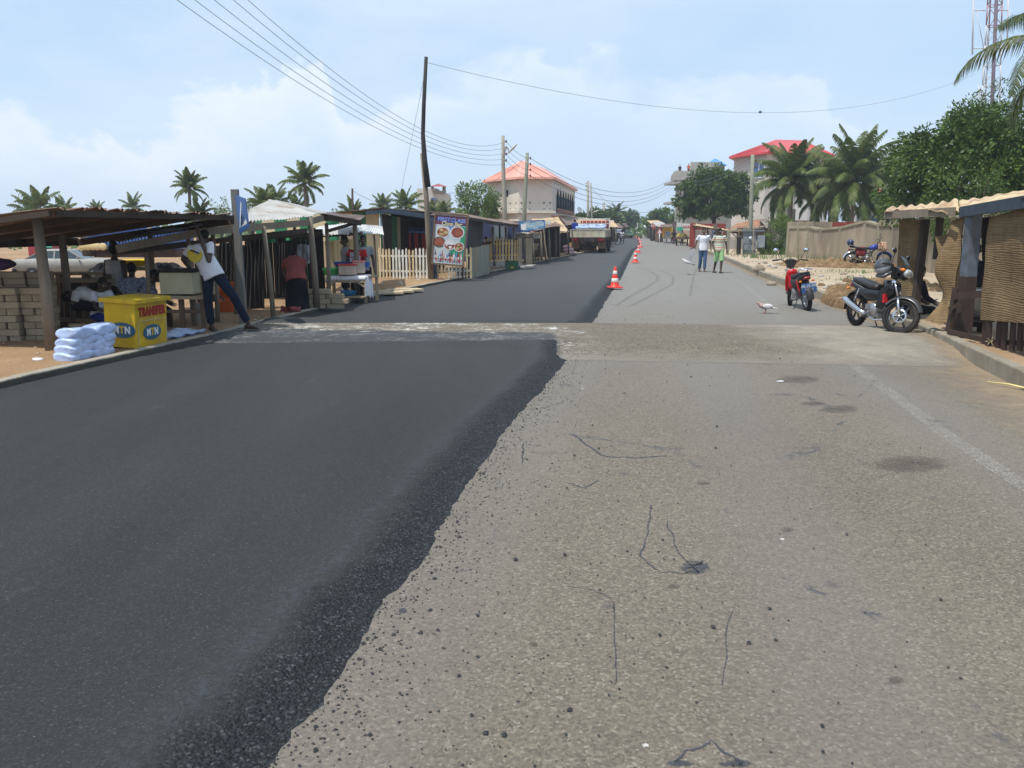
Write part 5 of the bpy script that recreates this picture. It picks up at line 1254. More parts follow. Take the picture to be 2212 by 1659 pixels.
picket('cream and white picket fence running under the food banner', g(938,602,.10), g(1017,601,.10), 1.0, .118, .062, lambda i: M_wp if 4 <= i <= 8 or i > 12 else M_cp)
pf = T('board_fence', 'solid fence of weathered grey-blue boards right of the food banner', 'fence', g(1019,601,.1))
M_gb = mat('weathered_blue_grey_board', (.24,.245,.20), .85, 0, .25, 3, .3, 30, .2, dirt=(.38,.25,.13), dirt_amt=.7, stretch=(6,6,.6))
m = MB(); boards(m, g(1019,601,.1), g(1056,591,.1), .98, 1.05, [.10,.09,.11], [0], gap=.006); part(m, 'boards', M_gb, pf, world=True)
picket('ochre picket fence on a low concrete plinth beyond the banner', g(1040,578,.10), g(1118,575,.10), .98, .165, .09, lambda i: (M_yp, M_cp, M_yp)[i % 3], railm=M_yp, zb=.25, base=True)
for k, (x0, x1) in enumerate(((1119,1127), (1136,1149))):
    w_ = T('plank_panel', ('narrow upright plank panel at the right end of the ochre pickets', 'wider upright plank panel just beyond the narrow one')[k], 'fence', g(x0,574,.1))
    m = MB(); boards(m, g(x0,575-k*2,.1), g(x1,574.5-k*2,.1), 1.22, 1.22, [.14,.12], [0], gap=.008); part(m, 'boards', M_wl, w_, world=True)
# ---- food banner
bn = T('banner', 'tall wooden-framed banner reading First Class Chop Bar with painted bowls of food and bottles', 'banner', g(970,601,.1))
c0, c1, c2, c3 = q(934.5,567,25.9), q(998.8,572,25.9), q(1009.5,468.5,25.95), q(942,462.7,25.95)
Ux, Uy = (c1-c0), (c3-c0); nb = V((0,-1,0))
def bp(u, v, o=0.0): return (c0*(1-u)+c1*u)*(1-v) + (c3*(1-u)+c2*u)*v + nb*(.012+o)
def bquad(m, u0, v0, u1, v1, o): m.add([bp(u0,v0,o), bp(u1,v0,o), bp(u1,v1,o), bp(u0,v1,o)], [(0,1,2,3)])
m = MB(); m.hexa([bp(0,0,-.03), bp(1,0,-.03), bp(1,0,0), bp(0,0,0), bp(0,1,-.03), bp(1,1,-.03), bp(1,1,0), bp(0,1,0)]); part(m, 'sheet', flat('banner_vinyl', (.45,.50,.52), .5), bn, world=True)
m = MB()
for a, b in (((-.03,-.02),(-.03,1.02)),((1.03,-.02),(1.03,1.02)),((-.04,-.02),(1.04,-.02)),((-.04,1.02),(1.04,1.02))): m.bar(bp(*a), bp(*b), .06, .05)
for u in (-.03, 1.02): m.bar(bp(u,0)+V((0,.03,0)), g(937 if u < 0 else 1000,602,.1)+V((0,-.1,0)), .05, .05)
part(m, 'frame', M_wm, bn, world=True)
cols = {'navy': flat('banner_navy', (.04,.03,.12), .5), 'maroon': flat('banner_maroon', (.15,.03,.05), .5), 'green': flat('banner_green', (.02,.25,.14), .5), 'white': flat('banner_white', (.62,.64,.66), .5), 'blue': flat('banner_blue', (.12,.24,.62), .5),
        'red': flat('banner_red', (.40,.02,.03), .5), 'cream': flat('banner_cream', (.55,.50,.30), .5), 'soup': mat('banner_soup', (.28,.08,.045), .5, 0, .5, 9), 'dough': mat('banner_dough', (.42,.34,.17), .5, 0, .2, 9), 'dark': flat('banner_dark', (.03,.045,.05), .5), 'pink': flat('banner_pink', (.55,.25,.27), .5)}
def bpart(name, c, fn):
    m = MB(); fn(m); return part(m, name, cols[c], bn, world=True)
bpart('heading_panel', 'navy', lambda m: (bquad(m, 0, .80, 1, .99, .002)))
bpart('heading_stripe', 'maroon', lambda m: (bquad(m, 0, .93, 1, .99, .004), bquad(m, .0, .81, .2, .86, .004), bquad(m, .8, .83, 1, .93, .004)))
bpart('green_field', 'green', lambda m: m.add([bp(1,.08,.002), bp(1,.79,.002), bp(.82,.79,.002), bp(.86,.5,.002), bp(.55,.30,.002), bp(.5,.14,.002)], [(0,1,2,3,4,5)]))
bpart('blue_wedge', 'blue', lambda m: m.add([bp(.40,.80,.004), bp(.60,.80,.004), bp(.5,.70,.004)], [(0,2,1)]))
def disc(m, u, v, ru, rv, o, n_=22, a0=0, a1=360): m.add([bp(u+ru*math.cos(RD(a0+(a1-a0)*i/n_)), v+rv*math.sin(RD(a0+(a1-a0)*i/n_)), o) for i in range(n_ + (0 if a1-a0 == 360 else 1))], [list(range(n_ + (0 if a1-a0 == 360 else 1)))])
bowls = [(.26,.645,.22,.115,'dough'), (.73,.66,.23,.13,'soup'), (.17,.435,.20,.11,'soup'), (.51,.39,.20,.108,'white'), (.86,.365,.17,.10,'dough')]
for i, (u, v, ru, rv, c) in enumerate(bowls):
    bpart('bowl_rim', 'white' if i != 2 else 'dark', lambda m: disc(m, min(u, 1-ru), v, ru, rv, .004+.0015*i)); bpart('bowl_soup', 'soup', lambda m: disc(m, min(u,1-ru), v, ru*.86, rv*.84, .006+.0015*i))
    r = random.Random(i)
    bpart('food', c, lambda m: [disc(m, min(u,1-ru)+ru*.45*math.cos(k*2.1+i), v+rv*.45*math.sin(k*2.1+i), ru*r.uniform(.16,.38), rv*r.uniform(.16,.36), .0085+.0015*i+.0002*k, 10) for k in range(6 if i != 3 else 3)])
bpart('rice_mound', 'white', lambda m: disc(m, .51, .40, .155, .075, .0185, 16, 0, 180))
r = random.Random(8)
for i in range(24):
    u = .05+.92*i/24; w = r.uniform(.035,.06); h = r.uniform(.10,.21); v0 = .03 + (.0 if i % 2 else .05); c = ['dark','green','red','white','dark','pink','blue'][i*5 % 7]
    def bott(m):
        m.add([bp(u,v0,.004+.0004*i), bp(min(u+w,.99),v0,.004+.0004*i), bp(min(u+w,.99),v0+h*.6,.004+.0004*i), bp(min(u+w*.68,.99),v0+h*.75,.004+.0004*i), bp(min(u+w*.68,.99),v0+h,.004+.0004*i), bp(u+w*.32,v0+h,.004+.0004*i), bp(u+w*.32,v0+h*.75,.004+.0004*i), bp(u,v0+h*.6,.004+.0004*i)], [tuple(range(8))])
        
    bpart('bottle', c, bott)
    bpart('bottle_label', ['white','red','cream','pink'][i % 4], lambda m: bquad(m, u+.004, v0+h*.12, min(u+w-.004,.985), v0+h*.42, .0145+.0001*i))
upB = (c3-c0).normalized(); rtB = (c2-c3).normalized()
wd_ = (c1-c0).length
for tx, sz, v, c, fx, dx in (('FIRST', .175, .905, 'blue', .95, -.245), ('CLASS', .175, .90, 'blue', .95, .235)):
    for dd, cc, o in ((.008, 'pink', .006), (0, c, .011)): part(text_mb(tx, sz, upB, rtB, bp(.5,v,o)+rtB*(dx*wd_*.98+dd), .001, .005, font_scale_x=fx), 'heading_lettering', cols[cc if cc != 'blue' else 'blue'], bn, world=True)
part(text_mb('Chop Bar', .165, upB, rtB, bp(.53,.825,.014), .001, .006), 'heading_lettering', cols['cream'], bn, world=True)
# ---- tall two-piece pole by the banner
tp = T('wooden_pole', 'very tall thin dark pole lashed to a weathered stub beside the food banner', 'pole', g(932,603,.10))
m = MB(); m.tube([g(932,603,.10)-Zm*.2, q(926,520,26.0), q(921,430,26.0), q(912,331,26.0)], [.10,.095,.08,.07], 9); part(m, 'stub', M_wg, tp, world=True)
m = MB(); m.tube([q(924,404,25.9), q(917,345,25.9), q(913.5,290,25.9), q(915.5,225,25.9), q(920.5,123,25.9)], [.10,.085,.065,.062,.055], 9); part(m, 'pole', mat('dark_palm_pole', (.030,.028,.028), .85, 0, .3, 4), tp, world=True)
m = MB(); m.bar(g(941,602,.1), q(933,470,26.6), .14, .10); part(m, 'side_plank', flat('dark_blue_paint', (.03,.045,.09), .7), tp, world=True)
# ---- chop bar shack behind banner
cbk = T('chop_bar', 'dark chop bar shack with long rusty low roof behind the food banner', 'shack', q(1060,580,31))
m = MB(); m.sheet(q(928,464,27.0), q(1016,472,27.5), q(1016,466,33), q(945,458,33), waves=18, amp=.02, th=.01); m.sheet(q(1008,471,27.8), q(1120,487,36), q(1123,480,42), q(970,459,40), waves=34, amp=.02, th=.012, rag=.03, sag=.1); part(m, 'roof', M_tinr, cbk, world=True)
M_dsh = mat('dark_sheet_wall', (.040,.040,.040), .7, 0, .25, 2, .3, 20, .3, dirt=(.08,.05,.035), dirt_amt=.5)
m = MB(); m.sheet(q(1009,596,28.6), q(1038,590,31.5), q(1044,478,31.5), q(1012,473,28.6), waves=9, amp=.012, th=.008); part(m, 'sheet_wall', M_dsh, cbk, world=True)
m = MB(); m.box(q(1072,528,43), (3.6,.1,2.4)); part(m, 'back_wall', flat('dark_blue_wall', (.03,.04,.10), .8), cbk, world=True)
for i, (x0, x1) in enumerate(((1064,1068),(1092,1096),(1110,1112))): m = MB(); m.tube([q(x0,490,34+i*2), q(x1,575,34+i*2)], .05, 8); part(m, 'post', M_wg, cbk, world=True)
for i, x in enumerate((1072, 1087)): m = MB(); m.box(q(x,507,42.8), (.45,.05,.95)); part(m, 'window', glassmat('dull_window', (.12,.14,.16)), cbk, world=True)
m = MB(); m.bar(q(1008,472,27.7), q(1118,489,36), .04, .12); m.bar(q(1040,526,34), q(1120,517,37), .05, .10); part(m, 'beam', M_wd, cbk, world=True)
stall('market_stall', 'dark open shed with sagging tin roof behind the plank panels', 'market stall', g(1150,568,.1),
      [(q(1120,508,38), q(1167,503,38.5), q(1150,498,46), q(1110,500,46), M_tinr, 14), (q(1150,497,40), q(1218,487,43), q(1200,481,50), q(1160,487,48), M_tinr, 16)],
      [(q(1132,503,38.3), q(1134,572,38.3), .10), (q(1151,505,38.4), q(1153,570,38.4), .08), (q(1168,500,38.6), q(1171,566,38.6), .10), (q(1185,490,42), q(1188,560,42), .09), (q(1200,488,44), q(1201,556,44), .07), (q(1208,487,45), q(1209,553,45), .07)],
      [(q(1112,512,38), q(1170,505,38.6), .05, .12)], postmat=M_wg, rag=.03, sag=.12)
m = MB(); m.bar(q(1173,493,38.0), q(1182,557,38.0), .14, .03); solo(m, 'leaning_plank', M_wl, 'long pale plank leaning against the open dark shed', 'plank', loc=q(1182,557,38.0))
m = MB(); m.box(q(1168,530,47), (2.2,.1,2.2)); solo(m, 'back_partition', M_nearblack, 'dark board partition at the back of the open shed under the blue sign', 'partition', loc=q(1168,566,47))
m = MB(); m.box(q(1206,522,56), (1.5,.1,2.2)); solo(m, 'back_partition', M_nearblack, 'darker partition of the shed nearer the lorry', 'partition', loc=q(1206,555,56))
M_pal = mat('limewashed_board', (.52,.52,.46), .8)
for i, (x0, x1, y0, y1, Y, mt, lb) in enumerate(((1123,1143,502,512,40,M_pal,'grey-white crate-like board hung at the left of the dark shed'), (1148,1166,505,515,40,M_pal,'white fridge-like box in the dark shed'), (1172,1190,478,520,48,M_pal,'tall white board at the back of the sheds under the blue sign'))):
    m = MB(); m.box(q((x0+x1)/2,(y0+y1)/2,Y), ((x1-x0)/F*Y,.08,(y1-y0)/F*Y)); solo(m, 'board', mt, lb, 'board', loc=q((x0+x1)/2,y1,Y), bevel=.02)
# chairs, sacks, clutter near the sheds
for i, (x, y, c) in enumerate(((1146,549,M_wd),(1160,548,M_wd))):
    t = T('chair', ('dark wooden chair in the left of the open shed', 'dark wooden chair nearer the leaning plank')[i], 'chair', g(x, 566, .1), RD(30*i))
    m = MB(); m.box((0,0,.45), (.42,.42,.04)); part(m, 'seat', c, t)
    m = MB(); m.box((0,.2,.75), (.42,.03,.30)); part(m, 'backrest', M_wl, t)
    for sx in (-.18,.18):
        for sy in (-.18,.18): m = MB(); m.box((sx,sy,.22 if sy < 0 else .40), (.04,.04,.44 if sy < 0 else .80)); part(m, 'leg', c, t)
def sack(label, p, s, mt, name='sack', cat='sack', grp=None, seed=0, rz=0):
    m = MB(); m.ball((0,0,s[2]*.46), (s[0]/2,s[1]/2,s[2]/2), 14, 10); m.v = [v + V((.08*s[0],.08*s[1],.12*s[2]))*noise.noise(v*5+V((seed,0,0))) for v in m.v]
    for v in m.v: v.z = max(v.z, 0)
    o = solo(m, name, mt, label, cat, world=False, group=grp); o.location = p; o.rotation_euler = (0,0,rz); return o
M_sackp = mat('printed_sack', (.45,.30,.32), .8, 0, .7, 9, .5, 20)
for k in range(3): sack(('lowest printed sack of the pile by the kerb left of the lorry','middle printed sack of the pile by the kerb left of the lorry','topmost printed sack of the pile by the kerb left of the lorry')[k], g(1232,549.5,.12)+Zm*(.19*k)+V((-.1*k,0,0)), (.85-.15*k,.5,.24), M_sackp, seed=k, grp='sacks by the kerb')
# low table base in the road edge near lorry
m = MB(); m.box(g(1240,551,0)+V((0,0,.14)), (.55,.35,.03)); 
for sx in (-.22,.22): m.box(g(1240,551,0)+V((sx,0,.07)), (.03,.25,.14))
solo(m, 'low_stool', M_wd, 'low dark stool standing in the gutter beside the sacks', 'stool', loc=g(1240,551,0))
# ---- green bottle crate in gutter
cr = T('bottle_crate', 'dark green plastic bottle crate standing in the gutter by the fresh asphalt', 'crate', g(1105,583,.05), RD(8)); M_crate = flat('dark_green_plastic', (.012,.085,.035), .4)
m = MB(); w, d, h, t = .40,.30,.30,.014
for a, b in (((0,-d/2,h/2),(w,t,h)), ((0,d/2,h/2),(w,t,h)), ((-w/2,0,h/2),(t,d,h)), ((w/2,0,h/2),(t,d,h)), ((0,0,.02),(w,d,t))): m.box(a, b)
for z in (.03,.15,.29): m.box((0,-d/2-.008,z), (w+.02,.012,.02)); m.box((-w/2-.008,0,z), (.012,d+.02,.02))
part(m, 'shell', M_crate, cr)
m = MB()
for i in range(3): m.box((-.1+i*.1,0,.14), (.008,d-.03,.24))
for j in range(2): m.box((0,-.05+j*.1,.14), (w-.03,.008,.24))
part(m, 'divider', M_crate, cr); m = MB(); m.box((0,-d/2-.012,.09), (.10,.004,.05)); part(m, 'yellow_mark', M_yelpaint, cr); cr.scale = (1.25,)*3
# ---- blue school sign
bs = T('signboard', 'faded blue signboard reading First Citadel International on posts above the sheds', 'sign', q(1150,570,41)); s0, s1, s2, s3 = q(1125,500,40.3), q(1177,492,40.3), q(1176,475.5,40.3), q(1122,479,40.3)
m = MB(); m.hexa([s0, s1, s1+V((0,.03,0)), s0+V((0,.03,0)), s3, s2, s2+V((0,.03,0)), s3+V((0,.03,0))]); part(m, 'panel', mat('faded_sky_blue_sign', (.16,.40,.52), .6, 0, .12, 4), bs, world=True)
m = MB(); m.bar(s0,s1,.05,.04); m.bar(s1,s2,.05,.04); m.bar(s2,s3,.05,.04); m.bar(s3,s0,.05,.04); part(m, 'frame', M_bluepl, bs, world=True)
uS, rS = (s2-s1).normalized(), (s1-s0).normalized()
for tx, k, sz, dx in (('FIRST CITADEL', .72, .23, .08), ('INTERNATIONAL', .38, .21, .10), ('SCHOOL', .15, .10, .15)): part(text_mb(tx, sz, uS, rS, s0.lerp(s1,.5)+(s3-s0)*k+V((dx,-.02,0)), .003, .002, font_scale_x=.62), 'lettering', M_whitep, bs, world=True)
m = MB(); m.box(s0.lerp(s3,.45)+V((.17,-.012,.0)), (.26,.012,.28)); part(m, 'emblem_panel', M_whitep, bs, world=True)
m = MB(); m.tube([q(1130,480,40.4), q(1134,570,40.4)], .04, 8); m.tube([q(1175,478,40.4), q(1178,562,40.4)], .04, 8); part(m, 'post', M_wg, bs, world=True)
# ---- buff roofed shop row and yellow frames left of lorry
stall('shop_row', 'row of shop awnings with buff and rust-patched tin roofs beside the lorry', 'shop', q(1240,545,56),
      [(q(1170,498,46), q(1212,504,49), q(1195,470,60), q(1148,473,58), M_tiny, 14), (q(1212,503,49), q(1229,500,51), q(1206,469,62), q(1195,470,60), M_tiny, 8), (q(1224,488,60), q(1252,484,68), q(1232,466,74), q(1205,464,66), M_tinr, 16), (q(1238,482,68), q(1290,481,82), q(1270,471,88), q(1205,463,72), M_tiny, 22)],
      [(q(1226,497,50), q(1228,548,50), .08), (q(1236,497,52), q(1238,546,52), .08), (q(1248,486,64), q(1248,540,64), .08)], [(q(1172,500,46.2), q(1229,502,51), .05, .10)], postmat=M_wd)
m = MB(); m.box(q(1245,505,60), (1.3,.08,1.4)); m.box(q(1226,505,60), (1.0,.08,1.3)); solo(m, 'shop_board', mat('grey_green_board', (.42,.43,.34), .8), 'pale grey-green shop boards between dark uprights left of the lorry', 'board', loc=q(1236,540,60))
ys_ = T('yellow_shop', 'yellow painted shop frame behind the shop boards beside the lorry', 'shop', q(1255,545,62))
m = MB(); m.box(q(1250,528,63), (2.8,.1,1.6)); part(m, 'wall', flat('orange_yellow_wall', (.72,.36,.02), .6), ys_, world=True)
m = MB()
for x in (1229,1242,1256,1268): m.tube([q(x,495,62.5), q(x,548,62.5)], .06, 8)
part(m, 'pillar', flat('yellow_pillar', (.75,.50,.03), .6), ys_, world=True)
# ---- pink hip-roofed two-storey building
PB = T('building', 'two-storey unfinished cream building with salmon hipped roof and arched side gallery', 'building', (2,66,0))
M_crm = mat('pinkish_cream_render', (.64,.59,.52), .9, 0, .07, .8, .2, 20, .15, dirt=(.42,.35,.29), dirt_amt=.35); M_salm = mat('salmon_metal_roof', (.74,.37,.28), .45, .1, .06, 2)
wA, wB, wC, wD = V((-2.06,70,0)), V((.52,65,0)), V((3.20,65.3,0)), V((6.45,84.5,0)); wE = V((1.0,90,0))
HT, HS = 5.72, 3.05
m = MB()
for a, b in ((wA,wB),(wB,wC),(wD,wE),(wE,wA)):
    nn = (b-a).cross(Zm).normalized()*.0; m.add([a+Zm*HS, b+Zm*HS, b+Zm*HT, a+Zm*HT], [(0,1,2,3)]); m.add([a, b, b+Zm*HS, a+Zm*HS], [(0,1,2,3)])
dd = (wD-wC); m.add([wC, wC+dd, wC+dd+Zm*HS, wC+Zm*HS], [(0,1,2,3)])
# arcade wall: 7 pointed arches over slender piers
na = 7; u0, u1 = .14, .93
def W_(t, z, o=0.0): return wC + dd*t + Zm*z + V((dd.y,-dd.x,0)).normalized()*o
m.add([W_(0,HS), W_(u0,HS), W_(u0,HT), W_(0,HT)], [(0,1,2,3)]); m.add([W_(u1,HS), W_(1,HS), W_(1,HT), W_(u1,HT)], [(0,1,2,3)])
zs = 4.45; st = (u1-u0)/na; z0 = 3.30
for i in range(na):
    a = u0+st*i; b = a+st; pw = st*.12
    arch = [(a+pw + (st-2*pw)*k/10, zs + .62*math.sin(math.pi*k/10)**.8) for k in range(11)]
    m.add([W_(a,zs), W_(a+pw,zs)] + [W_(t,z) for t, z in arch[1:-1]] + [W_(b-pw,zs), W_(b,zs), W_(b,HT), W_(a,HT)], [tuple(range(15))])
part(m, 'wall', M_crm, PB, world=True)
for i in range(na+1):
    m = MB(); t = u0+st*i; m.tube([W_(t,z0-.2,-.05), W_(t,zs,-.05)], .11, 8); part(m, 'arcade_pier', mat('dark_blue_grey_column', (.07,.085,.11), .7), PB, world=True)
m = MB(); m.add([W_(0,z0-.3,-2.8), W_(1,z0-.3,-2.8), W_(1,4.2,-2.8), W_(1,4.2,-2.8)], [(0,1,2)]) if 0 else m.bar(W_(.02,3.15,-1.5), W_(.98,3.15,-1.5), .18, 3.0, up=(dd.y,-dd.x,0)); part(m, 'gallery_floor', M_conc, PB, world=True)
m = MB(); m.bar(W_(u0,3.25,.02), W_(u1,3.25,.02), .12, .35); m.bar(W_(-.02,2.72,.35), W_(1.0,2.75,.35), .8, .10); part(m, 'brick_parapet', mat('bare_brick', (.25,.13,.09), .9, 0, .3, 20), PB, world=True)
m = MB()
for a, b in ((wA,wB),(wB,wC)): m.bar(a+Zm*HS+(b-a).normalized()*-.1, b+Zm*HS+(b-a).normalized()*.25, .42, .20)
part(m, 'string_course', mat('cream_band', (.60,.56,.47), .85), PB, world=True)
pc = sum((wA,wB,wC,wD,wE), V())/5
ev = []
for p_ in (wA,wB,wC,wD,wE): o = (p_-pc); o.z = 0; ev.append(p_ + o.normalized()*.75 + Zm*(HT-.02))
ap = q(1128,347,72); ap2 = q(1177,365,80)
m = MB(); m.add(ev+[ap, ap2], [(0,1,5),(1,2,5),(2,6,5),(2,3,6),(3,4,6),(4,5,6),(4,0,5)]); m.add([v-Zm*.16 for v in ev]+ev, [(0,1,6,5),(1,2,7,6),(2,3,8,7),(3,4,9,8),(4,0,5,9),(4,3,2,1,0)])
for e0, e1, a0_ in ((0,1,ap),(1,2,ap),(2,3,ap2)):
    for k in range(1, 14 if e0 < 2 else 40):
        t = k/(14 if e0 < 2 else 40); b0 = ev[e0].lerp(ev[e1], t); m.bar(b0+Zm*.02, b0.lerp(a0_ if e0 < 2 else ap.lerp(ap2, min(1,t*1.2)), .97)+Zm*.03, .04, .03)
part(m, 'roof', M_salm, PB, world=True)
wn_ = q(1159-23,0,0) if 0 else wA.lerp(wB,.62)
for a, b, t, z in ((wA,wB,.62,4.55),):
    nn = V(((b-a).y,-(b-a).x,0)).normalized(); m = MB(); c = a.lerp(b,t)+Zm*z+nn*.01; u = (b-a).normalized()*.36; m.hexa([c-u-Zm*.24, c+u-Zm*.24, c+u-Zm*.24+nn*.03, c-u-Zm*.24+nn*.03, c-u+Zm*.24, c+u+Zm*.24, c+u+Zm*.24+nn*.03, c-u+Zm*.24+nn*.03]); part(m, 'window', M_nearblack, PB, world=True)
m = MB()
for a, b in ((wA,wB),(wB,wC)):
    nn = V(((b-a).y,-(b-a).x,0)).normalized()
    for t in (.08,.33,.75,.93): m.box(a.lerp(b,t)+Zm*3.75+nn*.01, (.10,.05,.12)); m.box(a.lerp(b,t)+Zm*3.30+nn*.01, (.07,.05,.08))
part(m, 'putlog_hole', M_nearblack, PB, world=True)
sdh = T('satellite_dish', 'white satellite dish on the far corner of the arched gallery', 'dish', W_(.97,3.6,.5)); m = MB(); m.lathe([(0,0),(.15,.03),(.3,.10),(.31,.11)], (0,0,0), 18, Euler((RD(60),0,RD(30))).to_matrix()); part(m, 'reflector', M_whitep, sdh); m = MB(); m.tube([(0,0,0),(0,.3,-.5)], .03, 6); part(m, 'bracket', M_alu, sdh)
# ---- distant pavilion-topped building
P2 = T('building', 'distant cream building topped by an open red-roofed pavilion, half hidden by palms', 'building', q(935,470,105)); 
def fbox(m, x0, x1, y0, y1, Y, dep=8): a, b = q(x0,y1,Y), q(x1,y0,Y); m.hexa([V((a.x,Y,a.z)),V((b.x,Y,a.z)),V((b.x,Y+dep,a.z)),V((a.x,Y+dep,a.z)),V((a.x,Y,b.z)),V((b.x,Y,b.z)),V((b.x,Y+dep,b.z)),V((a.x,Y+dep,b.z))])
m = MB(); fbox(m, 903, 943, 407, 500, 105); fbox(m, 940, 966, 417, 500, 104.5, 6); part(m, 'wall', mat('distant_cream_render', (.52,.50,.45), .9, 0, .08), P2, world=True)
m = MB()
for x in (933.5, 959.5): m.tube([q(x,420,106), q(x,402,106)], .22, 8)
for k in range(10): m.tube([q(936+k*2.7,419,104.4), q(936+k*2.7,413,104.4)], .07, 6)
m.bar(q(934,413,104.4), q(964,413,104.4), .15, .12); part(m, 'balustrade', M_conc, P2, world=True)
m = MB(); a, b, c, d, t = q(928,403,103), q(966,403,103), q(963,402,110), q(931,402,110), q(947,396.5,106.5); m.add([a,b,c,d,t+Zm*.0], [(0,1,4),(1,2,4),(2,3,4),(3,0,4),(3,2,1,0)]); part(m, 'roof', flat('dull_red_roof', (.30,.06,.05), .7), P2, world=True)
m = MB(); fbox(m, 931, 940, 427, 434, 104.3, .3); part(m, 'window', flat('blue_window_glass', (.06,.12,.28), .15), P2, world=True)
# ================================================================ near-left objects
def slot(m, name, mt, parent, **k): return part(m, name, mt, parent, **k)
# block stacks: every block its own object sharing one mesh
mbk = MB(); mbk.box((0,0,.05), (.34,.17,.098)); meb = mbk.mesh('concrete_block', [M_block]); r = random.Random(21)
def block(p, rz, label, group):
    o = bpy.data.objects.new('concrete_block', meb); COL.objects.link(o); o.location = p; o.rotation_euler = (0,0,rz)
    b = o.modifiers.new('bevel', 'BEVEL'); b.width = .012; b.segments = 2
    return tag(o, label, 'block', group)
base = g(20, 727, -.02); zb = -.04
cols_ = [(-7.76, 11.75, 9), (-7.385, 11.78, 9), (-7.01, 11.85, 9)]
for ci, (bx, by, nlay) in enumerate(cols_):
    for k in range(nlay):
        for dep in (0, 1):
            if k % 2 == 0: block((bx+r.uniform(-.025,.025), by+dep*.18+r.uniform(-.01,.01), zb+k*.10), r.uniform(-.06,.06), 'grey sandcrete block in the stacked columns at the left edge', 'sandcrete blocks stacked in columns')
            else: block((bx-.09+dep*.18+r.uniform(-.012,.012), by+.09+r.uniform(-.02,.02), zb+k*.10), RD(90)+r.uniform(-.05,.05), 'grey sandcrete block in the stacked columns at the left edge', 'sandcrete blocks stacked in columns')
for i in range(4): block((-8.4+i*.38, 12.5+r.uniform(-.03,.03), zb+.10*10), r.uniform(-.1,.1), 'sandcrete block in the top row laid behind the columns', 'sandcrete blocks laid in a row behind the columns')
for i in range(7): 
    for k in range(7): block((-8.4+i*.38, 12.5+r.uniform(-.03,.03), zb+.10*(k+3)), r.uniform(-.04,.04), 'sandcrete block in the low wall behind the columns', 'sandcrete blocks laid in a low wall') if i < 4 else None
b1 = g(680, 669, .10)
for k in range(4):
    for i in range(3): 
        if k == 3 and i == 2: continue
        block((b1.x-.35+i*.36+(.1 if k % 2 else 0), b1.y+.25+r.uniform(-.02,.02), .10+k*.10), r.uniform(-.05,.05), 'brownish block in the short stack beside the stall post and basin table', 'blocks stacked by the basin table')
sack('dark purple sack lying on top of the block wall at the far left', V((-8.1,12.6,zb+1.10)), (.7,.45,.22), M_purple, seed=4)
# timber counter and benches under stall A
ct = T('counter', 'rough timber counter laid over blocks behind the bench children', 'counter', q(175,640,13.6))
m = MB(); m.bar(q(118,606,13.4), q(240,605,13.9), .35, .06); m.bar(q(110,591,14.0), q(236,590,14.4), .30, .05); part(m, 'plank', M_wl, ct, world=True)
for x in (128, 185, 232): m = MB(); m.bar(q(x,592,13.9), q(x,700,13.9), .09, .09); part(m, 'leg', M_wm, ct, world=True)
m = MB(); m.box(q(180,650,14.6), (1.5,.06,.7)); part(m, 'dark_backboard', M_nearblack, ct, world=True)
bn1 = T('bench', 'low dark plank bench carrying the two children in white', 'bench', q(185,720,12.7))
m = MB(); m.bar(q(120,690,12.5), q(232,691,12.8), .28, .05); part(m, 'seat', M_wm, bn1, world=True)
for x in (140, 215): m = MB(); m.bar(q(x,692,12.6), q(x,735,12.6), .22, .06, up=(0,1,0)); part(m, 'leg', M_wm, bn1, world=True)
bn2 = T('bench', 'short pale stool-bench in front of the children with one thick leg', 'bench', q(180,722,12.1))
m = MB(); m.bar(q(150,703,12.0), q(200,702,12.2), .2, .045); part(m, 'seat', M_wl, bn2, world=True)
m = MB(); m.bar(q(172,704,12.1), q(173,728,12.1), .14, .14); part(m, 'leg', M_wl, bn2, world=True)
yb = T('enamel_basin', 'bright yellow oval basin on the counter behind the stall', 'basin', q(296,575,15)); m = MB(); m.lathe([(.0,0),(.22,0),(.30,.10),(.32,.11),(.30,.12),(.2,.02),(0,.015)], (0,0,0), 24); part(m, 'bowl', flat('bright_yellow_plastic', (.75,.52,.01), .35), yb)
bt = T('table', 'long low timber table behind the seated women with basins on it', 'table', q(310,640,15))
m = MB(); m.bar(q(262,580,15.0), q(330,580,15.2), .6, .05); part(m, 'tabletop', M_wl, bt, world=True)
for x in (268, 325): m = MB(); m.bar(q(x,583,15), q(x,645,15), .06, .06); part(m, 'leg', M_wm, bt, world=True)
# yellow phone-credit cabinet by the kerb
yc = T('cabinet', 'tilted yellow wooden cabinet with blue oval logos and red TRANSFER lettering by the kerb', 'cabinet', g(294,753,.12)+V((-.0,.0,0)))
P00 = g(294,753.5,.11); ex_ = (g(362,738,.11)-P00); ex_.z = 0; exn = ex_.normalized(); ey = V((-exn.y, exn.x, 0)); Wc, Dc, Hc_ = ex_.length, .46, .60
tilt = Matrix.Rotation(RD(3), 3, exn)
def yp(a, b, c): return P00 + tilt @ (exn*a + ey*b + Zm*c)     # a along kerb face, b away from road, c up
m = MB(); m.hexa([yp(0,0,0), yp(Wc,0,0), yp(Wc,Dc,0), yp(0,Dc,0), yp(0,0,Hc_), yp(Wc,0,Hc_), yp(Wc,Dc,Hc_), yp(0,Dc,Hc_)]); M_yc = mat('yellow_cabinet_paint', (.58,.37,.012), .6, 0, .18, 5, .2, 30, .3, dirt=(.33,.22,.05), dirt_amt=.8); part(m, 'body', M_yc, yc, world=True, bevel=.006)
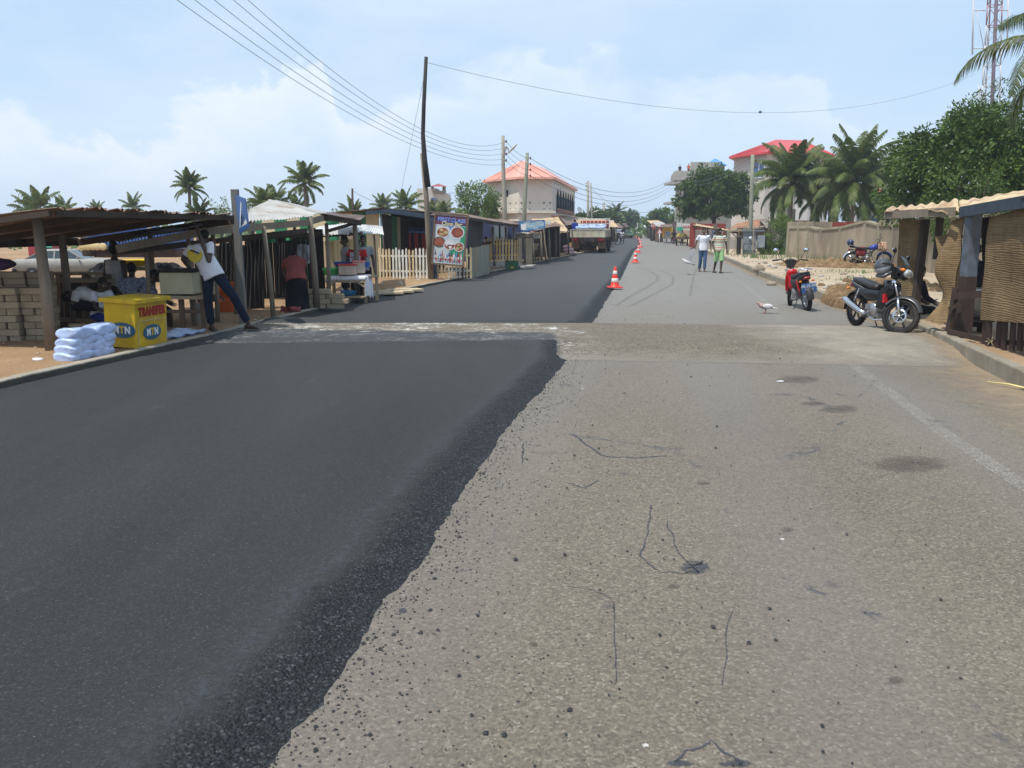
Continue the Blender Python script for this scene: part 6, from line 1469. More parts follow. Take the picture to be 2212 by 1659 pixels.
m = MB(); m.hexa([yp(-.04,-.05,Hc_+.003), yp(Wc+.04,-.05,Hc_+.003), yp(Wc+.04,Dc+.05,Hc_+.003), yp(-.04,Dc+.05,Hc_+.003), yp(-.04,-.05,Hc_+.06), yp(Wc+.04,-.05,Hc_+.06), yp(Wc+.04,Dc+.05,Hc_+.06), yp(-.04,Dc+.05,Hc_+.06)]); part(m, 'lid', M_yc, yc, world=True, bevel=.006)
nR = -(tilt @ ey); nL = -(tilt @ exn); upY = tilt @ Zm
m = MB()
for a, b in ((yp(.06,-.004,.36),yp(Wc-.03,-.004,.36)), (yp(.06,-.004,.03),yp(.06,-.004,.36)), (yp(Wc-.03,-.004,.03),yp(Wc-.03,-.004,.36))): m.bar(a, b, .012, .006)
part(m, 'door_outline', M_cream, yc, world=True)
for face, cc, rt, lab in (('R', yp(Wc*.5,-.006,.19), tilt @ exn, 'oval_logo'), ('L', yp(-.006,Dc*.42,.24), -(tilt @ ey), 'oval_logo')):
    nrm = nR if face == 'R' else nL; m = MB(); pts = [cc + rt*.20*math.cos(2*math.pi*i/26) + upY*.105*math.sin(2*math.pi*i/26) for i in range(26)]
    m.prism(pts, nrm*.005); lo_ = part(m, lab, M_logo, yc, world=True)
    for ch, dx, c_ in (('M', -.085, M_whitep), ('T', 0, M_yelpaint), ('N', .085, M_whitep)): part(text_mb(ch, .135, upY, rt, cc+rt*dx+nrm*.008, .002, .006, font_scale_x=.82), 'logo_lettering', c_, lo_, world=True)
part(text_mb('TRANSFER', .165, upY, tilt @ exn, yp(Wc*.52,-.006,.475), .002, .010, font_scale_x=.78), 'lettering', M_redtx, yc, world=True)
# sachet-water packs by the kerb
for k, (n_, w0) in enumerate(((2,.0),(2,.03),(2,.06),(1,.1))):
    pass
k0 = g(150, 784, .10); k1 = g(278, 757, .10); dk = (k1-k0).normalized(); ak = math.atan2(dk.y, dk.x)
for k in range(4):
    for i in range(2 if k < 3 else 2):
        p = k0 + dk*(.24+.36*i + .025*k) + V((-dk.y,dk.x,0))*(.14) ; bag(p+Zm*(.055+.088*k), ak+r_.uniform(-.06,.06), 'see-through bag of sachet water in the pile beside the yellow cabinet', 'bags of sachet water piled by the cabinet', .72)
m = MB(); pA_, pB_ = g(364,735,.11), g(446,718,.11); dd2 = (pB_-pA_); nn2 = V((-dd2.y,dd2.x,0)).normalized()
m.sheet(pA_+Zm*.03, pB_+Zm*.03, pB_+nn2*.4+Zm*.08, pA_+nn2*.35+Zm*.07, waves=3, amp=.015, th=.02, sag=.05, nv=8, res=8); solo(m, 'plastic_sheet', M_bag, 'crumpled pale blue plastic sheet lying behind the kerb right of the yellow cabinet', 'plastic sheet', loc=(pA_+pB_)/2)
# cream show-case on the timber table
tb = T('table', 'rough timber table carrying the cream box behind the bending man', 'table', q(370,716,12.9))
m = MB(); m.bar(q(325,640,12.9), q(448,641,13.1), .5, .05); part(m, 'tabletop', M_wl, tb, world=True)
for x, y1 in ((394,715),(440,712),(340,708)): m = MB(); m.bar(q(x-3,644,12.95), q(x+2,y1,12.95), .07, .07); part(m, 'leg', M_wm, tb, world=True)
m = MB(); m.bar(q(330,672,12.9), q(440,673,13), .05, .05); part(m, 'rail', M_wm, tb, world=True)
cx = T('display_box', 'cream wooden box with a dark lid on the timber table', 'box', q(375,638,12.8)); a, b = q(345,636,12.8), q(413,589,12.8)
m = MB(); m.box(((a.x+b.x)/2, 13.05, (a.z+b.z)/2), (b.x-a.x, .45, b.z-a.z)); part(m, 'body', mat('cream_box_paint', (.46,.43,.28), .7, 0, .1, 5), cx, world=True, bevel=.01)
m = MB(); m.box(((a.x+b.x)/2, 13.05, b.z+.025), (b.x-a.x+.06, .5, .045)); part(m, 'lid', M_nearblack, cx, world=True)
m = MB(); m.sheet(q(385,586,13.0), q(418,584,13.0), q(420,578,13.4), q(388,577,13.4), waves=2, amp=.01, th=.03, res=8); solo(m, 'newspaper', M_whitep, 'folded white paper on top of the dark box lid', 'paper', loc=q(400,585,13.0))
cab = T('crate', 'pale wooden crate standing on the table behind the man in navy jeans', 'crate', q(434,636,13.3)); m = MB(); m.box(q(433,613,13.3), (.36,.3,.36)); part(m, 'boards', M_wl, cab, world=True)
slb = MB(); pS = g(420,718,.0); slb.box(pS+V((0,.35,.25)), (.34,.08,.42), rz=RD(4)); solo(slb, 'concrete_slab', M_conc, 'grey concrete slab propped upright under the timber table', 'slab', loc=pS, bevel=.02)
# pedestrian crossing sign
sg = T('road_sign', 'blue and white pedestrian crossing sign seen nearly edge-on atop a grey post', 'sign', g(530,697,.10)+V((-.02,0,0)))
s0, s1 = g(526,699,.10)-Zm*.2, q(507,409,13.75)
m = MB(); m.bar(s0, s1, .11, .10, up=(0,1,0)); part(m, 'post', mat('grey_galvanised_post', (.16,.155,.14), .7, .2, .12, 5, .2, 30), sg, world=True)
TLc, TRc, BRc, BLc = q(508,421,13.68), q(530,429,13.2), q(537.5,490,13.2), q(517,506,13.62)
nS = (TRc-TLc).cross(BLc-TLc).normalized(); nS = nS if nS.y < 0 else -nS
m = MB(); m.hexa([BLc, BRc, BRc-nS*.01, BLc-nS*.01, TLc, TRc, TRc-nS*.01, TLc-nS*.01]); m.f = m.f; part(m, 'plate', flat('faded_blue_sign', (.025,.09,.26), .5), sg, world=True)
def sp_(u, v, o=.003): return (BLc*(1-u)+BRc*u)*(1-v) + (TLc*(1-u)+TRc*u)*v + nS*o
m = MB(); m.add([sp_(.10,.14), sp_(.90,.14), sp_(.5,.88)], [(0,1,2)]); part(m, 'white_triangle', flat('sign_white', (.55,.58,.56), .5), sg, world=True)
m = MB()
for a, b, w in (((.50,.50),(.48,.34),.03),((.48,.34),(.40,.18),.02),((.48,.34),(.58,.18),.02),((.50,.48),(.40,.36),.015),((.50,.48),(.60,.38),.015)): m.bar(sp_(*a,.006), sp_(*b,.006), w, .004)
m.add([sp_(.5+.045*math.cos(i*.6),.565+.035*math.sin(i*.6),.006) for i in range(10)], [tuple(range(10))]); part(m, 'walking_figure', M_blackm, sg, world=True)
# basin table with lace cloth
tt = T('table', 'wooden table under a white patterned cloth with plastic basins, by the kerb', 'table', g(745,652,.10))
tz = .66; A0, A1 = g(697,640,.10), g(787,652,.10)
def onz(v, z): return V((v.x, v.y, z))
q0 = g(692,650,.10); q1 = g(796,651,.10); depth = V((.12,.75,0))
c00, c10, c11, c01 = q0+V((.12,.1,0)), q1+V((-.05,.1,0)), q1+depth, q0+depth
m = MB(); m.hexa([onz(v,tz-.05) for v in (c00,c10,c11,c01)]+[onz(v,tz-.01) for v in (c00,c10,c11,c01)]); m.bar(onz(c00,tz-.1), onz(c10,tz-.1), .03, .1); part(m, 'tabletop', M_wl, tt, world=True)
for c in (c00,c10,c11,c01): m = MB(); m.bar(onz(c,0.05)+(c11+c00-c*2)*.04, onz(c,tz-.06)+(c11+c00-c*2)*.04, .065, .065); part(m, 'leg', M_wl, tt, world=True)
m = MB(); m.bar(onz(c00,.38), onz(c00.lerp(c10,.3),tz-.08), .05, .03); m.bar(onz(c10,.38), onz(c10.lerp(c00,.3),tz-.08), .05, .03); m.bar(onz(c00,.20), onz(c10,.20), .4, .03); part(m, 'brace', M_wl, tt, world=True)
n = N('lace_cloth'); v = n.ramp(n.voro(9, None), [(.12, (.10,.09,.12)), (.2, (.66,.66,.68))]); M_lace = n.set(n.mix(.55, v, (.66,.66,.68)), .9)
m = MB(); vs = []; nx, ny = 34, 16; Lx = (c10-c00).length; ux = (c10-c00).normalized(); uy = (c01-c00).normalized(); Ly = (c01-c00).length
for j in range(ny+1):
    for i in range(nx+1):
        a = -.16 + (Lx+.16+.36)*i/nx; b = -.12 + (Ly+.24)*j/ny; dropx = max(0, a-Lx) ; dropl = max(0, -a); dropf = max(0, -b); dropb = max(0, b-Ly)
        hang = dropx*1.0 + dropl*.9 + dropb*.9 + dropf*.9; 
        if a > Lx: hang = min(.45, (a-Lx)*1.25)
        p = c00 + ux*min(max(a,-.01), Lx+.02) + uy*min(max(b,-.02),Ly+.02) + (ux*.05*math.sin(b*16) + uy*.03*math.sin(b*11))*(1 if a > Lx else 0)*min(1,(a-Lx)*6 if a > Lx else 0)
        p = onz(p, tz+.006 - hang + .008*noise.noise(V((a*6,b*6,2))) - (.12*(math.sin(b*9)**2) if a > Lx+.25 else 0)); vs.append(p)
m.add(vs, [(j*(nx+1)+i, j*(nx+1)+i+1, (j+1)*(nx+1)+i+1, (j+1)*(nx+1)+i) for j in range(ny) for i in range(nx)], True); o = solo(m, 'tablecloth', M_lace, 'white cloth with dark flowers draped over the basin table, hanging low on the right', 'tablecloth', loc=onz(c00,tz)); o.modifiers.new('thick','SOLIDIFY').thickness = .004
def basin(label, p, r0, r1, h, mt, parts=None, cat='basin', name='basin'):
    root = T(name, label, cat, p); m = MB(); m.lathe([(0,0),(r0,0),(r1,h*.92),(r1+.015,h),(r1-.005,h),(r0-.012,.015),(0,.012)], (0,0,0), 26); part(m, 'bowl', mt, root)
    if parts: parts(root)
    return root
M_gpl = flat('bright_green_plastic', (.06,.42,.10), .4); M_bpl = flat('blue_plastic', (.02,.12,.50), .35); M_rpl = flat('red_plastic', (.55,.02,.03), .35); M_ppl = flat('pink_plastic', (.62,.22,.20), .4); M_clear = mat('cloudy_plastic', (.50,.40,.33), .3, 0, .25, 6, 0, 1, .6)
def lidded(root): m = MB(); m.lathe([(0,.17),(.19,.165),(.20,.15),(.20,.14)], (0,0,0), 24); part(m, 'lid', M_gpl, root)
def onT(x, y, Y): p = q(x, y, Y); p.z = tz+.012; return p
basin('bright green lidded plastic bowl at the left of the basin table', onT(716,600,18.5), .15, .19, .14, M_gpl, lidded)
def redlid(root):
    m = MB(); m.box((0,0,.24), (.42,.30,.035)); part(m, 'lid', M_rpl, root, bevel=.012)
    m = MB(); m.box((0,0,.07), (.34,.24,.12)); part(m, 'contents', mat('bread_rolls', (.52,.34,.18), .8, 0, .4, 14), root)
ctn = T('food_container', 'clear plastic food container with red lid in the middle of the basin table', 'container', onT(752,601,18.4)); m = MB(); m.box((0,0,.12), (.38,.27,.22)); part(m, 'tub', M_clear, ctn, bevel=.02); redlid(ctn)
ctn = T('food_container', 'smaller clear container with pink lid stacked at the right of the basin table', 'container', onT(776,598,18.6)); m = MB(); m.box((0,0,.16), (.26,.22,.24)); part(m, 'tub', M_clear, ctn, bevel=.02); m = MB(); m.box((0,0,.30), (.28,.24,.04)); part(m, 'lid', M_ppl, ctn, bevel=.012)
basin('dark blue basin behind the red-lidded container', onT(741,592,18.9)+Zm*.16, .16, .21, .12, M_bpl)
basin('light blue basin at the back right of the basin table', onT(786,592,18.8)+Zm*.16, .12, .16, .11, M_bpl)
basin('light blue basin on the lower shelf under the table', V(((c00.x+c10.x)/2+.05,(c00.y+c10.y)/2,.225)), .14, .19, .10, flat('light_blue_plastic', (.03,.25,.55), .35))
# shin-high clutter
for i, (x, y, c, lb) in enumerate(((881,690,0,'x'),)): pass
def litter(label, p, s, mt, cat='litter', name='litter', seed=0):
    m = MB(); m.ball((0,0,s[2]*.3), (s[0]/2,s[1]/2,s[2]/2), 10, 6); m.v = [v + V((.25*s[0]*noise.noise(v*30+V((seed,0,0))), .25*s[1]*noise.noise(v*30+V((0,seed,0))), .2*s[2]*noise.noise(v*25))) for v in m.v]
    o = solo(m, name, mt, label, cat, world=False); o.location = p; return o
M_litter = flat('white_plastic_litter', (.62,.62,.66), .6)
litter('crumpled white plastic scrap on the dirt left of the sachet water pile', g(82,779,.1), (.14,.10,.05), M_litter, seed=1)
litter('small white scrap in the gutter beyond the banner', g(984,590,.02)+V((.25,-.6,.03)), (.10,.08,.06), M_litter, seed=2)
litter('flat white paper scrap on the old lane', g(1686,824,.005), (.09,.05,.012), M_litter, seed=3)
litter('pale plastic cup lying at the kerb behind the signpost', g(497,690,.1)+V((-.3,.1,.02)), (.10,.10,.10), M_litter, seed=5)
for i in range(14):
    y = r.uniform(20, 34); litter('scrap of pale litter scattered on the left verge', V((XL(y)-r.uniform(.3,1.6), y, .1)), (.08,.06,.03), M_litter, seed=i+10)['group'] = 'litter scraps on the left verge'
for i, (x, y, s) in enumerate(((1010,574,.5),(1075,578,.4),(1120,579,.5),(1098,575,.4),(1130,577,.5))):
    p = g(x+18,y,.1); m = MB(); m.box((0,0,.05), (s,.3,.10)); o = solo(m, 'paving_slab', M_conc, ('broken kerb slab lying left of the green crate','thin broken slab behind the green crate','two-tier slab piece right of the green crate','broken slab between crate and pickets','slab piece at the foot of the plank panels')[i], 'slab', world=False); o.location = p; o.rotation_euler = (0,0,.3*i); addbevel(o, .02)
for i in range(3):
    p = g(830+i*22, 634-i*3, .1); m = MB(); m.box((0,0,.02), (.9,.5,.05)); o = solo(m, 'paving_slab', mat('pale_slab', (.50,.40,.26), .9), ('flat pale slab on the sand right of the basin table','middle pale slab on the sand before the picket fence','right-hand pale slab on the sand before the picket fence')[i], 'slab', world=False); o.location = p; o.rotation_euler = (0,0,.3+.1*i)

# ================================================================ traffic cones
M_cone = flat('cone_orange_red', (.72,.035,.015), .45); M_cw = flat('cone_white_sleeve', (.72,.70,.64), .4)
cn0 = T('traffic_cone', 'x', 'traffic cone')
m = MB(); m.box((0,0,.02), (.40,.40,.03)); m.lathe([(.175,.03),(.16,.05)], (0,0,0), 24); part(m, 'base', M_cone, cn0, bevel=.012)
H_ = .60; rr = lambda z: .135 - .105*(z/.60)
m = MB(); m.lathe([(.150,.035)] + [(rr(z),z) for z in (.05,.20,.40,.585)] + [(.022,.60),(.0,.60)], (0,0,0), 24); part(m, 'cone_body', M_cone, cn0)
for z0_, z1_ in ((.165,.275),(.385,.485)): m = MB(); m.lathe([(rr(z0_)+.001,z0_),(rr(z0_)+.004,z0_+.003),(rr(z1_)+.004,z1_-.003),(rr(z1_)+.001,z1_)], (0,0,0), 24); part(m, 'white_band', M_cw, cn0)
cl = ['nearest and largest traffic cone, at the edge of the fresh asphalt', 'second traffic cone along the asphalt edge', 'third traffic cone, just right of the second', 'fourth traffic cone, standing on the old lane', 'fifth traffic cone up the lane', 'sixth traffic cone, before the road bends left', 'seventh traffic cone, first of the far cluster', 'eighth traffic cone in the far cluster', 'ninth traffic cone in the far cluster', 'farthest visible traffic cone']
cs = [(2459,1153,23.2),(2541,1052,41.2),(2553,1013,58.5),(2563,985,76),(2560,964,100),(2556,950,125),(2546,937,150),(2541,934,165),(2537,931,185),(2533,928,205)]
for i, (x, y, Y) in enumerate(cs):
    X_ = ray(x/1.8517, y/1.8517); p = V(((X_.x/X_.y)*Y, Y, 0)); o = cn0 if i == 0 else dup(cn0)
    o.location = (p.x, p.y, .045 if i < 3 else .03); o.rotation_euler = (0,0,.35*i+.1); o['label'] = cl[i]; o['group'] = 'traffic cones along the joint'
# ================================================================ birds
M_bw = mat('white_feathers', (.60,.58,.58), .8, 0, .1, 20); M_bg_ = mat('pinkish_grey_feathers', (.38,.27,.24), .8, 0, .5, 25)
def pigeon(label, loc, rz, flying=False, s=1.0):
    root = T('pigeon', label, 'bird', loc, rz)
    m = MB(); m.tube([(-.13,0,.10),(-.06,0,.11),(.02,0,.12),(.08,0,.135),(.11,0,.165),(.135,0,.175)], [(.012,.010),(.035,.032),(.052,.048),(.040,.040),(.024,.024),(.018,.018)], 12, side=(0,1,0), round_=True); m.tube([(.145,0,.172),(.168,0,.166)], [.006,.002], 6)
    part(m, 'body', M_bg_ if not flying else M_bw, root)
    m = MB(); m.tube([(-.10,0,.105),(-.21,0,.085)], [(.028,.010),(.045,.004)], 8, side=(0,1,0)); part(m, 'tail', M_bw, root)
    for sgn in (-1,1):
        m = MB()
        if flying: m.sheet(V((.06,sgn*.03,.13)), V((-.07,sgn*.03,.13)), V((-.10,sgn*.27,.34)), V((-.03,sgn*.30,.38)), waves=5, amp=.004, th=.004, nv=6)
        else: m.ball((-.03,sgn*.045,.125), (.09,.014,.038), 10, 6)
        part(m, 'wing', M_bw, root)
        if not flying:
            m = MB(); m.tube([(.0,sgn*.022,.08),(.0,sgn*.024,.01),(.03,sgn*.024,.004)], .006, 6); part(m, 'leg', mat('bird_leg_pink', (.45,.12,.10), .6), root)
    root.scale = (s,)*3; return root
pg = g(1653,677,0); pigeon('mottled white and pink pigeon walking on the old lane', (pg.x,pg.y,0), RD(172), s=1.2)
fl = pigeon('white bird in flight low over the lane beside the walking men', q(1486,566,30.5)-V((0,0,.15)), RD(205), True, 1.45); fl.rotation_euler = (RD(35), RD(-12), RD(190))
# stray things on the right lane edge
m = MB(); a_, b_ = g(2133,825,.03), g(2230,842,.03); m.tube([a_, a_.lerp(b_,.5)+Zm*.015, b_], [.008,.011,.012], 7); solo(m, 'stick', mat('peeled_cane', (.60,.50,.22), .6), 'pale yellow cane lying in the gutter at the right edge', 'stick', loc=(a_+b_)/2)
def rock(label, p, s, mt, seed=0, grp=None, name='rock'):
    m = MB(); m.ball((0,0,s[2]*.35), (s[0]/2,s[1]/2,s[2]/2), 14, 9); m.v = [v*(1+.35*noise.noise(v*(1.6/s[0])+V((seed,0,0)))) for v in m.v]; o = solo(m, name, mt, label, 'rock', world=False, group=grp); o.location = p; o.data.polygons.foreach_set('use_smooth', [False]*len(o.data.polygons)); return o
M_rock = mat('dusty_rock', (.30,.25,.19), .95, 0, .25, 6, .6, 40, .1)
rock('grey block-like stone lying in the gutter left of the red motorcycle', g(1660,616.5,0)+V((.1,0,0)), (.32,.22,.18), M_rock, 1); rock('brown rock sitting on the sand behind the right kerb', g(1633,586,.15)-V((0,.3,0)), (.50,.35,.32), M_rock, 2)
# ================================================================ right side
M_wall = mat('stained_compound_wall', (.29,.24,.175), .92, 0, .2, 1.0, .35, 20, .15, dirt=(.15,.115,.08), dirt_amt=.85, stretch=(1.6,1.6,.4)); M_cope = mat('wall_coping', (.27,.24,.17), .92, 0, .15, 3, .3, 20, .15, dirt=(.19,.16,.11), dirt_amt=.7)
# compound wall: panels between piers (one wall, with bays)
cw = T('compound_wall', 'long stained concrete compound wall of panels between piers on the right', 'wall', g(1760,575,.15))
pts = [(1706,0,46),(1727,0,45.2),(1749,0,44.4),(1776,0,42.4),(1817,0,40.4),(1872,0,38.2),(1902,0,36.8),(1932,0,35.2),(1985,0,31),(2120,0,25.5),(2290,0,21.5)]
W3 = []
for x, y, Y in pts: v = q(x, 500, Y); W3.append(V((v.x, v.y, .1)))
Hh = [1.62,1.62,1.62,1.52,1.60,1.86,1.72,1.74,1.86,1.95,1.95]
m = MB()
for i in range(len(W3)-1): a, b = W3[i], W3[i+1]; nn = V(((b-a).y,-(b-a).x,0)).normalized()*.09; m.hexa([a-nn, b-nn, b+nn, a+nn, a-nn+Zm*Hh[i], b-nn+Zm*Hh[i+1], b+nn+Zm*Hh[i+1], a+nn+Zm*Hh[i]])
part(m, 'panel', M_wall, cw, world=True)
for i in range(len(W3)-1):
    a, b = W3[i], W3[i+1]; m = MB(); m.bar(a.lerp(b,.06)+Zm*(Hh[i]+.06), b.lerp(a,.06)+Zm*(Hh[i+1]+.06), .30, .13); part(m, 'coping', M_cope, cw, world=True, bevel=.02)
for i, v in enumerate([W3[k] for k in (0,1,2,6,7,8,9)]): m = MB(); m.box(v+Zm*1.0, (.26,.30,2.0)); part(m, 'pier', M_cope, cw, world=True, bevel=.02)
m = MB()   # second wall line behind, slightly higher
for x0, x1, Y, h in ((1704,1748,48,2.12),(1747,1806,46,2.10)): a, b = q(x0,500,Y), q(x1,500,Y); a.z = b.z = 0; m.bar(a+Zm*h/2, b+Zm*h/2, .15, h)
solo(m, 'rear_wall', M_wall, 'taller stained wall section standing just behind the left bays of the compound wall', 'wall', loc=q(1750,570,42))
m = MB(); m.box(q(1852,489,43), (2.6,.1,.45)); solo(m, 'boarding', mat('dull_red_boards', (.22,.04,.03), .8), 'strip of dull red boards showing above the compound wall under the palms', 'boards', loc=q(1852,497,39))
# ---- shack of woven mats, front right
def matmat():
    n = N('woven_palm_mat'); p = n.xyz(); w = n.noise(1.6, n.mapping((.6,.6,3)), 4, .6)
    z = n.math('ADD', p[2], n.math('MULTIPLY', w, .12)); rows = n.math('FRACT', n.math('MULTIPLY', z, 34)); rr_ = n.math('ABSOLUTE', n.math('SUBTRACT', rows, .5))
    c = n.ramp(rr_, [(.05, (.145,.10,.055)), (.3, (.30,.225,.13))]); big = n.math('FRACT', n.math('MULTIPLY', z, 9.0)); c = n.mix(n.ramp(n.math('MULTIPLY', n.ramp(big, [(.05,1.0),(.13,0.0)]), n.ramp(n.noise(2.2, n.mapping((1,1,6)), 3), [(.42,0.0),(.55,1.0)])), [(0,0.0),(1,.75)]), c, (.06,.035,.022))
    f = n.noise(130, n.mapping((1,1,.3)), 2); c = n.mix(.55, c, n.ramp(n.noise(2.3, None, 6, .7), [(.32, (.10,.075,.05)), (.5, (.24,.18,.11)), (.7, (.36,.29,.18))])); c = n.mix(.5, c, n.ramp(f, [(.3,(.10,.075,.045)),(.7,(.42,.33,.20))]), 'OVERLAY')
    n.bump(n.math('ADD', rr_, n.math('MULTIPLY', f, .5)), .9, .012); return n.set(c, .92, 0, .15)
M_mat = matmat()
sh = T('shack', 'roadside shack with curled tin roof and dark timber frame hung with woven mats', 'shack', g(2081,727,.15))
m = MB(); m.sheet(q(1911,458,14.6), q(2071,449,12.2), q(2069,436,15.0), q(1925,448,18.0), waves=6.5, amp=.022, th=.012, sag=.14, rag=.05, res=12, seed=3)
part(m, 'roof_sheet', M_tiny, sh, world=True)
m = MB(); m.sheet(q(2070,449,12.1), q(2300,408,8.6), q(2290,398,11.5), q(2072,434,15.0), waves=7, amp=.010, th=.012, sag=.07, rag=.03, res=12, seed=5); part(m, 'roof_sheet', M_tiny, sh, world=True)
m = MB(); m.bar(q(1912,464.5,14.6), q(2062,457,12.25), .04, .13); part(m, 'fascia', M_wg, sh, world=True)
m = MB(); m.bar(q(2076,458,12.0), q(2300,423,8.6), .05, .15); part(m, 'fascia', mat('faded_blue_board', (.030,.045,.062), .8, 0, .3, 5), sh, world=True)
m = MB(); m.bar(q(2104,462,11.7), q(2091,600,11.7), .20, .14); part(m, 'post', mat('blue_grey_painted_post', (.085,.10,.125), .75, 0, .35, 6, .3, 30, dirt=(.07,.06,.055), dirt_amt=.7), sh, world=True)
M_dkb = wood('dark_stained_board', (.050,.032,.026))
m = MB(); m.bar(q(2091,597,11.66), q(2079,726,11.66), .21, .15); part(m, 'post', M_dkb, sh, world=True)
m = MB(); m.bar(q(1999,474,14.0), q(1972,705,14.0), .13, .10); m.bar(q(2031,470,13.6), q(2022,560,13.6), .10, .08); part(m, 'post', M_wd, sh, world=True)
m = MB(); m.bar(q(2065,622,11.55), q(2050,716,11.55), .12, .04); m.bar(q(2137,615,11.0), q(2127,750,10.9), .12, .04); m.bar(q(2060,640,11.5), q(2135,634,11.0), .04, .10); m.bar(q(2050,668,11.5), q(2076,655,11.4), .04, .06); m.bar(q(2048,716,11.5), q(2128,735,10.95), .04, .07); part(m, 'gate_frame', M_dkb, sh, world=True)
m = MB()
for k, x in enumerate((2138,2160,2172,2190,2206,2222,2240)): m.bar(q(x,686,10.75-.2*k), q(x-4,752+k*1.5,10.75-.2*k), .09, .03)
m.bar(q(2128,738,10.9), q(2290,745,9.3), .03, .07); part(m, 'low_rail', M_dkb, sh, world=True)
m = MB(); m.bar(q(2128,757,10.9), q(2300,778,9.2), .10, .10); part(m, 'sill', M_wg, sh, world=True)
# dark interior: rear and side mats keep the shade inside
m = MB(); m.sheet(q(2120,470,13.9), q(2300,455,12.5), q(2300,650,12.5), q(2125,640,13.9), waves=2, amp=.03, th=.02, sag=.05, res=10); part(m, 'rear_mat', M_nearblack, sh, world=True)
def wovenmat(label, tl, tr_, br, bl, sag, waves, seed, amp=.03, rag=.03):
    m = MB(); m.sheet(tl, tr_, br, bl, waves=waves, amp=amp, th=.012, nv=26, sag=sag, rag=rag, seed=seed, res=14); return solo(m, 'woven_mat', M_mat, label, 'woven mat', loc=(bl+br)/2)
wovenmat('flat woven mat hung at the left end of the shack behind the black motorcycle', q(1944,476,14.6), q(1994,475,14.1), q(1976,640,14.1), q(1935,640,14.6), .03, 1.0, 3)
wovenmat('sagging grey woven mat hanging loose between the shack posts, curled at the bottom', q(2027,517,12.9), q(2090,462,12.3), q(2052,698,11.9), q(2003,690,12.3), .26, 1.0, 7, .06, .05)
wovenmat('large tan woven mat with dark seams covering the right end of the shack', q(2141,470,11.1), q(2300,425,8.8), q(2290,706,8.8), q(2119,690,11.0), .05, 1.5, 11, .02, .02)
bas = T('metal_basin', 'dented silver aluminium basin behind the shack gate frame', 'basin', q(2099,682,12.2)); m = MB(); m.lathe([(0,0),(.16,0),(.24,.22),(.27,.30),(.26,.31),(.22,.22),(.15,.02),(0,.02)], (0,0,0), 22); m.v = [v*(1+.10*noise.noise(v*9)) for v in m.v]; part(m, 'bowl', mat('dented_aluminium', (.42,.43,.45), .4, .8, .25, 12, .9, 12, .5, bdist=.02), bas); bas.scale = (1.0,1.0,1.35)
bs2 = T('stool', 'dark low stool carrying the aluminium basin', 'stool', q(2099,712,12.2)); m = MB(); m.box(q(2098,686,12.2)-Zm*.03, (.5,.4,.04)); part(m, 'seat', M_dkb, bs2, world=True)
for sx in (-.2,.2): m = MB(); m.box(q(2098,703,12.2)+V((sx,0,0)), (.05,.3,.28)); part(m, 'leg', M_dkb, bs2, world=True)
m = MB(); 
for i in range(9): m.tube([q(2140,736,10.7), q(2140,736,10.7)+V((.10*math.cos(i*.8),-.05,.06*math.sin(i*.8)))], .004, 4)
solo(m, 'straw_knot', mat('straw', (.5,.42,.25), .8), 'frayed knot of straw tied to the shack low rail', 'straw', loc=q(2140,736,10.7))
# ---- mound of dug earth and rubble behind right kerb
def mound(label, cx_, cy_, rx, ry, h, mt, seed, rot=0.0, z=.12):
    m = MB(); nx = 64; vs = []
    for j in range(nx+1):
        for i in range(nx+1):
            u, v = i/nx*2-1, j/nx*2-1; d = math.hypot(u, v); k = max(0, 1-d*d); x, y = u*rx, v*ry
            zz = h*k**.8*(.75+.5*noise.noise(V((u*2.2+seed, v*2.2, 0)))) + .30*h*noise.noise(V((x*3, y*3, seed)))*min(1,k*3) + .22*h*noise.noise(V((x*8, y*8, seed)))*min(1,k*3) - .3*max(0, d-.93)/.07*(d > .93)
            vs.append((x*math.cos(rot)-y*math.sin(rot), x*math.sin(rot)+y*math.cos(rot), zz-.02))
    m.add(vs, [(j*(nx+1)+i, j*(nx+1)+i+1, (j+1)*(nx+1)+i+1, (j+1)*(nx+1)+i) for j in range(nx) for i in range(nx)], False); o = solo(m, 'earth_mound', mt, label, 'earth mound', world=False); o.location = (cx_, cy_, z); return o
n = N('dug_earth'); c = n.ramp(n.noise(5, None, 7, .7), [(.32,(.13,.080,.045)),(.55,(.27,.18,.10)),(.72,(.42,.31,.19))]); n.bump(n.noise(11, None, 7, .75), 1.0, .08); M_dug = n.set(c, .97, 0, .05)
p1 = g(1790,632,.15); mound('heap of dug brown earth and straw behind the right kerb, beside the red motorcycle', 8.35, 18.6, 1.15, 2.6, .42, M_dug, 2, RD(-14))
mound('smaller spoil heap between the kerb and the blue roadster', 10.2, 21.6, 1.7, 1.5, .30, M_dug, 6)
mound('low spread of reddish spoil in front of the electrical cabinets', 14.2, 35.5, 2.8, 3.2, .34, M_dug, 9)
r = random.Random(31)
for i in range(90):
    y = r.uniform(16.5, 40); x = XR(y) + r.uniform(.4, 4.2); s = r.uniform(.06,.26); rock('lump of broken earth or rubble scattered along the right verge', (x,y,.13), (s,s*.8,s*.6), r.choice([M_dug, M_rock, M_conc]), i+3, 'rubble lumps on the right verge')
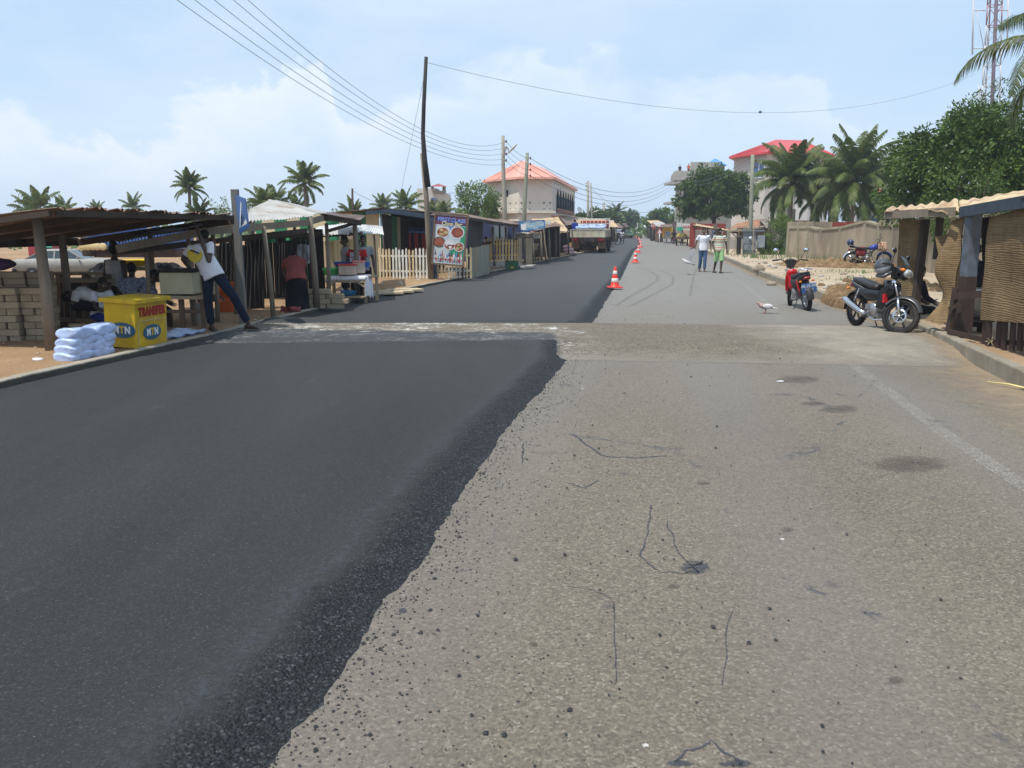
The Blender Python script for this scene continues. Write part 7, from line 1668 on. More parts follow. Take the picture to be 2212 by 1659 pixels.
# weeds
M_weed = leafmat('weed_green', (.05,.10,.02), (.09,.16,.035), (.16,.22,.06))
m = MB(); 
for i in range(900):
    c = r.choice(((12.6,29.5,1.6,.8),(14.5,33,1.8,1.0),(10.8,25,.9,.6),(17,48,2.5,2.5),(13.6,45,1.2,3),(15.2,40,1.8,1.2),(19,52,2,2))); x, y = r.gauss(c[0],c[2]*.5), r.gauss(c[1],c[3]*.6)
    if x < XR(y)+.3: continue
    hgt = r.uniform(.05,.16) if y < 38 else r.uniform(.15,.5); a = r.uniform(0,6.3); dx, dy = math.cos(a)*.02, math.sin(a)*.02; lx, ly = r.uniform(-.08,.08), r.uniform(-.08,.08)
    m.add([(x-dx,y-dy,.13),(x+dx,y+dy,.13),(x+lx,y+ly,.13+hgt)], [(0,1,2)])
solo(m, 'weeds', M_weed, 'sparse green weeds growing on the right verge sand', 'weeds', kind='stuff')

# ================================================================ plants
M_leafd = leafmat('mango_leaf', (.034,.064,.011), (.062,.108,.018), (.14,.20,.04)); M_leafb = leafmat('broad_leaf', (.055,.105,.012), (.10,.165,.022), (.20,.27,.05)); M_palm = leafmat('palm_leaf', (.042,.072,.017), (.082,.118,.028), (.23,.23,.06), .5, .3)
M_bark = mat('tree_bark', (.11,.085,.065), .95, 0, .3, 6, .8, 30, .1); M_pbark = mat('palm_bark', (.17,.145,.115), .9, 0, .25, 10, .6, 40, .1, stretch=(1,1,6))
def leaf(m, p, d, nrm, L, w):
    s = d.cross(nrm).normalized()*w/2; m.v += [p, p+d*L*.5+s, p+d*L, p+d*L*.5-s]; o = len(m.v)-4; m.f.append([o,o+1,o+2,o+3]); m.mi.append(0); m.sm.append(False)
def tree(label, base, rx, ry, rz, cz, n_leaf, L, mt, seed, cat='tree', name='tree', nclump=70, hollow=.55, trunk_r=.2, group=None, lump=.35, limbs=9):
    r = random.Random(seed); base = V(base); root = T(name, label, cat, base, group=group); C0 = V((0,0,cz))
    cl_ = []
    for i in range(nclump):
        while True:
            d = V((r.gauss(0,1), r.gauss(0,1), r.gauss(0,1))).normalized()
            if d.z > -.75: break
        t = r.uniform(hollow, 1.0)*(1+lump*noise.noise(d*1.7+V((seed,0,0)))); cl_.append((C0+V((d.x*rx*t, d.y*ry*t, d.z*rz*t)), d, r.uniform(.6,1.35)))
    m = MB(); per = n_leaf//nclump; cr_ = (rx+ry+rz)/3*(.26 if nclump < 200 else .15)
    for c, d, k in cl_:
        R_ = cr_*k
        for j in range(int(per*k)):
            e = V((r.gauss(0,1), r.gauss(0,1), r.gauss(0,.8))); e = e.normalized()*R_*(r.random()**.45)
            dr = (e.normalized()*.7 + d*.5 + V((r.uniform(-.6,.6), r.uniform(-.6,.6), r.uniform(-.9,.3)))).normalized(); nn = V((r.uniform(-1,1), r.uniform(-1,1), r.uniform(.2,1.4))).normalized()
            leaf(m, c+e, dr, nn, L*r.uniform(.6,1.2), L*.42)
    part(m, 'crown', mt, root)
    m = MB(); fork = V((0,0,max(.4, cz-rz*.75))); m.tube([(0,0,-.1), fork*.5+V((.05,0,0)), fork], [trunk_r, trunk_r*.8, trunk_r*.7], 10)
    for i in range(limbs):
        c = cl_[i*max(1,nclump//limbs) % nclump][0]; mid = fork.lerp(c, .5)+V((0,0,.1*rz)); m.tube([fork, mid, c], [trunk_r*.45, trunk_r*.25, trunk_r*.07], 6)
    part(m, 'trunk', M_bark, root); return root
def palm(label, base, h, fl, seed, nf=22, leaflets=30, lean=(0,0), mt=None, group=None, droop=1.0, lw=.05, coconuts=True, share=None, minel=-35):
    r = random.Random(seed); base = V(base); root = T('palm_tree', label, 'palm tree', base, group=group); top = V((lean[0], lean[1], h))
    m = MB(); k = 10; pts = [V((lean[0]*(i/k)**1.6, lean[1]*(i/k)**1.6, h*i/k - (.2 if i == 0 else 0))) for i in range(k+1)]; m.tube(pts, [.17-.07*i/k+(.03 if i == 0 else 0) for i in range(k+1)], 9); part(m, 'trunk', M_pbark, root)
    m = MB()
    for f in range(nf):
        az_ = f*2.399+r.uniform(-.2,.2); el0 = RD(86 - (86-minel)*((f+.5)/nf)**1.25 + r.uniform(-6,6)); L = fl*r.uniform(.85,1.08); u = V((math.cos(az_), math.sin(az_), 0)); p = top.copy(); el = el0; seg = 12; P = [p.copy()]; D = []
        for s_ in range(seg):
            d = u*math.cos(el)+Zm*math.sin(el); D.append(d); p = p+d*L/seg; P.append(p.copy()); el -= RD((3+10*(s_/seg))*droop)*(.45+.55*math.cos(el0))
        D.append(D[-1]); m.tube([P[i] for i in range(0,seg+1,2)], [.030*fl/4*(1-i/seg)+.006 for i in range(0,seg+1,2)], 4)
        side0 = u.cross(Zm).normalized(); tw = r.uniform(-.35,.35)
        for j in range(leaflets):
            t = .14+.86*(j+.5)/leaflets; x = t*seg; i0 = min(int(x), seg-1); pp_ = P[i0].lerp(P[i0+1], x-i0); d = D[i0]; ll = fl*.25*(math.sin(math.pi*min(1,t*.85+.12))**.6)*r.uniform(.8,1.1)
            for sg_ in (-1,1):
                sd_ = (side0*sg_*(math.cos(tw)) + Zm*math.sin(tw)*sg_*.6); dr = (sd_*.8 + d*.55 - Zm*(.25+.3*r.random())).normalized(); dr2 = (dr*.6 - Zm*.75*droop).normalized(); mid = pp_+dr*ll*.5; end = mid+dr2*ll*.5; w = d*lw*.5
                o = len(m.v); m.v += [pp_-w, pp_+w, mid+w, mid-w, end]; m.f += [[o,o+1,o+2,o+3],[o+3,o+2,o+4]]; m.mi += [0,0]; m.sm += [False,False]
    part(m, 'crown', mt or M_palm, root)
    if coconuts:
        m = MB()
        for i in range(8): a = i*.8; m.ball(top+V((.2*math.cos(a),.2*math.sin(a),-.22-.08*(i%3))), .11, 8, 6)
        part(m, 'coconuts', mat('green_coconut', (.17,.15,.04), .5, 0, .3), root)
    return root
def gp(x, Y, z=.1): v = q(x, 500, Y); return V((v.x, v.y, z))
# mango tree on the right, behind the red kiosk
tree('dense round dark green mango tree behind the red kiosk', gp(1541,84), 3.6, 3.2, 2.85, 4.85, 24000, .36, M_leafd, 4, nclump=230, trunk_r=.28, hollow=.6, lump=.25)
# big broadleaf tree behind the mat shack
tree('large broad dark green tree rising behind the mat shack at the right edge', gp(2092,30), 3.0, 2.8, 2.2, 3.6, 48000, .18, M_leafd, 12, nclump=330, trunk_r=.25, hollow=.5, lump=.3)
tree('sparse leggy treetop poking above the big right-hand tree', gp(2118,33), 1.5, 1.4, 1.6, 5.5, 5000, .13, M_leafd, 13, nclump=46, trunk_r=.12, hollow=.3, lump=.6, limbs=14)
tree('low green branches hanging behind the shack roof at the right', gp(2100,20), 1.2, 1.0, 1.0, 2.0, 4500, .10, M_leafd, 14, nclump=30, trunk_r=.08)
tree('leafy bush by the electrical cabinets, in front of the wall end', gp(1688,51), 1.15, 1.0, 1.35, 1.1, 5200, .13, M_leafb, 15, cat='bush', name='bush', nclump=46, trunk_r=.07)
tree('low spreading green shrub between the cabinets and the wall', gp(1672,50.5), 1.1, .6, .42, .34, 2400, .12, M_leafb, 16, cat='bush', name='bush', nclump=30, trunk_r=.04)
palm('left coconut palm in front of the red-roofed house', gp(1705,60), 4.9, 3.7, 3, 36, 40, droop=1.1, lw=.10)
palm('tall central coconut palm right of the red-roofed house', gp(1838,56), 4.7, 3.9, 5, 38, 40, droop=1.05, lw=.10)
palm('shorter coconut palm overlapping behind the central one', gp(1790,62), 4.1, 3.4, 9, 28, 34, droop=1.1, lw=.10)
palm('coconut palm between the central palm and the big tree', gp(1902,58), 4.2, 3.2, 11, 26, 34, droop=1.0, lw=.10)
pr_ = palm('near coconut palm whose fronds reach in at the upper right corner', V((q(2350,100,15.5).x+.3,15.8,.1)), q(2350,100,15.5).z, 2.35, 17, 17, 64, droop=1.15, lw=.028, lean=(-.3,-.3), coconuts=False, minel=-40)
# left horizon palms and trees
LP = [(62,62,3.4,3.2,'leftmost palm of the pair above the rusty roof'),(103,60,3.8,3.2,'right palm of the pair above the rusty roof'),(130,68,3.6,3.0,'small palm right of the left pair'),(218,95,4.2,2.9,'small far palm above the rusty roof, left of another'),(297,88,4.5,3.1,'small palm above the middle of the rusty roof'),
      (412,60,4.8,2.6,'tall slender solitary palm with drooping fronds'),(424,56,3.2,2.4,'yellowish short palm under the tall slender one'),(575,62,4.1,3.0,'left palm of the cluster above the pale hip roof'),(605,64,4.3,3.1,'middle palm of the cluster above the pale hip roof'),(664,58,5.0,3.4,'tallest thick palm above the pale hip roof'),(640,66,3.6,2.8,'low palm between the cluster and the tall palm'),
      (765,66,3.4,2.8,'palm with a bare pole behind it, above the striped kiosk'),(829,80,4.2,3.0,'small palm above the striped kiosk'),(884,62,3.9,3.2,'palm left of the tall wooden pole'),(966,72,3.5,2.8,'palm in front of the distant pavilion building'),(925,78,3.6,2.8,'palm just right of the tall pole')]
for i, (x, Y, h, fl_, lb) in enumerate(LP): palm(lb, gp(x,Y,-.6 if x < 700 else -.2), h+(.6 if x < 700 else .2)-(.2 if i in (5,9) else .65), fl_*random.Random(i+5).uniform(.55,.68), 40+i, random.Random(i).randint(13,22), 18, mt=M_palm, group='palms on the left skyline', lw=.11, coconuts=False, lean=(random.Random(i).uniform(-.5,.5),0), minel=-25)
tree('bright green broadleaf tree beside the cream two-storey building', gp(1032,66), 1.9,1.6,1.9,3.4, 5200, .26, M_leafb, 60, nclump=60)
tree('lower green tree left of the bright broadleaf tree', gp(998,70), 1.3,1.2,1.2,2.2, 2400, .26, M_leafd, 61, nclump=34)
tree('spindly small tree right of the slender palm', gp(478,60,-.5), .9,.8,1.5,2.9, 900, .22, M_leafb, 62, nclump=26, hollow=.2, trunk_r=.08)
tree('round yellow-green bush below the slender palm', gp(437,56,-.5), 1.0,.8,.7,2.5, 1400, .2, M_leafb, 63, nclump=26)
tree('low trees right of the pale hip roof', gp(718,72,-.3), 1.9,1.2,.9,2.6, 1800, .24, M_leafb, 64, nclump=36)
tree('bushy tree behind the signpost', gp(545,66,-.4), 1.5,1.2,1.0,3.0, 1500, .24, M_leafd, 65, nclump=30)
tree('green tree over the far right roadside beyond the grey building', gp(1430,150), 2.6,2,1.7,3.6, 3600, .6, M_leafb, 66, nclump=60)
for i, (x, Y, rx_, rz_, cz_) in enumerate(((1282,130,2.0,1.5,3.2),(1315,150,2.2,1.5,3.4),(1345,170,1.6,1.6,3.3),(1362,185,1.3,2.0,3.6),(1250,110,1.4,1.0,2.4),(1395,300,6,1.8,3),(1422,260,4,1.8,3))):
    tree(('dark roadside tree just right of the far poles','broad dark tree above the distant stalls','narrow dark tree in the far left tree line','tall narrow tree at the end of the left tree line','low tree behind the yellow shop','hazy far tree at the road vanishing point','hazy far tree right of the vanishing point')[i], gp(x,Y,0), rx_, rx_*.8, rz_, cz_, 2600, .5+Y/500, M_leafd, 70+i, nclump=46, trunk_r=.25)
palm('far palm rising from the distant left tree line', gp(1332,160,0), 4.8, 2.6, 90, 16, 12, lw=.3, coconuts=False)
# hazy wood closing the horizon on both sides
m = MB(); r = random.Random(77)
for i in range(9000):
    side = r.random() < .72
    X_ = r.uniform(-260,30) if side else r.uniform(60,260); Yb = 150+abs(r.gauss(0,30)); h_ = 3.0+1.6*noise.noise(V((X_*.05,0,3)))+1.0*noise.noise(V((X_*.2,2,3))); z = r.random()*h_ - .8
    p = V((X_, Yb, z)); dr = V((r.uniform(-1,1), r.uniform(-1,1), r.uniform(-1,.6))).normalized(); leaf(m, p, dr, V((r.uniform(-1,1),-.6,r.uniform(0,1))).normalized(), r.uniform(1.0,1.9), 1.0)
solo(m, 'far_wood', M_leafd, 'far-off belt of scrub and trees along the horizon', 'wood', kind='stuff')
# ================================================================ right-hand buildings
M_blgl = flat('blue_window_glass', (.05,.12,.35), .12); M_rroof = mat('bright_red_metal_roof', (.56,.055,.05), .4, .05, .08, 2); M_hcream = mat('house_cream_render', (.52,.48,.43), .9, 0, .07, 1)
RH = T('house', 'large cream house with bright red hipped metal roof and blue windows behind the palms', 'house', gp(1680,98,0))
Yh = 94; el_, er_ = q(1586,345,Yh), q(1790,338,Yh-2); el2, er2 = el_+V((7,16,0)), er_+V((4,16,0)); mid = q(1657,339,Yh-5.5)
zt = (el_.z+mid.z)/2+.5
for v in (el_, er_, el2, er2, mid): v.z = zt
foot = [el_, mid, er_, er2, el2]
m = MB()
for i in range(5):
    a, b = foot[i], foot[(i+1)%5]; m.add([V((a.x,a.y,0)), V((b.x,b.y,0)), b, a], [(0,1,2,3)])
part(m, 'wall', M_hcream, RH, world=True)
cxy = sum(foot, V())/5; ev = []
for v in foot: o = v-cxy; o.z = 0; ev.append(v+o.normalized()*.9-Zm*.1)
t1, t2 = q(1677,302,Yh+5), q(1736,304,Yh+5)
m = MB(); m.add(ev+[t1,t2], [(0,1,5),(1,2,6,5),(2,3,6),(3,4,5,6),(4,0,5)]); m.add([v-Zm*.22 for v in ev]+ev, [(0,1,6,5),(1,2,7,6),(2,3,8,7),(3,4,9,8),(4,0,5,9),(4,3,2,1,0)])
for (e0,e1,ta,tb_,n_) in ((0,1,t1,t1,16),(1,2,t1,t2,26)):
    for k in range(1, n_): m.bar(ev[e0].lerp(ev[e1],k/n_)+Zm*.03, ta.lerp(tb_,k/n_)+Zm*.02, .05, .04)
part(m, 'roof', M_rroof, RH, world=True)
def win(parent, a, b, t, z, w, h, lab='window', frame=True, gl=None):
    nn = V(((b-a).y,-(b-a).x,0)).normalized(); u = (b-a); u.z = 0; u.normalize(); c = a.lerp(b,t); c.z = z
    m = MB(); m.hexa([c-u*w/2-Zm*h/2, c+u*w/2-Zm*h/2, c+u*w/2-Zm*h/2+nn*.05, c-u*w/2-Zm*h/2+nn*.05, c-u*w/2+Zm*h/2, c+u*w/2+Zm*h/2, c+u*w/2+Zm*h/2+nn*.05, c-u*w/2+Zm*h/2+nn*.05]); o = part(m, lab, gl or M_blgl, parent, world=True)
    if frame:
        m = MB(); c2 = c+nn*.07
        for s_ in (-1,1): m.bar(c2+u*w/2*s_-Zm*h/2, c2+u*w/2*s_+Zm*h/2, .12, .08, up=nn); m.bar(c2-u*w/2+Zm*h/2*s_, c2+u*w/2+Zm*h/2*s_, .12, .08)
        m.bar(c2-Zm*h/2, c2+Zm*h/2, .09, .07, up=nn); part(m, 'frame', M_whitep, o, world=True)
    return o
win(RH, el_, mid, .80, zt-1.7, 1.9, 1.9); win(RH, mid, er_, .30, zt-1.8, 1.5, 1.8); win(RH, mid, er_, .62, zt-1.8, 1.5, 1.8); win(RH, mid, er_, .88, zt-1.8, 1.4, 1.6, gl=M_nearblack)
win(RH, mid, er_, .35, zt-5.2, 1.5, 1.8); win(RH, mid, er_, .75, zt-5.2, 1.5, 1.8)
m = MB(); a, b = q(1708,480,60), q(1745,480,60); m.box(((a.x+b.x)/2, 64, 1.6), (1.1,3,3.2)); M_wr = mat('white_render', (.60,.58,.56), .9, 0, .08); solo(m, 'outbuilding', M_wr, 'narrow white outbuilding under the left palm behind the compound wall', 'building', loc=(a+b)/2)
m = MB(); m.box(q(1900,478,64)+Zm*-.2, (3.6,4,2.6)); solo(m, 'outbuilding', M_wr, 'white outbuilding with a blue door, right of the central palm', 'building', loc=q(1900,490,64))
m = MB(); m.box(q(1750,470,68), (1.6,3,3.4)); solo(m, 'outbuilding', M_wr, 'white wall glimpsed between the two front palms', 'building', loc=q(1750,490,68))
m = MB(); m.box(q(1893,482,61.9), (.7,.1,1.1)); solo(m, 'door', flat('blue_door', (.03,.08,.16), .5), 'blue door on the low white outbuilding behind the wall', 'door', loc=q(1893,492,61.9))
rr2 = T('house', 'low house with orange-red tiled roof glimpsed between the palms and the big tree', 'house', gp(1915,70,0)); m = MB(); a, b = q(1860,446,70), q(1960,446,70); m.add([a,b,b+V((-1,4,1.9)),a+V((1,4,1.9))],[(0,1,2,3)]); part(m, 'roof', mat('orange_tile', (.50,.17,.10), .8, 0, .3, 12), rr2, world=True); m = MB(); m.box(((a.x+b.x)/2,72,1.6), ((b-a).x-.6,3.5,3.2)); part(m, 'wall', M_hcream, rr2, world=True)
m = MB(); m.sheet(q(1883,376,68), q(1935,366,68), q(1935,352,72), q(1883,350,72), waves=12, amp=.03, th=.02); solo(m, 'grey_roof', M_tinp, 'pale grey ribbed roof glimpsed behind the central palm', 'roof', loc=q(1900,380,68))
# unfinished grey building
GB = T('building', 'unfinished grey concrete building with stepped parapets and workers on its roof, behind the mango tree', 'building', gp(1500,130,0)); M_gblk = mat('bare_blockwork', (.36,.34,.30), .95, 0, .14, 1.5, .3, 10, .1, dirt=(.24,.22,.2), dirt_amt=.5)
def zb_(y, Y): return q(1500,y,Y).z
m = MB()
def vol(x0, x1, y0, Y, dep, zlo=0): a, b = q(x0,500,Y), q(x1,500,Y); zt_ = zb_(y0,Y); m.hexa([V((a.x,Y,zlo)),V((b.x,Y,zlo)),V((b.x+2,Y+dep,zlo)),V((a.x+2,Y+dep,zlo)),V((a.x,Y,zt_)),V((b.x,Y,zt_)),V((b.x+2,Y+dep,zt_)),V((a.x+2,Y+dep,zt_))])
vol(1461, 1600, 384, 130, 12); vol(1486, 1548, 350, 134, 8, zb_(372,134)); part(m, 'wall', M_gblk, GB, world=True)
m = MB(); vol(1453, 1600, 369, 129.2, 13.6, zb_(389,129.2)); part(m, 'parapet', M_gblk, GB, world=True)
m = MB()
for y in (396, 439): 
    a = zb_(y,129); m.box((q(1470,500,129).x+2, 130, a), (8.5,4.5,.35))
part(m, 'slab', M_conc, GB, world=True)
m = MB()
for x in (1462,1470,1479): m = MB(); m.bar(V((q(x,500,129.8).x,129.8,0)), V((q(x,500,129.8).x,129.8,zb_(388,130))), .5, .4); part(m, 'column', mat('pale_column', (.50,.46,.42), .9), GB, world=True)
m = MB()
for y in (410, 452): m.box(V((q(1466,500,129.9).x,129.9,zb_(y,130))), (.9,.2,1.4))
part(m, 'window', M_nearblack, GB, world=True)
b4 = T('house', 'blue pointed roof peeking over the grey building', 'house', gp(1548,150,0)); m = MB(); a, b, c = q(1530,357,150), q(1572,357,150), q(1545,342,154); m.add([a,b,b+V((0,8,0)),a+V((0,8,0)),c], [(0,1,4),(1,2,4),(2,3,4),(3,0,4)]); part(m, 'roof', M_bluet, b4, world=True); m = MB(); m.box(((a.x+b.x)/2,154,(a.z)/2), (3,6,a.z)); part(m, 'wall', M_gblk, b4, world=True)

# ---- red kiosk with awning
M_rk = mat('brick_red_sheet', (.27,.038,.028), .6, 0, .12, 2, .2, 20); rk = T('kiosk', 'open-fronted brick-red metal kiosk with a lean-to awning behind the walking men', 'kiosk', g(1497,534,.1))
k0_ = q(1489,534,71.5); k1_ = q(1502,534,69.5); xL = q(1489,500,72.5).x; xR = q(1570,500,72.5).x
def rb(m, x0, x1, y0, y1, Y, dep): a, b = q(x0,y1,Y), q(x1,y0,Y); k = dep*.24; m.hexa([V((a.x,Y,a.z)),V((b.x,Y,a.z)),V((b.x+k,Y+dep,a.z)),V((a.x+k,Y+dep,a.z)),V((a.x,Y,b.z)),V((b.x,Y,b.z)),V((b.x+k,Y+dep,b.z)),V((a.x+k,Y+dep,b.z))])
m = MB(); rb(m, 1488.5, 1502, 482, 534, 71, 3.2); part(m, 'side_wall', M_rk, rk, world=True)
m = MB(); rb(m, 1502, 1568, 483, 496, 74.1, .12); part(m, 'fascia_board', M_rk, rk, world=True)
m = MB(); rb(m, 1502, 1566, 496, 535, 75.5, .1); part(m, 'back_wall', mat('kiosk_interior', (.30,.25,.22), .8, 0, .3, 2), rk, world=True)
m = MB(); rb(m, 1561, 1567, 494, 530, 72.5, .2); part(m, 'post', M_rk, rk, world=True)
m = MB(); rb(m, 1536, 1551, 498, 522, 73.9, .5); part(m, 'fridge', mat('blue_grey_fridge', (.13,.17,.24), .4), rk, world=True)
m = MB(); rb(m, 1518, 1534, 508, 530, 73.7, .6); part(m, 'cabinet', M_redw, rk, world=True)
m = MB(); m.sheet(q(1496,486,70.5), q(1602,503,66), q(1600,500.5,69.5), q(1500,482.5,73.5), waves=10, amp=.02, th=.03); part(m, 'awning', M_tiny, rk, world=True)
m = MB(); m.bar(q(1496,488,70.5), q(1602,505,66), .04,.12); m.tube([q(1568,500,68), q(1569,530,68)], .05, 8); m.tube([q(1528,492,69.9), q(1529,530,69.9)], .05, 8); part(m, 'awning_frame', M_wd, rk, world=True)
m = MB(); m.tube([q(1546,485,68.5), q(1556,520,68.5)], .12, 8); m.tube([q(1540,486,69), q(1548,500,68.8), q(1553,512,68.5)], .08, 7); solo(m, 'tree_stump', M_bark, 'bare leaning forked stump rising behind the striped-shirt man', 'stump', loc=q(1556,528,68.5))
m = MB(); rb(m, 1500, 1640, 516, 540, 64, .2); solo(m, 'low_wall', M_conc, 'low concrete wall in front of the red kiosk and cabinets', 'wall', loc=q(1560,540,64))
# rust roofs behind cabinets
stall('market_stall', 'row of sheds with orange-rusted tin roofs behind the electrical cabinets', 'market stall', q(1630,520,67),
      [(q(1574,495,65), q(1652,487,63), q(1640,473,70), q(1590,483,73), tinmat('orange_rust_sheet', (.55,.33,.18), (.35,.13,.05), .7), 16), (q(1640,478,63), q(1760,481,60), q(1755,476,66), q(1640,473,69), M_tinr, 18)],
      [(q(x,488,64), q(x,540,64), .09) for x in (1596,1612,1640,1652,1665)], [(q(1575,499,64.9), q(1652,491,62.9), .06,.12)], postmat=M_wg)
m = MB(); rb(m, 1590, 1660, 492, 528, 68, .1); solo(m, 'shed_back_wall', mat('mottled_pale_wall', (.42,.37,.32), .9, 0, .4, 3), 'mottled pale back wall of the sheds behind the cabinets', 'wall', loc=q(1625,530,68))
# electrical cabinets on posts
M_cg = mat('grey_enclosure_paint', (.17,.195,.215), .5, .1, .08, 3, .1, 20); ec = T('electrical_cabinet', 'grey electrical cabinet with doors and a round meter between concrete posts', 'cabinet', q(1617,552,50))
m = MB(); rb(m, 1604, 1634, 499, 549, 50, .55); part(m, 'enclosure', M_cg, ec, world=True, bevel=.02)
m = MB(); rb(m, 1603, 1652, 496.5, 500, 49.9, .8); part(m, 'hood', M_cg, ec, world=True)
m = MB()
for y0, y1 in ((511,526),(528,540)): rb(m, 1605.5, 1619, y0, y1, 49.96, .03); rb(m, 1620.5, 1633, y0, y1, 49.96, .03)
part(m, 'door', mat('grey_door_paint', (.21,.24,.265), .5), ec, world=True)
m = MB(); m.lathe([(0,0),(.085,0),(.085,.05),(0,.05)], q(1621,514,49.9), 14, Matrix(((1,0,0),(0,0,-1),(0,1,0)))); part(m, 'meter', M_whitep, ec, world=True)
e2 = T('electrical_cabinet', 'plain lighter grey cabinet box fixed right of the main electrical cabinet', 'cabinet', q(1643,530,49.5)); m = MB(); rb(m, 1636, 1653, 509, 535, 49.4, .35); part(m, 'enclosure', mat('light_grey_enclosure', (.25,.28,.31), .5), e2, world=True, bevel=.015); m = MB(); rb(m, 1653.2, 1657, 510, 538, 49.6, .3); part(m, 'side_panel', M_nearblack, e2, world=True)
e3 = T('electrical_cabinet', 'dark louvred cabinet left of the grey electrical cabinet', 'cabinet', q(1597,550,49.8)); m = MB(); rb(m, 1590.5, 1602, 511, 549, 49.6, .4); part(m, 'enclosure', mat('dark_louvre', (.05,.045,.045), .7), e3, world=True); m = MB(); [rb(m, 1591.5, 1601, 514+i*4, 515.5+i*4, 49.55, .06) for i in range(8)]; part(m, 'louvres', M_blackm, e3, world=True)
M_cpost = mat('mossy_concrete_post', (.27,.27,.20), .9, 0, .15, 5, .3, 30)
for i, (x0, x1, y0, y1, Y, lb) in enumerate(((1568,1577,498,550,50.5,'thick concrete post left of the electrical cabinets'),(1586.5,1590,511,550,49.7,'thin concrete post beside the louvred cabinet'),(1624.5,1630,487,551,49,'tall pale timber post in front of the grey cabinet'),(1606,1609,488,500,51,'short post top behind the cabinet hood'))):
    m = MB(); rb(m, x0, x1, y0, y1, Y, .2); solo(m, 'concrete_post' if i != 2 else 'timber_post', M_cpost if i != 2 else M_wl, lb, 'post', loc=q(x0,y1,Y), bevel=.01)
m = MB(); m.bar(q(1573,499,50.3), q(1606,498,50.3), .08,.08); m.bar(q(1578,500,50.4), q(1592,514,50.4), .07,.06); m.bar(q(1577,514,50.4), q(1592,514,50.4), .05,.05); m.bar(q(1577,549,49.6), q(1590,536,49.6), .05,.05); solo(m, 'steel_bracket', M_wl, 'angled pale braces between the concrete posts beside the cabinets', 'bracket', loc=q(1585,520,50.3))
# ---- poles and wires
M_pole = mat('weathered_power_pole', (.30,.285,.235), .9, 0, .18, 3, .4, 30, .15, stretch=(3,3,.6)); M_poleg = mat('greenish_power_pole', (.24,.25,.20), .9, 0, .18, 3, .4, 30, .15, stretch=(3,3,.6))
M_wire = flat('dark_wire', (.10,.12,.16), .6); M_ins = flat('brown_insulator', (.10,.05,.035), .3)
def pole(label, pts, r0, r1, mt=M_pole, ins=0, arm=None, group=None, insside=1, cross=False):
    root = T('power_pole', label, 'pole', pts[0], group=group); n_ = len(pts); m = MB(); pts = [V(p) for p in pts]; m.tube([pts[0]-Zm*.2]+pts[1:], [r0+(r1-r0)*i/(n_-1) for i in range(n_)], 9); part(m, 'shaft', mt, root, world=True)
    top = pts[-1]
    for i in range(ins):
        m = MB(); c = top-Zm*(.35+.38*i)+V((insside*(r1+.10),-.03,0)); m.lathe([(.02,-.09),(.055,-.05),(.04,0),(.055,.05),(.02,.09)], c, 9); m.bar(c-V((insside*.12,0,0)), c, .04,.04); part(m, 'insulator', M_ins, root, world=True)
    if cross: m = MB(); m.bar(top-Zm*.5-V((.7,0,0)), top-Zm*.5+V((.7,0,0)), .09,.09); part(m, 'crossarm', mt, root, world=True)
    if arm:
        a, b = arm; m = MB(); d = V(b)-V(a); m.tube([V(a), V(a)+V((.12,0,.5)), V(a)+d*.5+Zm*.35, V(b)-d.normalized()*.4], .035, 8); part(m, 'lamp_arm', M_alu, root, world=True)
        m = MB(); e_ = V(b); m.tube([e_-d.normalized()*.45, e_, e_+d.normalized()*.35], [(.07,.05),(.16,.08),(.09,.04)], 12, side=(0,1,0), round_=True); part(m, 'lamp_head', flat('lamp_head_grey', (.48,.48,.46), .4), root, world=True)
    return root
p1b, p1t = q(1091,545,52), q(1086.5,293,52); p1b.z = 0
pole('grey power pole with a street lamp arm left of the cream building', [p1b, q(1090,440,52), q(1087,360,52), p1t], .16, .10, ins=4, arm=(q(1088,340,51.9), q(1108,320,51.6)))
p2b, p2t = q(1131,540,56), q(1139,330,56); p2b.z = 0
pole('greenish power pole leaning right, in front of the cream building', [p2b, q(1133,440,56), q(1137,380,56), p2t], .17, .11, mt=M_poleg, ins=4)
pole('short wooden power pole on the right above the electrical cabinets', [gp(1620,52,0), q(1622,480,52), q(1624,400,52), q(1626,334,52)], .14, .11, mt=M_poleg, ins=2)
FP = [(1270,391,112,.16,'tall double pole with insulators beside the yellow shop roofs, upright one'),(1253,450,120,.14,'far pole with insulators left of the tall double pole'),(1305,436,135,.14,'far slender pole right of the tall double pole'),(1317,450,150,.13,'far slender pole second right of the tall double pole'),(1340,478,165,.12,'small far pole above the white hoarding end'),(1394,0,0,0,'') ,(1377,481,180,.12,'small far pole among the left tree line'),(1361,488,175,.12,'tiny far pole left of the tree gap'),(1386,497,190,.11,'tiny far pole with cross arm at the road end'),(1436,478,150,.12,'far pole on the right verge by the yellow kiosk'),(1244,469,125,.12,'short dark pole left of the double pole')]
for x, y, Y, r_0, lb in FP:
    if not Y: continue
    b = gp(x+1,Y,0); pole(lb, [b, q(x,y,Y)], r_0*1.2, r_0, mt=M_pole, ins=3 if Y < 160 else 0, insside=-1)
pole('leaning stay pole beside the tall double pole, with a street lamp', [gp(1281,112,0), q(1276,395,112)], .15, .10, arm=(q(1277,460,112), q(1289,456,112)))
tp2 = pole('bare pole top standing above the palm over the striped kiosk', [gp(761,50,0), q(761,407,50)], .10, .06, mt=M_wd)
m = MB(); m.tube([gp(42,70,0), q(40,418,70)], [.06,.04], 6); solo(m, 'radio_mast', M_pole, 'faint thin mast at the far left skyline', 'mast', loc=gp(42,70,0))
wires = []
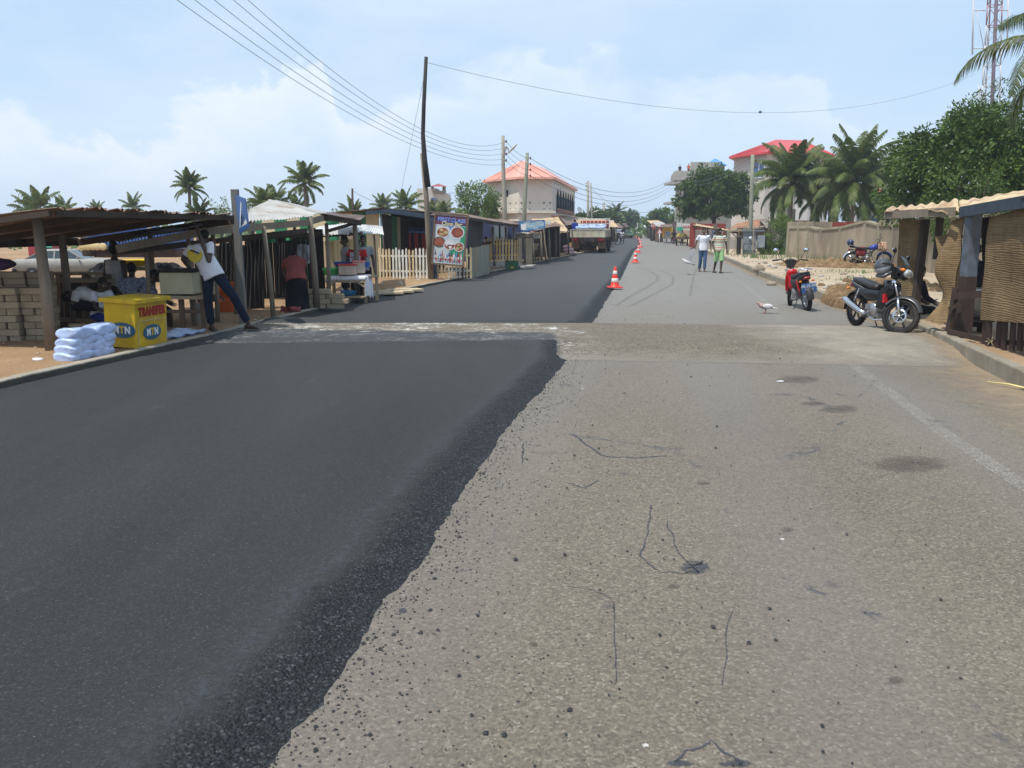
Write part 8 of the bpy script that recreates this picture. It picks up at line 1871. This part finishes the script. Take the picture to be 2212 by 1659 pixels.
def wire(label, a, b, sag, r_0=.012, grp='overhead wires', n_=22, name='overhead_wire'):
    a, b = V(a), V(b); m = MB(); m.tube([a.lerp(b,i/n_)-Zm*(4*sag*(i/n_)*(1-i/n_)) for i in range(n_+1)], r_0, 4); m_ = solo(m, name, M_wire, label, 'wire', loc=a, group=grp); return m_
for i, (xt, yt) in enumerate(((366,-12),(405,-12),(448,-12),(490,-12),(522,-12))):
    a = q(xt, yt, 20); b = p1t-Zm*(.35+.33*(i if i < 4 else 3.6))
    b = p1t-Zm*(1.75-.33*i)
    wire(('lowest','second lowest','middle','second highest','highest')[i]+' of the five wires sweeping from the top left to the street lamp pole', a, b, 1.1+.05*i, .009)
for i in range(4):
    wire(('top','second','third','lowest')[i]+' short wire linking the lamp pole to the greenish pole', p1t-Zm*(.35+.38*i)+V((.2,0,0)), p2t-Zm*(.35+.38*i), .15, .014)
rt = [q(1458,381,100), q(1458,388,100), q(1456,397,100), q(1455,404,100)]
for i in range(4): wire(('top','second','third','lowest')[i]+' wire crossing the road from the greenish pole to the grey building', p2t-Zm*(.35+.38*i)+V((.2,0,0)), rt[i], 2.1, .018, n_=30)
wire('slack wire from the tall double pole to the right side of the road', q(1275,404,112), q(1456,437,105), 2.2, .02); wire('wire from the pole beside the cream building down to the palms', q(1130,345,56), q(968,417,62), .6, .014)
wire('long sagging wire across the whole sky from the tall thin pole to the lattice mast', q(922,135,26), q(2108,160,52), 1.85, .006, n_=50); wire('thin stay wire down the left of the tall thin pole', q(919,150,26), q(868,405,29), .02, .005); wire('wire from the bare pole to the palms', q(762,412,50), q(880,432,62), .5, .012)
wire('upper wire linking the grey building to the right wooden pole', q(1466,384,100), q(1626,338,52), .9, .014); wire('lower wire linking the grey building to the right wooden pole', q(1466,392,100), q(1626,346,52), .9, .014)
bdw = litter('tiny dark knot on the long sagging wire', (q(922,135,26).lerp(q(2108,160,52), .44) - Zm*(4*1.85*.44*.56)), (.16,.1,.12), M_wire, cat='wire knot', name='wire_knot')
# ---- lattice mast
LM = T('lattice_mast', 'red and white triangular lattice radio mast with antenna frames at the upper right', 'mast', gp(2128,52,0)); Ym = 52; M_mr = flat('faded_mast_red', (.32,.19,.21), .6); M_mw = flat('mast_pale_grey', (.50,.50,.53), .6)
def mc(z): # mast centre and half-width at height z
    b, t_ = gp(2127,Ym,0), q(2146,0,Ym); k = z/t_.z; return b.lerp(t_, k), .80-.34*k
zt_ = q(2146,-30,Ym).z; step = 1.15; nz = int(zt_/step)+1
mm = MB()
for i in range(nz):
    z0_, z1_ = i*step, (i+1)*step; c0_, w0_ = mc(z0_); c1_, w1_ = mc(z1_); P_ = []
    for c, w, z in ((c0_,w0_,z0_),(c1_,w1_,z1_)): P_.append([V((c.x+w*math.cos(a), c.y+w*math.sin(a), z)) for a in (RD(200), RD(320), RD(80))])
    for k in range(3): mm.tube([P_[0][k], P_[1][k]], .04, 5); mm.tube([P_[0][k], P_[0][(k+1)%3]], .024, 4); mm.tube([P_[0][k], P_[1][(k+1)%3]] if i % 2 else [P_[0][(k+1)%3], P_[1][k]], .022, 4)
    if i % 4 == 3 or i == nz-1: part(mm, 'mast_section', M_mr if (i//4) % 2 else M_mw, LM, world=True); mm = MB()
m = MB(); m.tube([mc(1)[0]+V((0,-.3,1)), mc(zt_)[0]+V((0,-.3,0))], .10, 6); part(m, 'feeder_cables', mat('cable_run_dark', (.12,.09,.12), .7), LM, world=True)
for (xa, y0, y1, xi) in ((2103,-10,118,2128),(2178,-10,110,2152),(2115,185,285,2122)):
    m = MB(); yy = (22,104) if y1 < 200 else (195,268)
    m.tube([q(xa,y0,Ym), q(xa-2.5,y1,Ym)], .045, 6)
    for y in yy: m.tube([q(xa-1,y,Ym), q(xi,y+1,Ym)], .035, 5)
    m.tube([q(xa+6,yy[0],Ym), q(xi-3,yy[1],Ym)], .025, 4); part(m, 'antenna_frame', M_mw, LM, world=True)
# ---- hoardings and shops far down the road
def signb(label, x0, x1, y0, y1, Y, mt, texts=(), legs=True, name='hoarding', frame=None, tilt_=0):
    root = T(name, label, 'sign', gp((x0+x1)/2,Y,0)); m = MB(); rb(m, x0, x1, y0, y1, Y, .12); part(m, 'panel', mt, root, world=True)
    if legs:
        m = MB()
        for x in (x0+1.5, x1-1.5): m.tube([q(x,y1,Y+.05), gp(x,Y+.05,0)], .07, 6)
        part(m, 'leg', M_wd, root, world=True)
    for tx, u, v, s, c, fx in texts: p = q(x0+(x1-x0)*u, y0+(y1-y0)*v, Y); part(text_mb(tx, s, (0,0,1), (1,0,0), p-V((0,.03,0)), .01, .004, font_scale_x=fx), 'lettering', c, root, world=True)
    return root
M_sw = flat('sign_panel_white', (.60,.60,.58), .5); M_sg = flat('sign_green', (.05,.38,.25), .5); M_sr = flat('sign_red', (.45,.05,.05), .5)
signb('pair of white hoardings above the stalls behind the lorry', 1278, 1326, 475.5, 487, 95, M_sw, (('SALON', .25, .5, .5, M_bluepl, 1), ('DRINKS', .78, .5, .42, M_sr, 1)))
signb('small pale signboard behind the lorry near the walking woman', 1329, 1343, 495, 503, 100, M_sw, (('SHOP', .5, .5, .32, M_bluepl, 1),))
hd = signb('tall white signboard with green band on the right verge under the mango tree', 1461.5, 1476, 481, 516, 100, M_sw, (('EAT', .5, .42, .62, M_sw, .9),('FOOD', .5, .68, .4, M_sr, .8),('DAILY', .5, .86, .3, M_bluepl, .8)))
m = MB(); rb(m, 1461.8, 1475.8, 490, 499, 99.9, .02); part(m, 'green_band', M_sg, hd, world=True)
signb('second white signboard with red writing partly behind the first, by the mango tree', 1475, 1493, 483, 498, 103, M_sw, (('BAR', .4, .5, .5, M_sr, 1),))
signb('brown-backed hoarding edge left of the white signboards', 1452, 1461, 478, 507, 106, mat('hoarding_back', (.14,.11,.11), .9))
yk = T('kiosk', 'bright yellow kiosk with a white notice panel on the far right verge', 'kiosk', gp(1442,100,0)); m = MB(); rb(m, 1430.5, 1451, 491, 512, 100, 3); part(m, 'wall', flat('kiosk_yellow', (.72,.42,.02), .5), yk, world=True); m = MB(); rb(m, 1436.5, 1448.5, 500, 511.5, 99.9, .06); part(m, 'notice_panel', M_sw, yk, world=True)
for i, (tx, v) in enumerate((('SPEED', .22),('GOOD', .5),('AGENT', .8))): part(text_mb(tx, .20, (0,0,1), (1,0,0), q(1442.5, 500+11.5*v, 99.8), .01, .004), 'lettering', M_bluepl, yk, world=True)
m = MB(); m.sheet(q(1424,491,99), q(1453,490,99), q(1452,483,106), q(1427,485,106), waves=10, amp=.04, th=.02); part(m, 'roof', M_tinr, yk, world=True)
ws = T('warning_sign', 'small triangular warning sign standing left of the yellow kiosk', 'sign', gp(1425,98,0)); m = MB(); c = q(1425,499,98); m.prism([c+V((-.42,0,-.35)), c+V((.42,0,-.35)), c+V((0,0,.42))], (0,.03,0)); part(m, 'border', M_sr, ws, world=True); m = MB(); c2 = c-V((0,.02,.03)); m.prism([c2+V((-.26,0,-.22)), c2+V((.26,0,-.22)), c2+V((0,0,.26))], (0,.015,0)); part(m, 'panel', M_sw, ws, world=True); m = MB(); m.tube([c-Zm*.3, gp(1425,98,0)], .05, 6); part(m, 'post', M_whitep, ws, world=True)
cb2 = T('wall', 'reddish plank wall beyond the signboards along the right verge', 'wall', gp(1480,80,0)); m = MB(); rb(m, 1476, 1487, 497, 512, 98, .2); rb(m, 1487, 1496, 500, 515, 92, .2); part(m, 'boards', mat('pale_terracotta_boards', (.45,.33,.24), .9, 0, .25, 2), cb2, world=True)
r = random.Random(55)
cols5 = [M_tiny, M_tinr, M_tinp, M_tin]
SH = [(1300,1322,487,505,88),(1320,1336,490,504,110),(1336,1343,493,503,165),(1362,1380,494,502,235),(1412,1424,483,508,120),(1403,1414,486,505,150),(1396,1406,490,503,185),(1424,1432,487,511,108),(1284,1302,484,506,78),(1330,1350,488,500,150)]
names5 = ['low tin-roofed stall just beyond the lorry','second tin-roofed stall beyond the lorry','third far stall on the left of the road','farthest stall on the left of the road','brown shed left of the yellow kiosk','red-signed shack on the far right','farthest shack on the right of the road','grey shed next to the yellow kiosk','green-framed stall against the lorry','roof behind the second tin-roofed stall']
for i, (x0, x1, y0, y1, Y) in enumerate(SH):
    root = T('market_stall', names5[i], 'market stall', gp((x0+x1)/2,Y,0)); m = MB(); a, b = gp(x0,Y,0), gp(x1,Y,0); zt2 = q(x0,y0,Y).z; m.box(((a.x+b.x)/2, Y+1.5, zt2/2), (b.x-a.x, 2.8, zt2)); part(m, 'walls', (M_nearblack, M_wd, mat('far_wall_ochre', (.42,.30,.15), .9), M_wm)[i % 4] if i != 8 else M_nearblack, root, world=True)
    m = MB(); m.sheet(V((a.x-.5,Y-1.4,zt2-.15)), V((b.x+.5,Y-1.4,zt2-.15)), V((b.x+.5,Y+3.4,zt2+.5)), V((a.x-.5,Y+3.4,zt2+.5)), waves=10, amp=.03, th=.03); part(m, 'roof', cols5[i % 4], root, world=True)
    m = MB()
    for x in (a.x-.3, (a.x+b.x)/2, b.x+.3): m.tube([V((x,Y-1.2,0)), V((x,Y-1.2,zt2-.1))], .06, 6)
    part(m, 'posts', M_wg, root, world=True)
gs = T('phone_kiosk', 'green-framed yellow-based kiosk standing right behind the lorry', 'kiosk', gp(1304,76,0)); m = MB(); rb(m, 1299, 1311, 489, 504, 76, 1.5); part(m, 'upper', mat('dark_green_frame', (.10,.22,.15), .6), gs, world=True); m = MB(); rb(m, 1300, 1310, 504, 521, 75.9, 1.6); part(m, 'base', flat('kiosk_yellow', (0,0,0)), gs, world=True); m = MB(); rb(m, 1309.8, 1311.4, 489, 520, 75.8, .1); part(m, 'frame_edge', M_sw, gs, world=True)
rs = signb('stacked red signs on the far right shack', 1408, 1417, 482, 494, 118, M_sr, (('BAR', .5, .5, .5, M_sw, 1),))
# ---- coconut handcart
hc_ = T('handcart', 'two-wheeled handcart heaped with green and brown coconuts on the right of the lane', 'handcart', g(1475,529,0)); c = q(1473,528.5,85); c.z = 0; hc_.location = c; hc_.rotation_euler = (0,0,RD(-12))
m = MB(); m.box((0,.9,.70), (1.35,2.1,.08)); m.box((0,-.14,.80), (1.35,.05,.22)); m.box((-.66,.9,.80), (.05,2.1,.22)); m.box((.66,.9,.80), (.05,2.1,.22)); part(m, 'tray', M_wm, hc_)
for s in (-1,1):
    t = MB(); t.lathe([(.16,-.07),(.30,-.08),(.33,-.04),(.33,.04),(.30,.08),(.16,.07),(.16,-.07)], (s*.55,.4,.33), 20, rotx); w_ = part(t, 'wheel', M_tyre, hc_); t = MB(); t.lathe([(0,.03*s),(.17,.02*s)], (s*.55,.4,.33), 14, rotx); part(t, 'rim', M_alu, w_)
m = MB(); m.tube([(-.55,.4,.33),(.55,.4,.33)], .04, 8); m.box((-.3,.4,.50), (.08,.08,.36)); m.box((.3,.4,.50), (.08,.08,.36)); part(m, 'axle', M_chass, hc_)
m = MB(); 
for s in (-.5,.5): m.tube([(s,1.9,.72),(s,2.9,.95)], .03, 6)
part(m, 'shaft', M_wm, hc_)
M_coc = [mat('coconut_yellow_green', (.42,.38,.08), .5, 0, .25), mat('coconut_green', (.17,.22,.04), .5, 0, .25), mat('coconut_husk', (.28,.16,.07), .8, 0, .25)]; r = random.Random(3)
mc_ = []
for i in range(3): m = MB(); m.ball((0,0,0), (.105,.105,.13), 10, 8); mc_.append(m.mesh('coconut', [M_coc[i]]))
for lay, (nx_, ny_) in enumerate(((6,6),(5,5),(4,3))):
    for i in range(nx_):
        for j in range(ny_):
            p = MW(hc_) @ V((-.52+.08*lay+i*.205+r.uniform(-.02,.02), .0+.1*lay+j*.25, .84+lay*.15+r.uniform(-.02,.03))); o = bpy.data.objects.new('coconut', r.choice(mc_)); COL.objects.link(o); o.location = p; o.rotation_euler = (r.uniform(0,3),)*3; tag(o, 'coconut in the heap on the handcart', 'coconut', 'coconuts heaped on the handcart')
# ---- crowd of small far pedestrians
pals = [M_white, M_pink, M_blue, M_dk, M_red, M_print, M_org, M_grey]
crowd = [(1356,506.5),(1366,503.5),(1377,501.5),(1384,501.8),(1391,501.5),(1403,503),(1408,503.5),(1318,508),(1308,512),(1334,505),(1345,503)]
protos = [person('x', (0,0,0), 0, dict(anL=(.1,-.12,.09), anR=(-.1,.14,.10)), top=c_, bottom=(M_navy, M_dk)[i % 2], vox=.04, feet=None) for i, c_ in enumerate(pals[:5])]
cw_ = ['white','pink','blue','black','red']
where = ['beyond the green taxi','right of the taxi far up the road','close to the road end','just right of the cone cluster end','near the vanishing point','by the far right shack','beside the far right shack, rightmost','left of the taxi near the stalls','close behind the lorry','under the far left stalls','between the stalls and the taxi']
for i, (x, y) in enumerate(crowd):
    p = g(x, y); k = i % 5; o = protos[k] if i < 5 else dup(protos[k]); o.location = (p.x, p.y, 0); o.rotation_euler = (0,0,(i*2.1) % 6.2); o['label'] = 'tiny far pedestrian in %s top, %s' % (cw_[k], where[i]); o['group'] = 'far pedestrians'
# ---- blue articulated lorry trailer on the sand lot behind stall A
bl = T('lorry', 'blue corrugated container lorry parked on the sand lot behind the stalls', 'lorry', q(180,560,36)); 
M_blc = mat('container_blue', (.03,.10,.32), .5, 0, .2, 2, .2, 20, .4, dirt=(.12,.14,.18), dirt_amt=.5)
def zz(y, Y): return q(0, y, Y).z
x0, x1 = q(138,0,36).x, q(330,0,36).x
m = MB(); m.box(((x0+x1)/2, 37.2, (zz(538,36)+zz(490,36))/2), (x1-x0, 2.4, zz(490,36)-zz(538,36)))
for i in range(26): m.box((x0+(x1-x0)*(i+.5)/26, 35.97, (zz(536,36)+zz(492,36))/2), ((x1-x0)/52, .06, zz(492,36)-zz(536,36)))
part(m, 'container', M_blc, bl, world=True)
m = MB(); m.box(((x0+x1)/2, 37.2, zz(548,36)), (x1-x0, 1.6, .35)); part(m, 'chassis', M_chass, bl, world=True)
m = MB(); m.box((q(131,0,36).x, 37.2, zz(524,36)), (.45, 2.3, 1.2)); part(m, 'cab', M_wd, bl, world=True, bevel=.08)
m = MB(); m.box((q(131,0,35.9).x, 36.0, zz(514,36)), (.3,.06,.3)); part(m, 'cab_window', glassmat('car_glass'), bl, world=True)
for x in (160, 172, 185, 290, 305, 320): t = MB(); t.lathe([(.2,-.12),(.42,-.12),(.45,0),(.42,.12),(.2,.12)], (q(x,0,36).x, 36.3, -.2), 18, Matrix(((1,0,0),(0,0,-1),(0,1,0)))); w_ = part(t, 'wheel', M_tyre, bl, world=True)
m = MB(); 
for x in (180,190,200,210,222): m.ball(q(x,533,35.9), (.20,.05,.16), 10, 6)
part(m, 'painted_scallop', flat('scallop_yellow', (.55,.42,.20), .6), bl, world=True)
rt_ = T('tipper_truck', 'small red vehicle far out on the sand lot at the left', 'truck', q(98,548,60)); m = MB(); m.box(q(99,530,60), (1.6,2,1.5)); part(m, 'cab', M_cab, rt_, world=True, bevel=.1); m = MB(); m.box(q(101,526,58.95), (.7,.05,.6)); part(m, 'window', M_sg, rt_, world=True)
for x in (96,103): t = MB(); t.lathe([(.1,-.1),(.38,-.1),(.38,.1),(.1,.1)], q(x,546,58.9), 14, Matrix(((1,0,0),(0,0,-1),(0,1,0)))); part(t, 'wheel', M_tyre, rt_, world=True)
m = MB(); r = random.Random(2)
for i in range(1600):
    p = V((r.uniform(-95,-38), r.gauss(95,6), -.75)); h_ = r.uniform(.3,1.1); m.add([p, p+V((.7,0,0)), p+V((r.uniform(0,.7),r.uniform(-.3,.3),h_))], [(0,1,2)])
solo(m, 'scrub', M_weed, 'band of low green scrub at the far edge of the sand lot', 'scrub', kind='stuff')
hz_ = bpy.data.materials.new('haze_air'); hz_.use_nodes = True; t_ = hz_.node_tree; t_.nodes.clear(); ho = t_.nodes.new('ShaderNodeOutputMaterial'); hv = t_.nodes.new('ShaderNodeVolumePrincipled')
hv.inputs['Density'].default_value = .0008; hv.inputs['Color'].default_value = (.80,.88,1,1); hv.inputs['Anisotropy'].default_value = .2; t_.links.new(hv.outputs[0], ho.inputs['Volume'])
m = MB(); m.box((0,300,13), (760,640,30)); o = solo(m, 'haze', hz_, None, None, kind='stuff')
S['built'] = 1
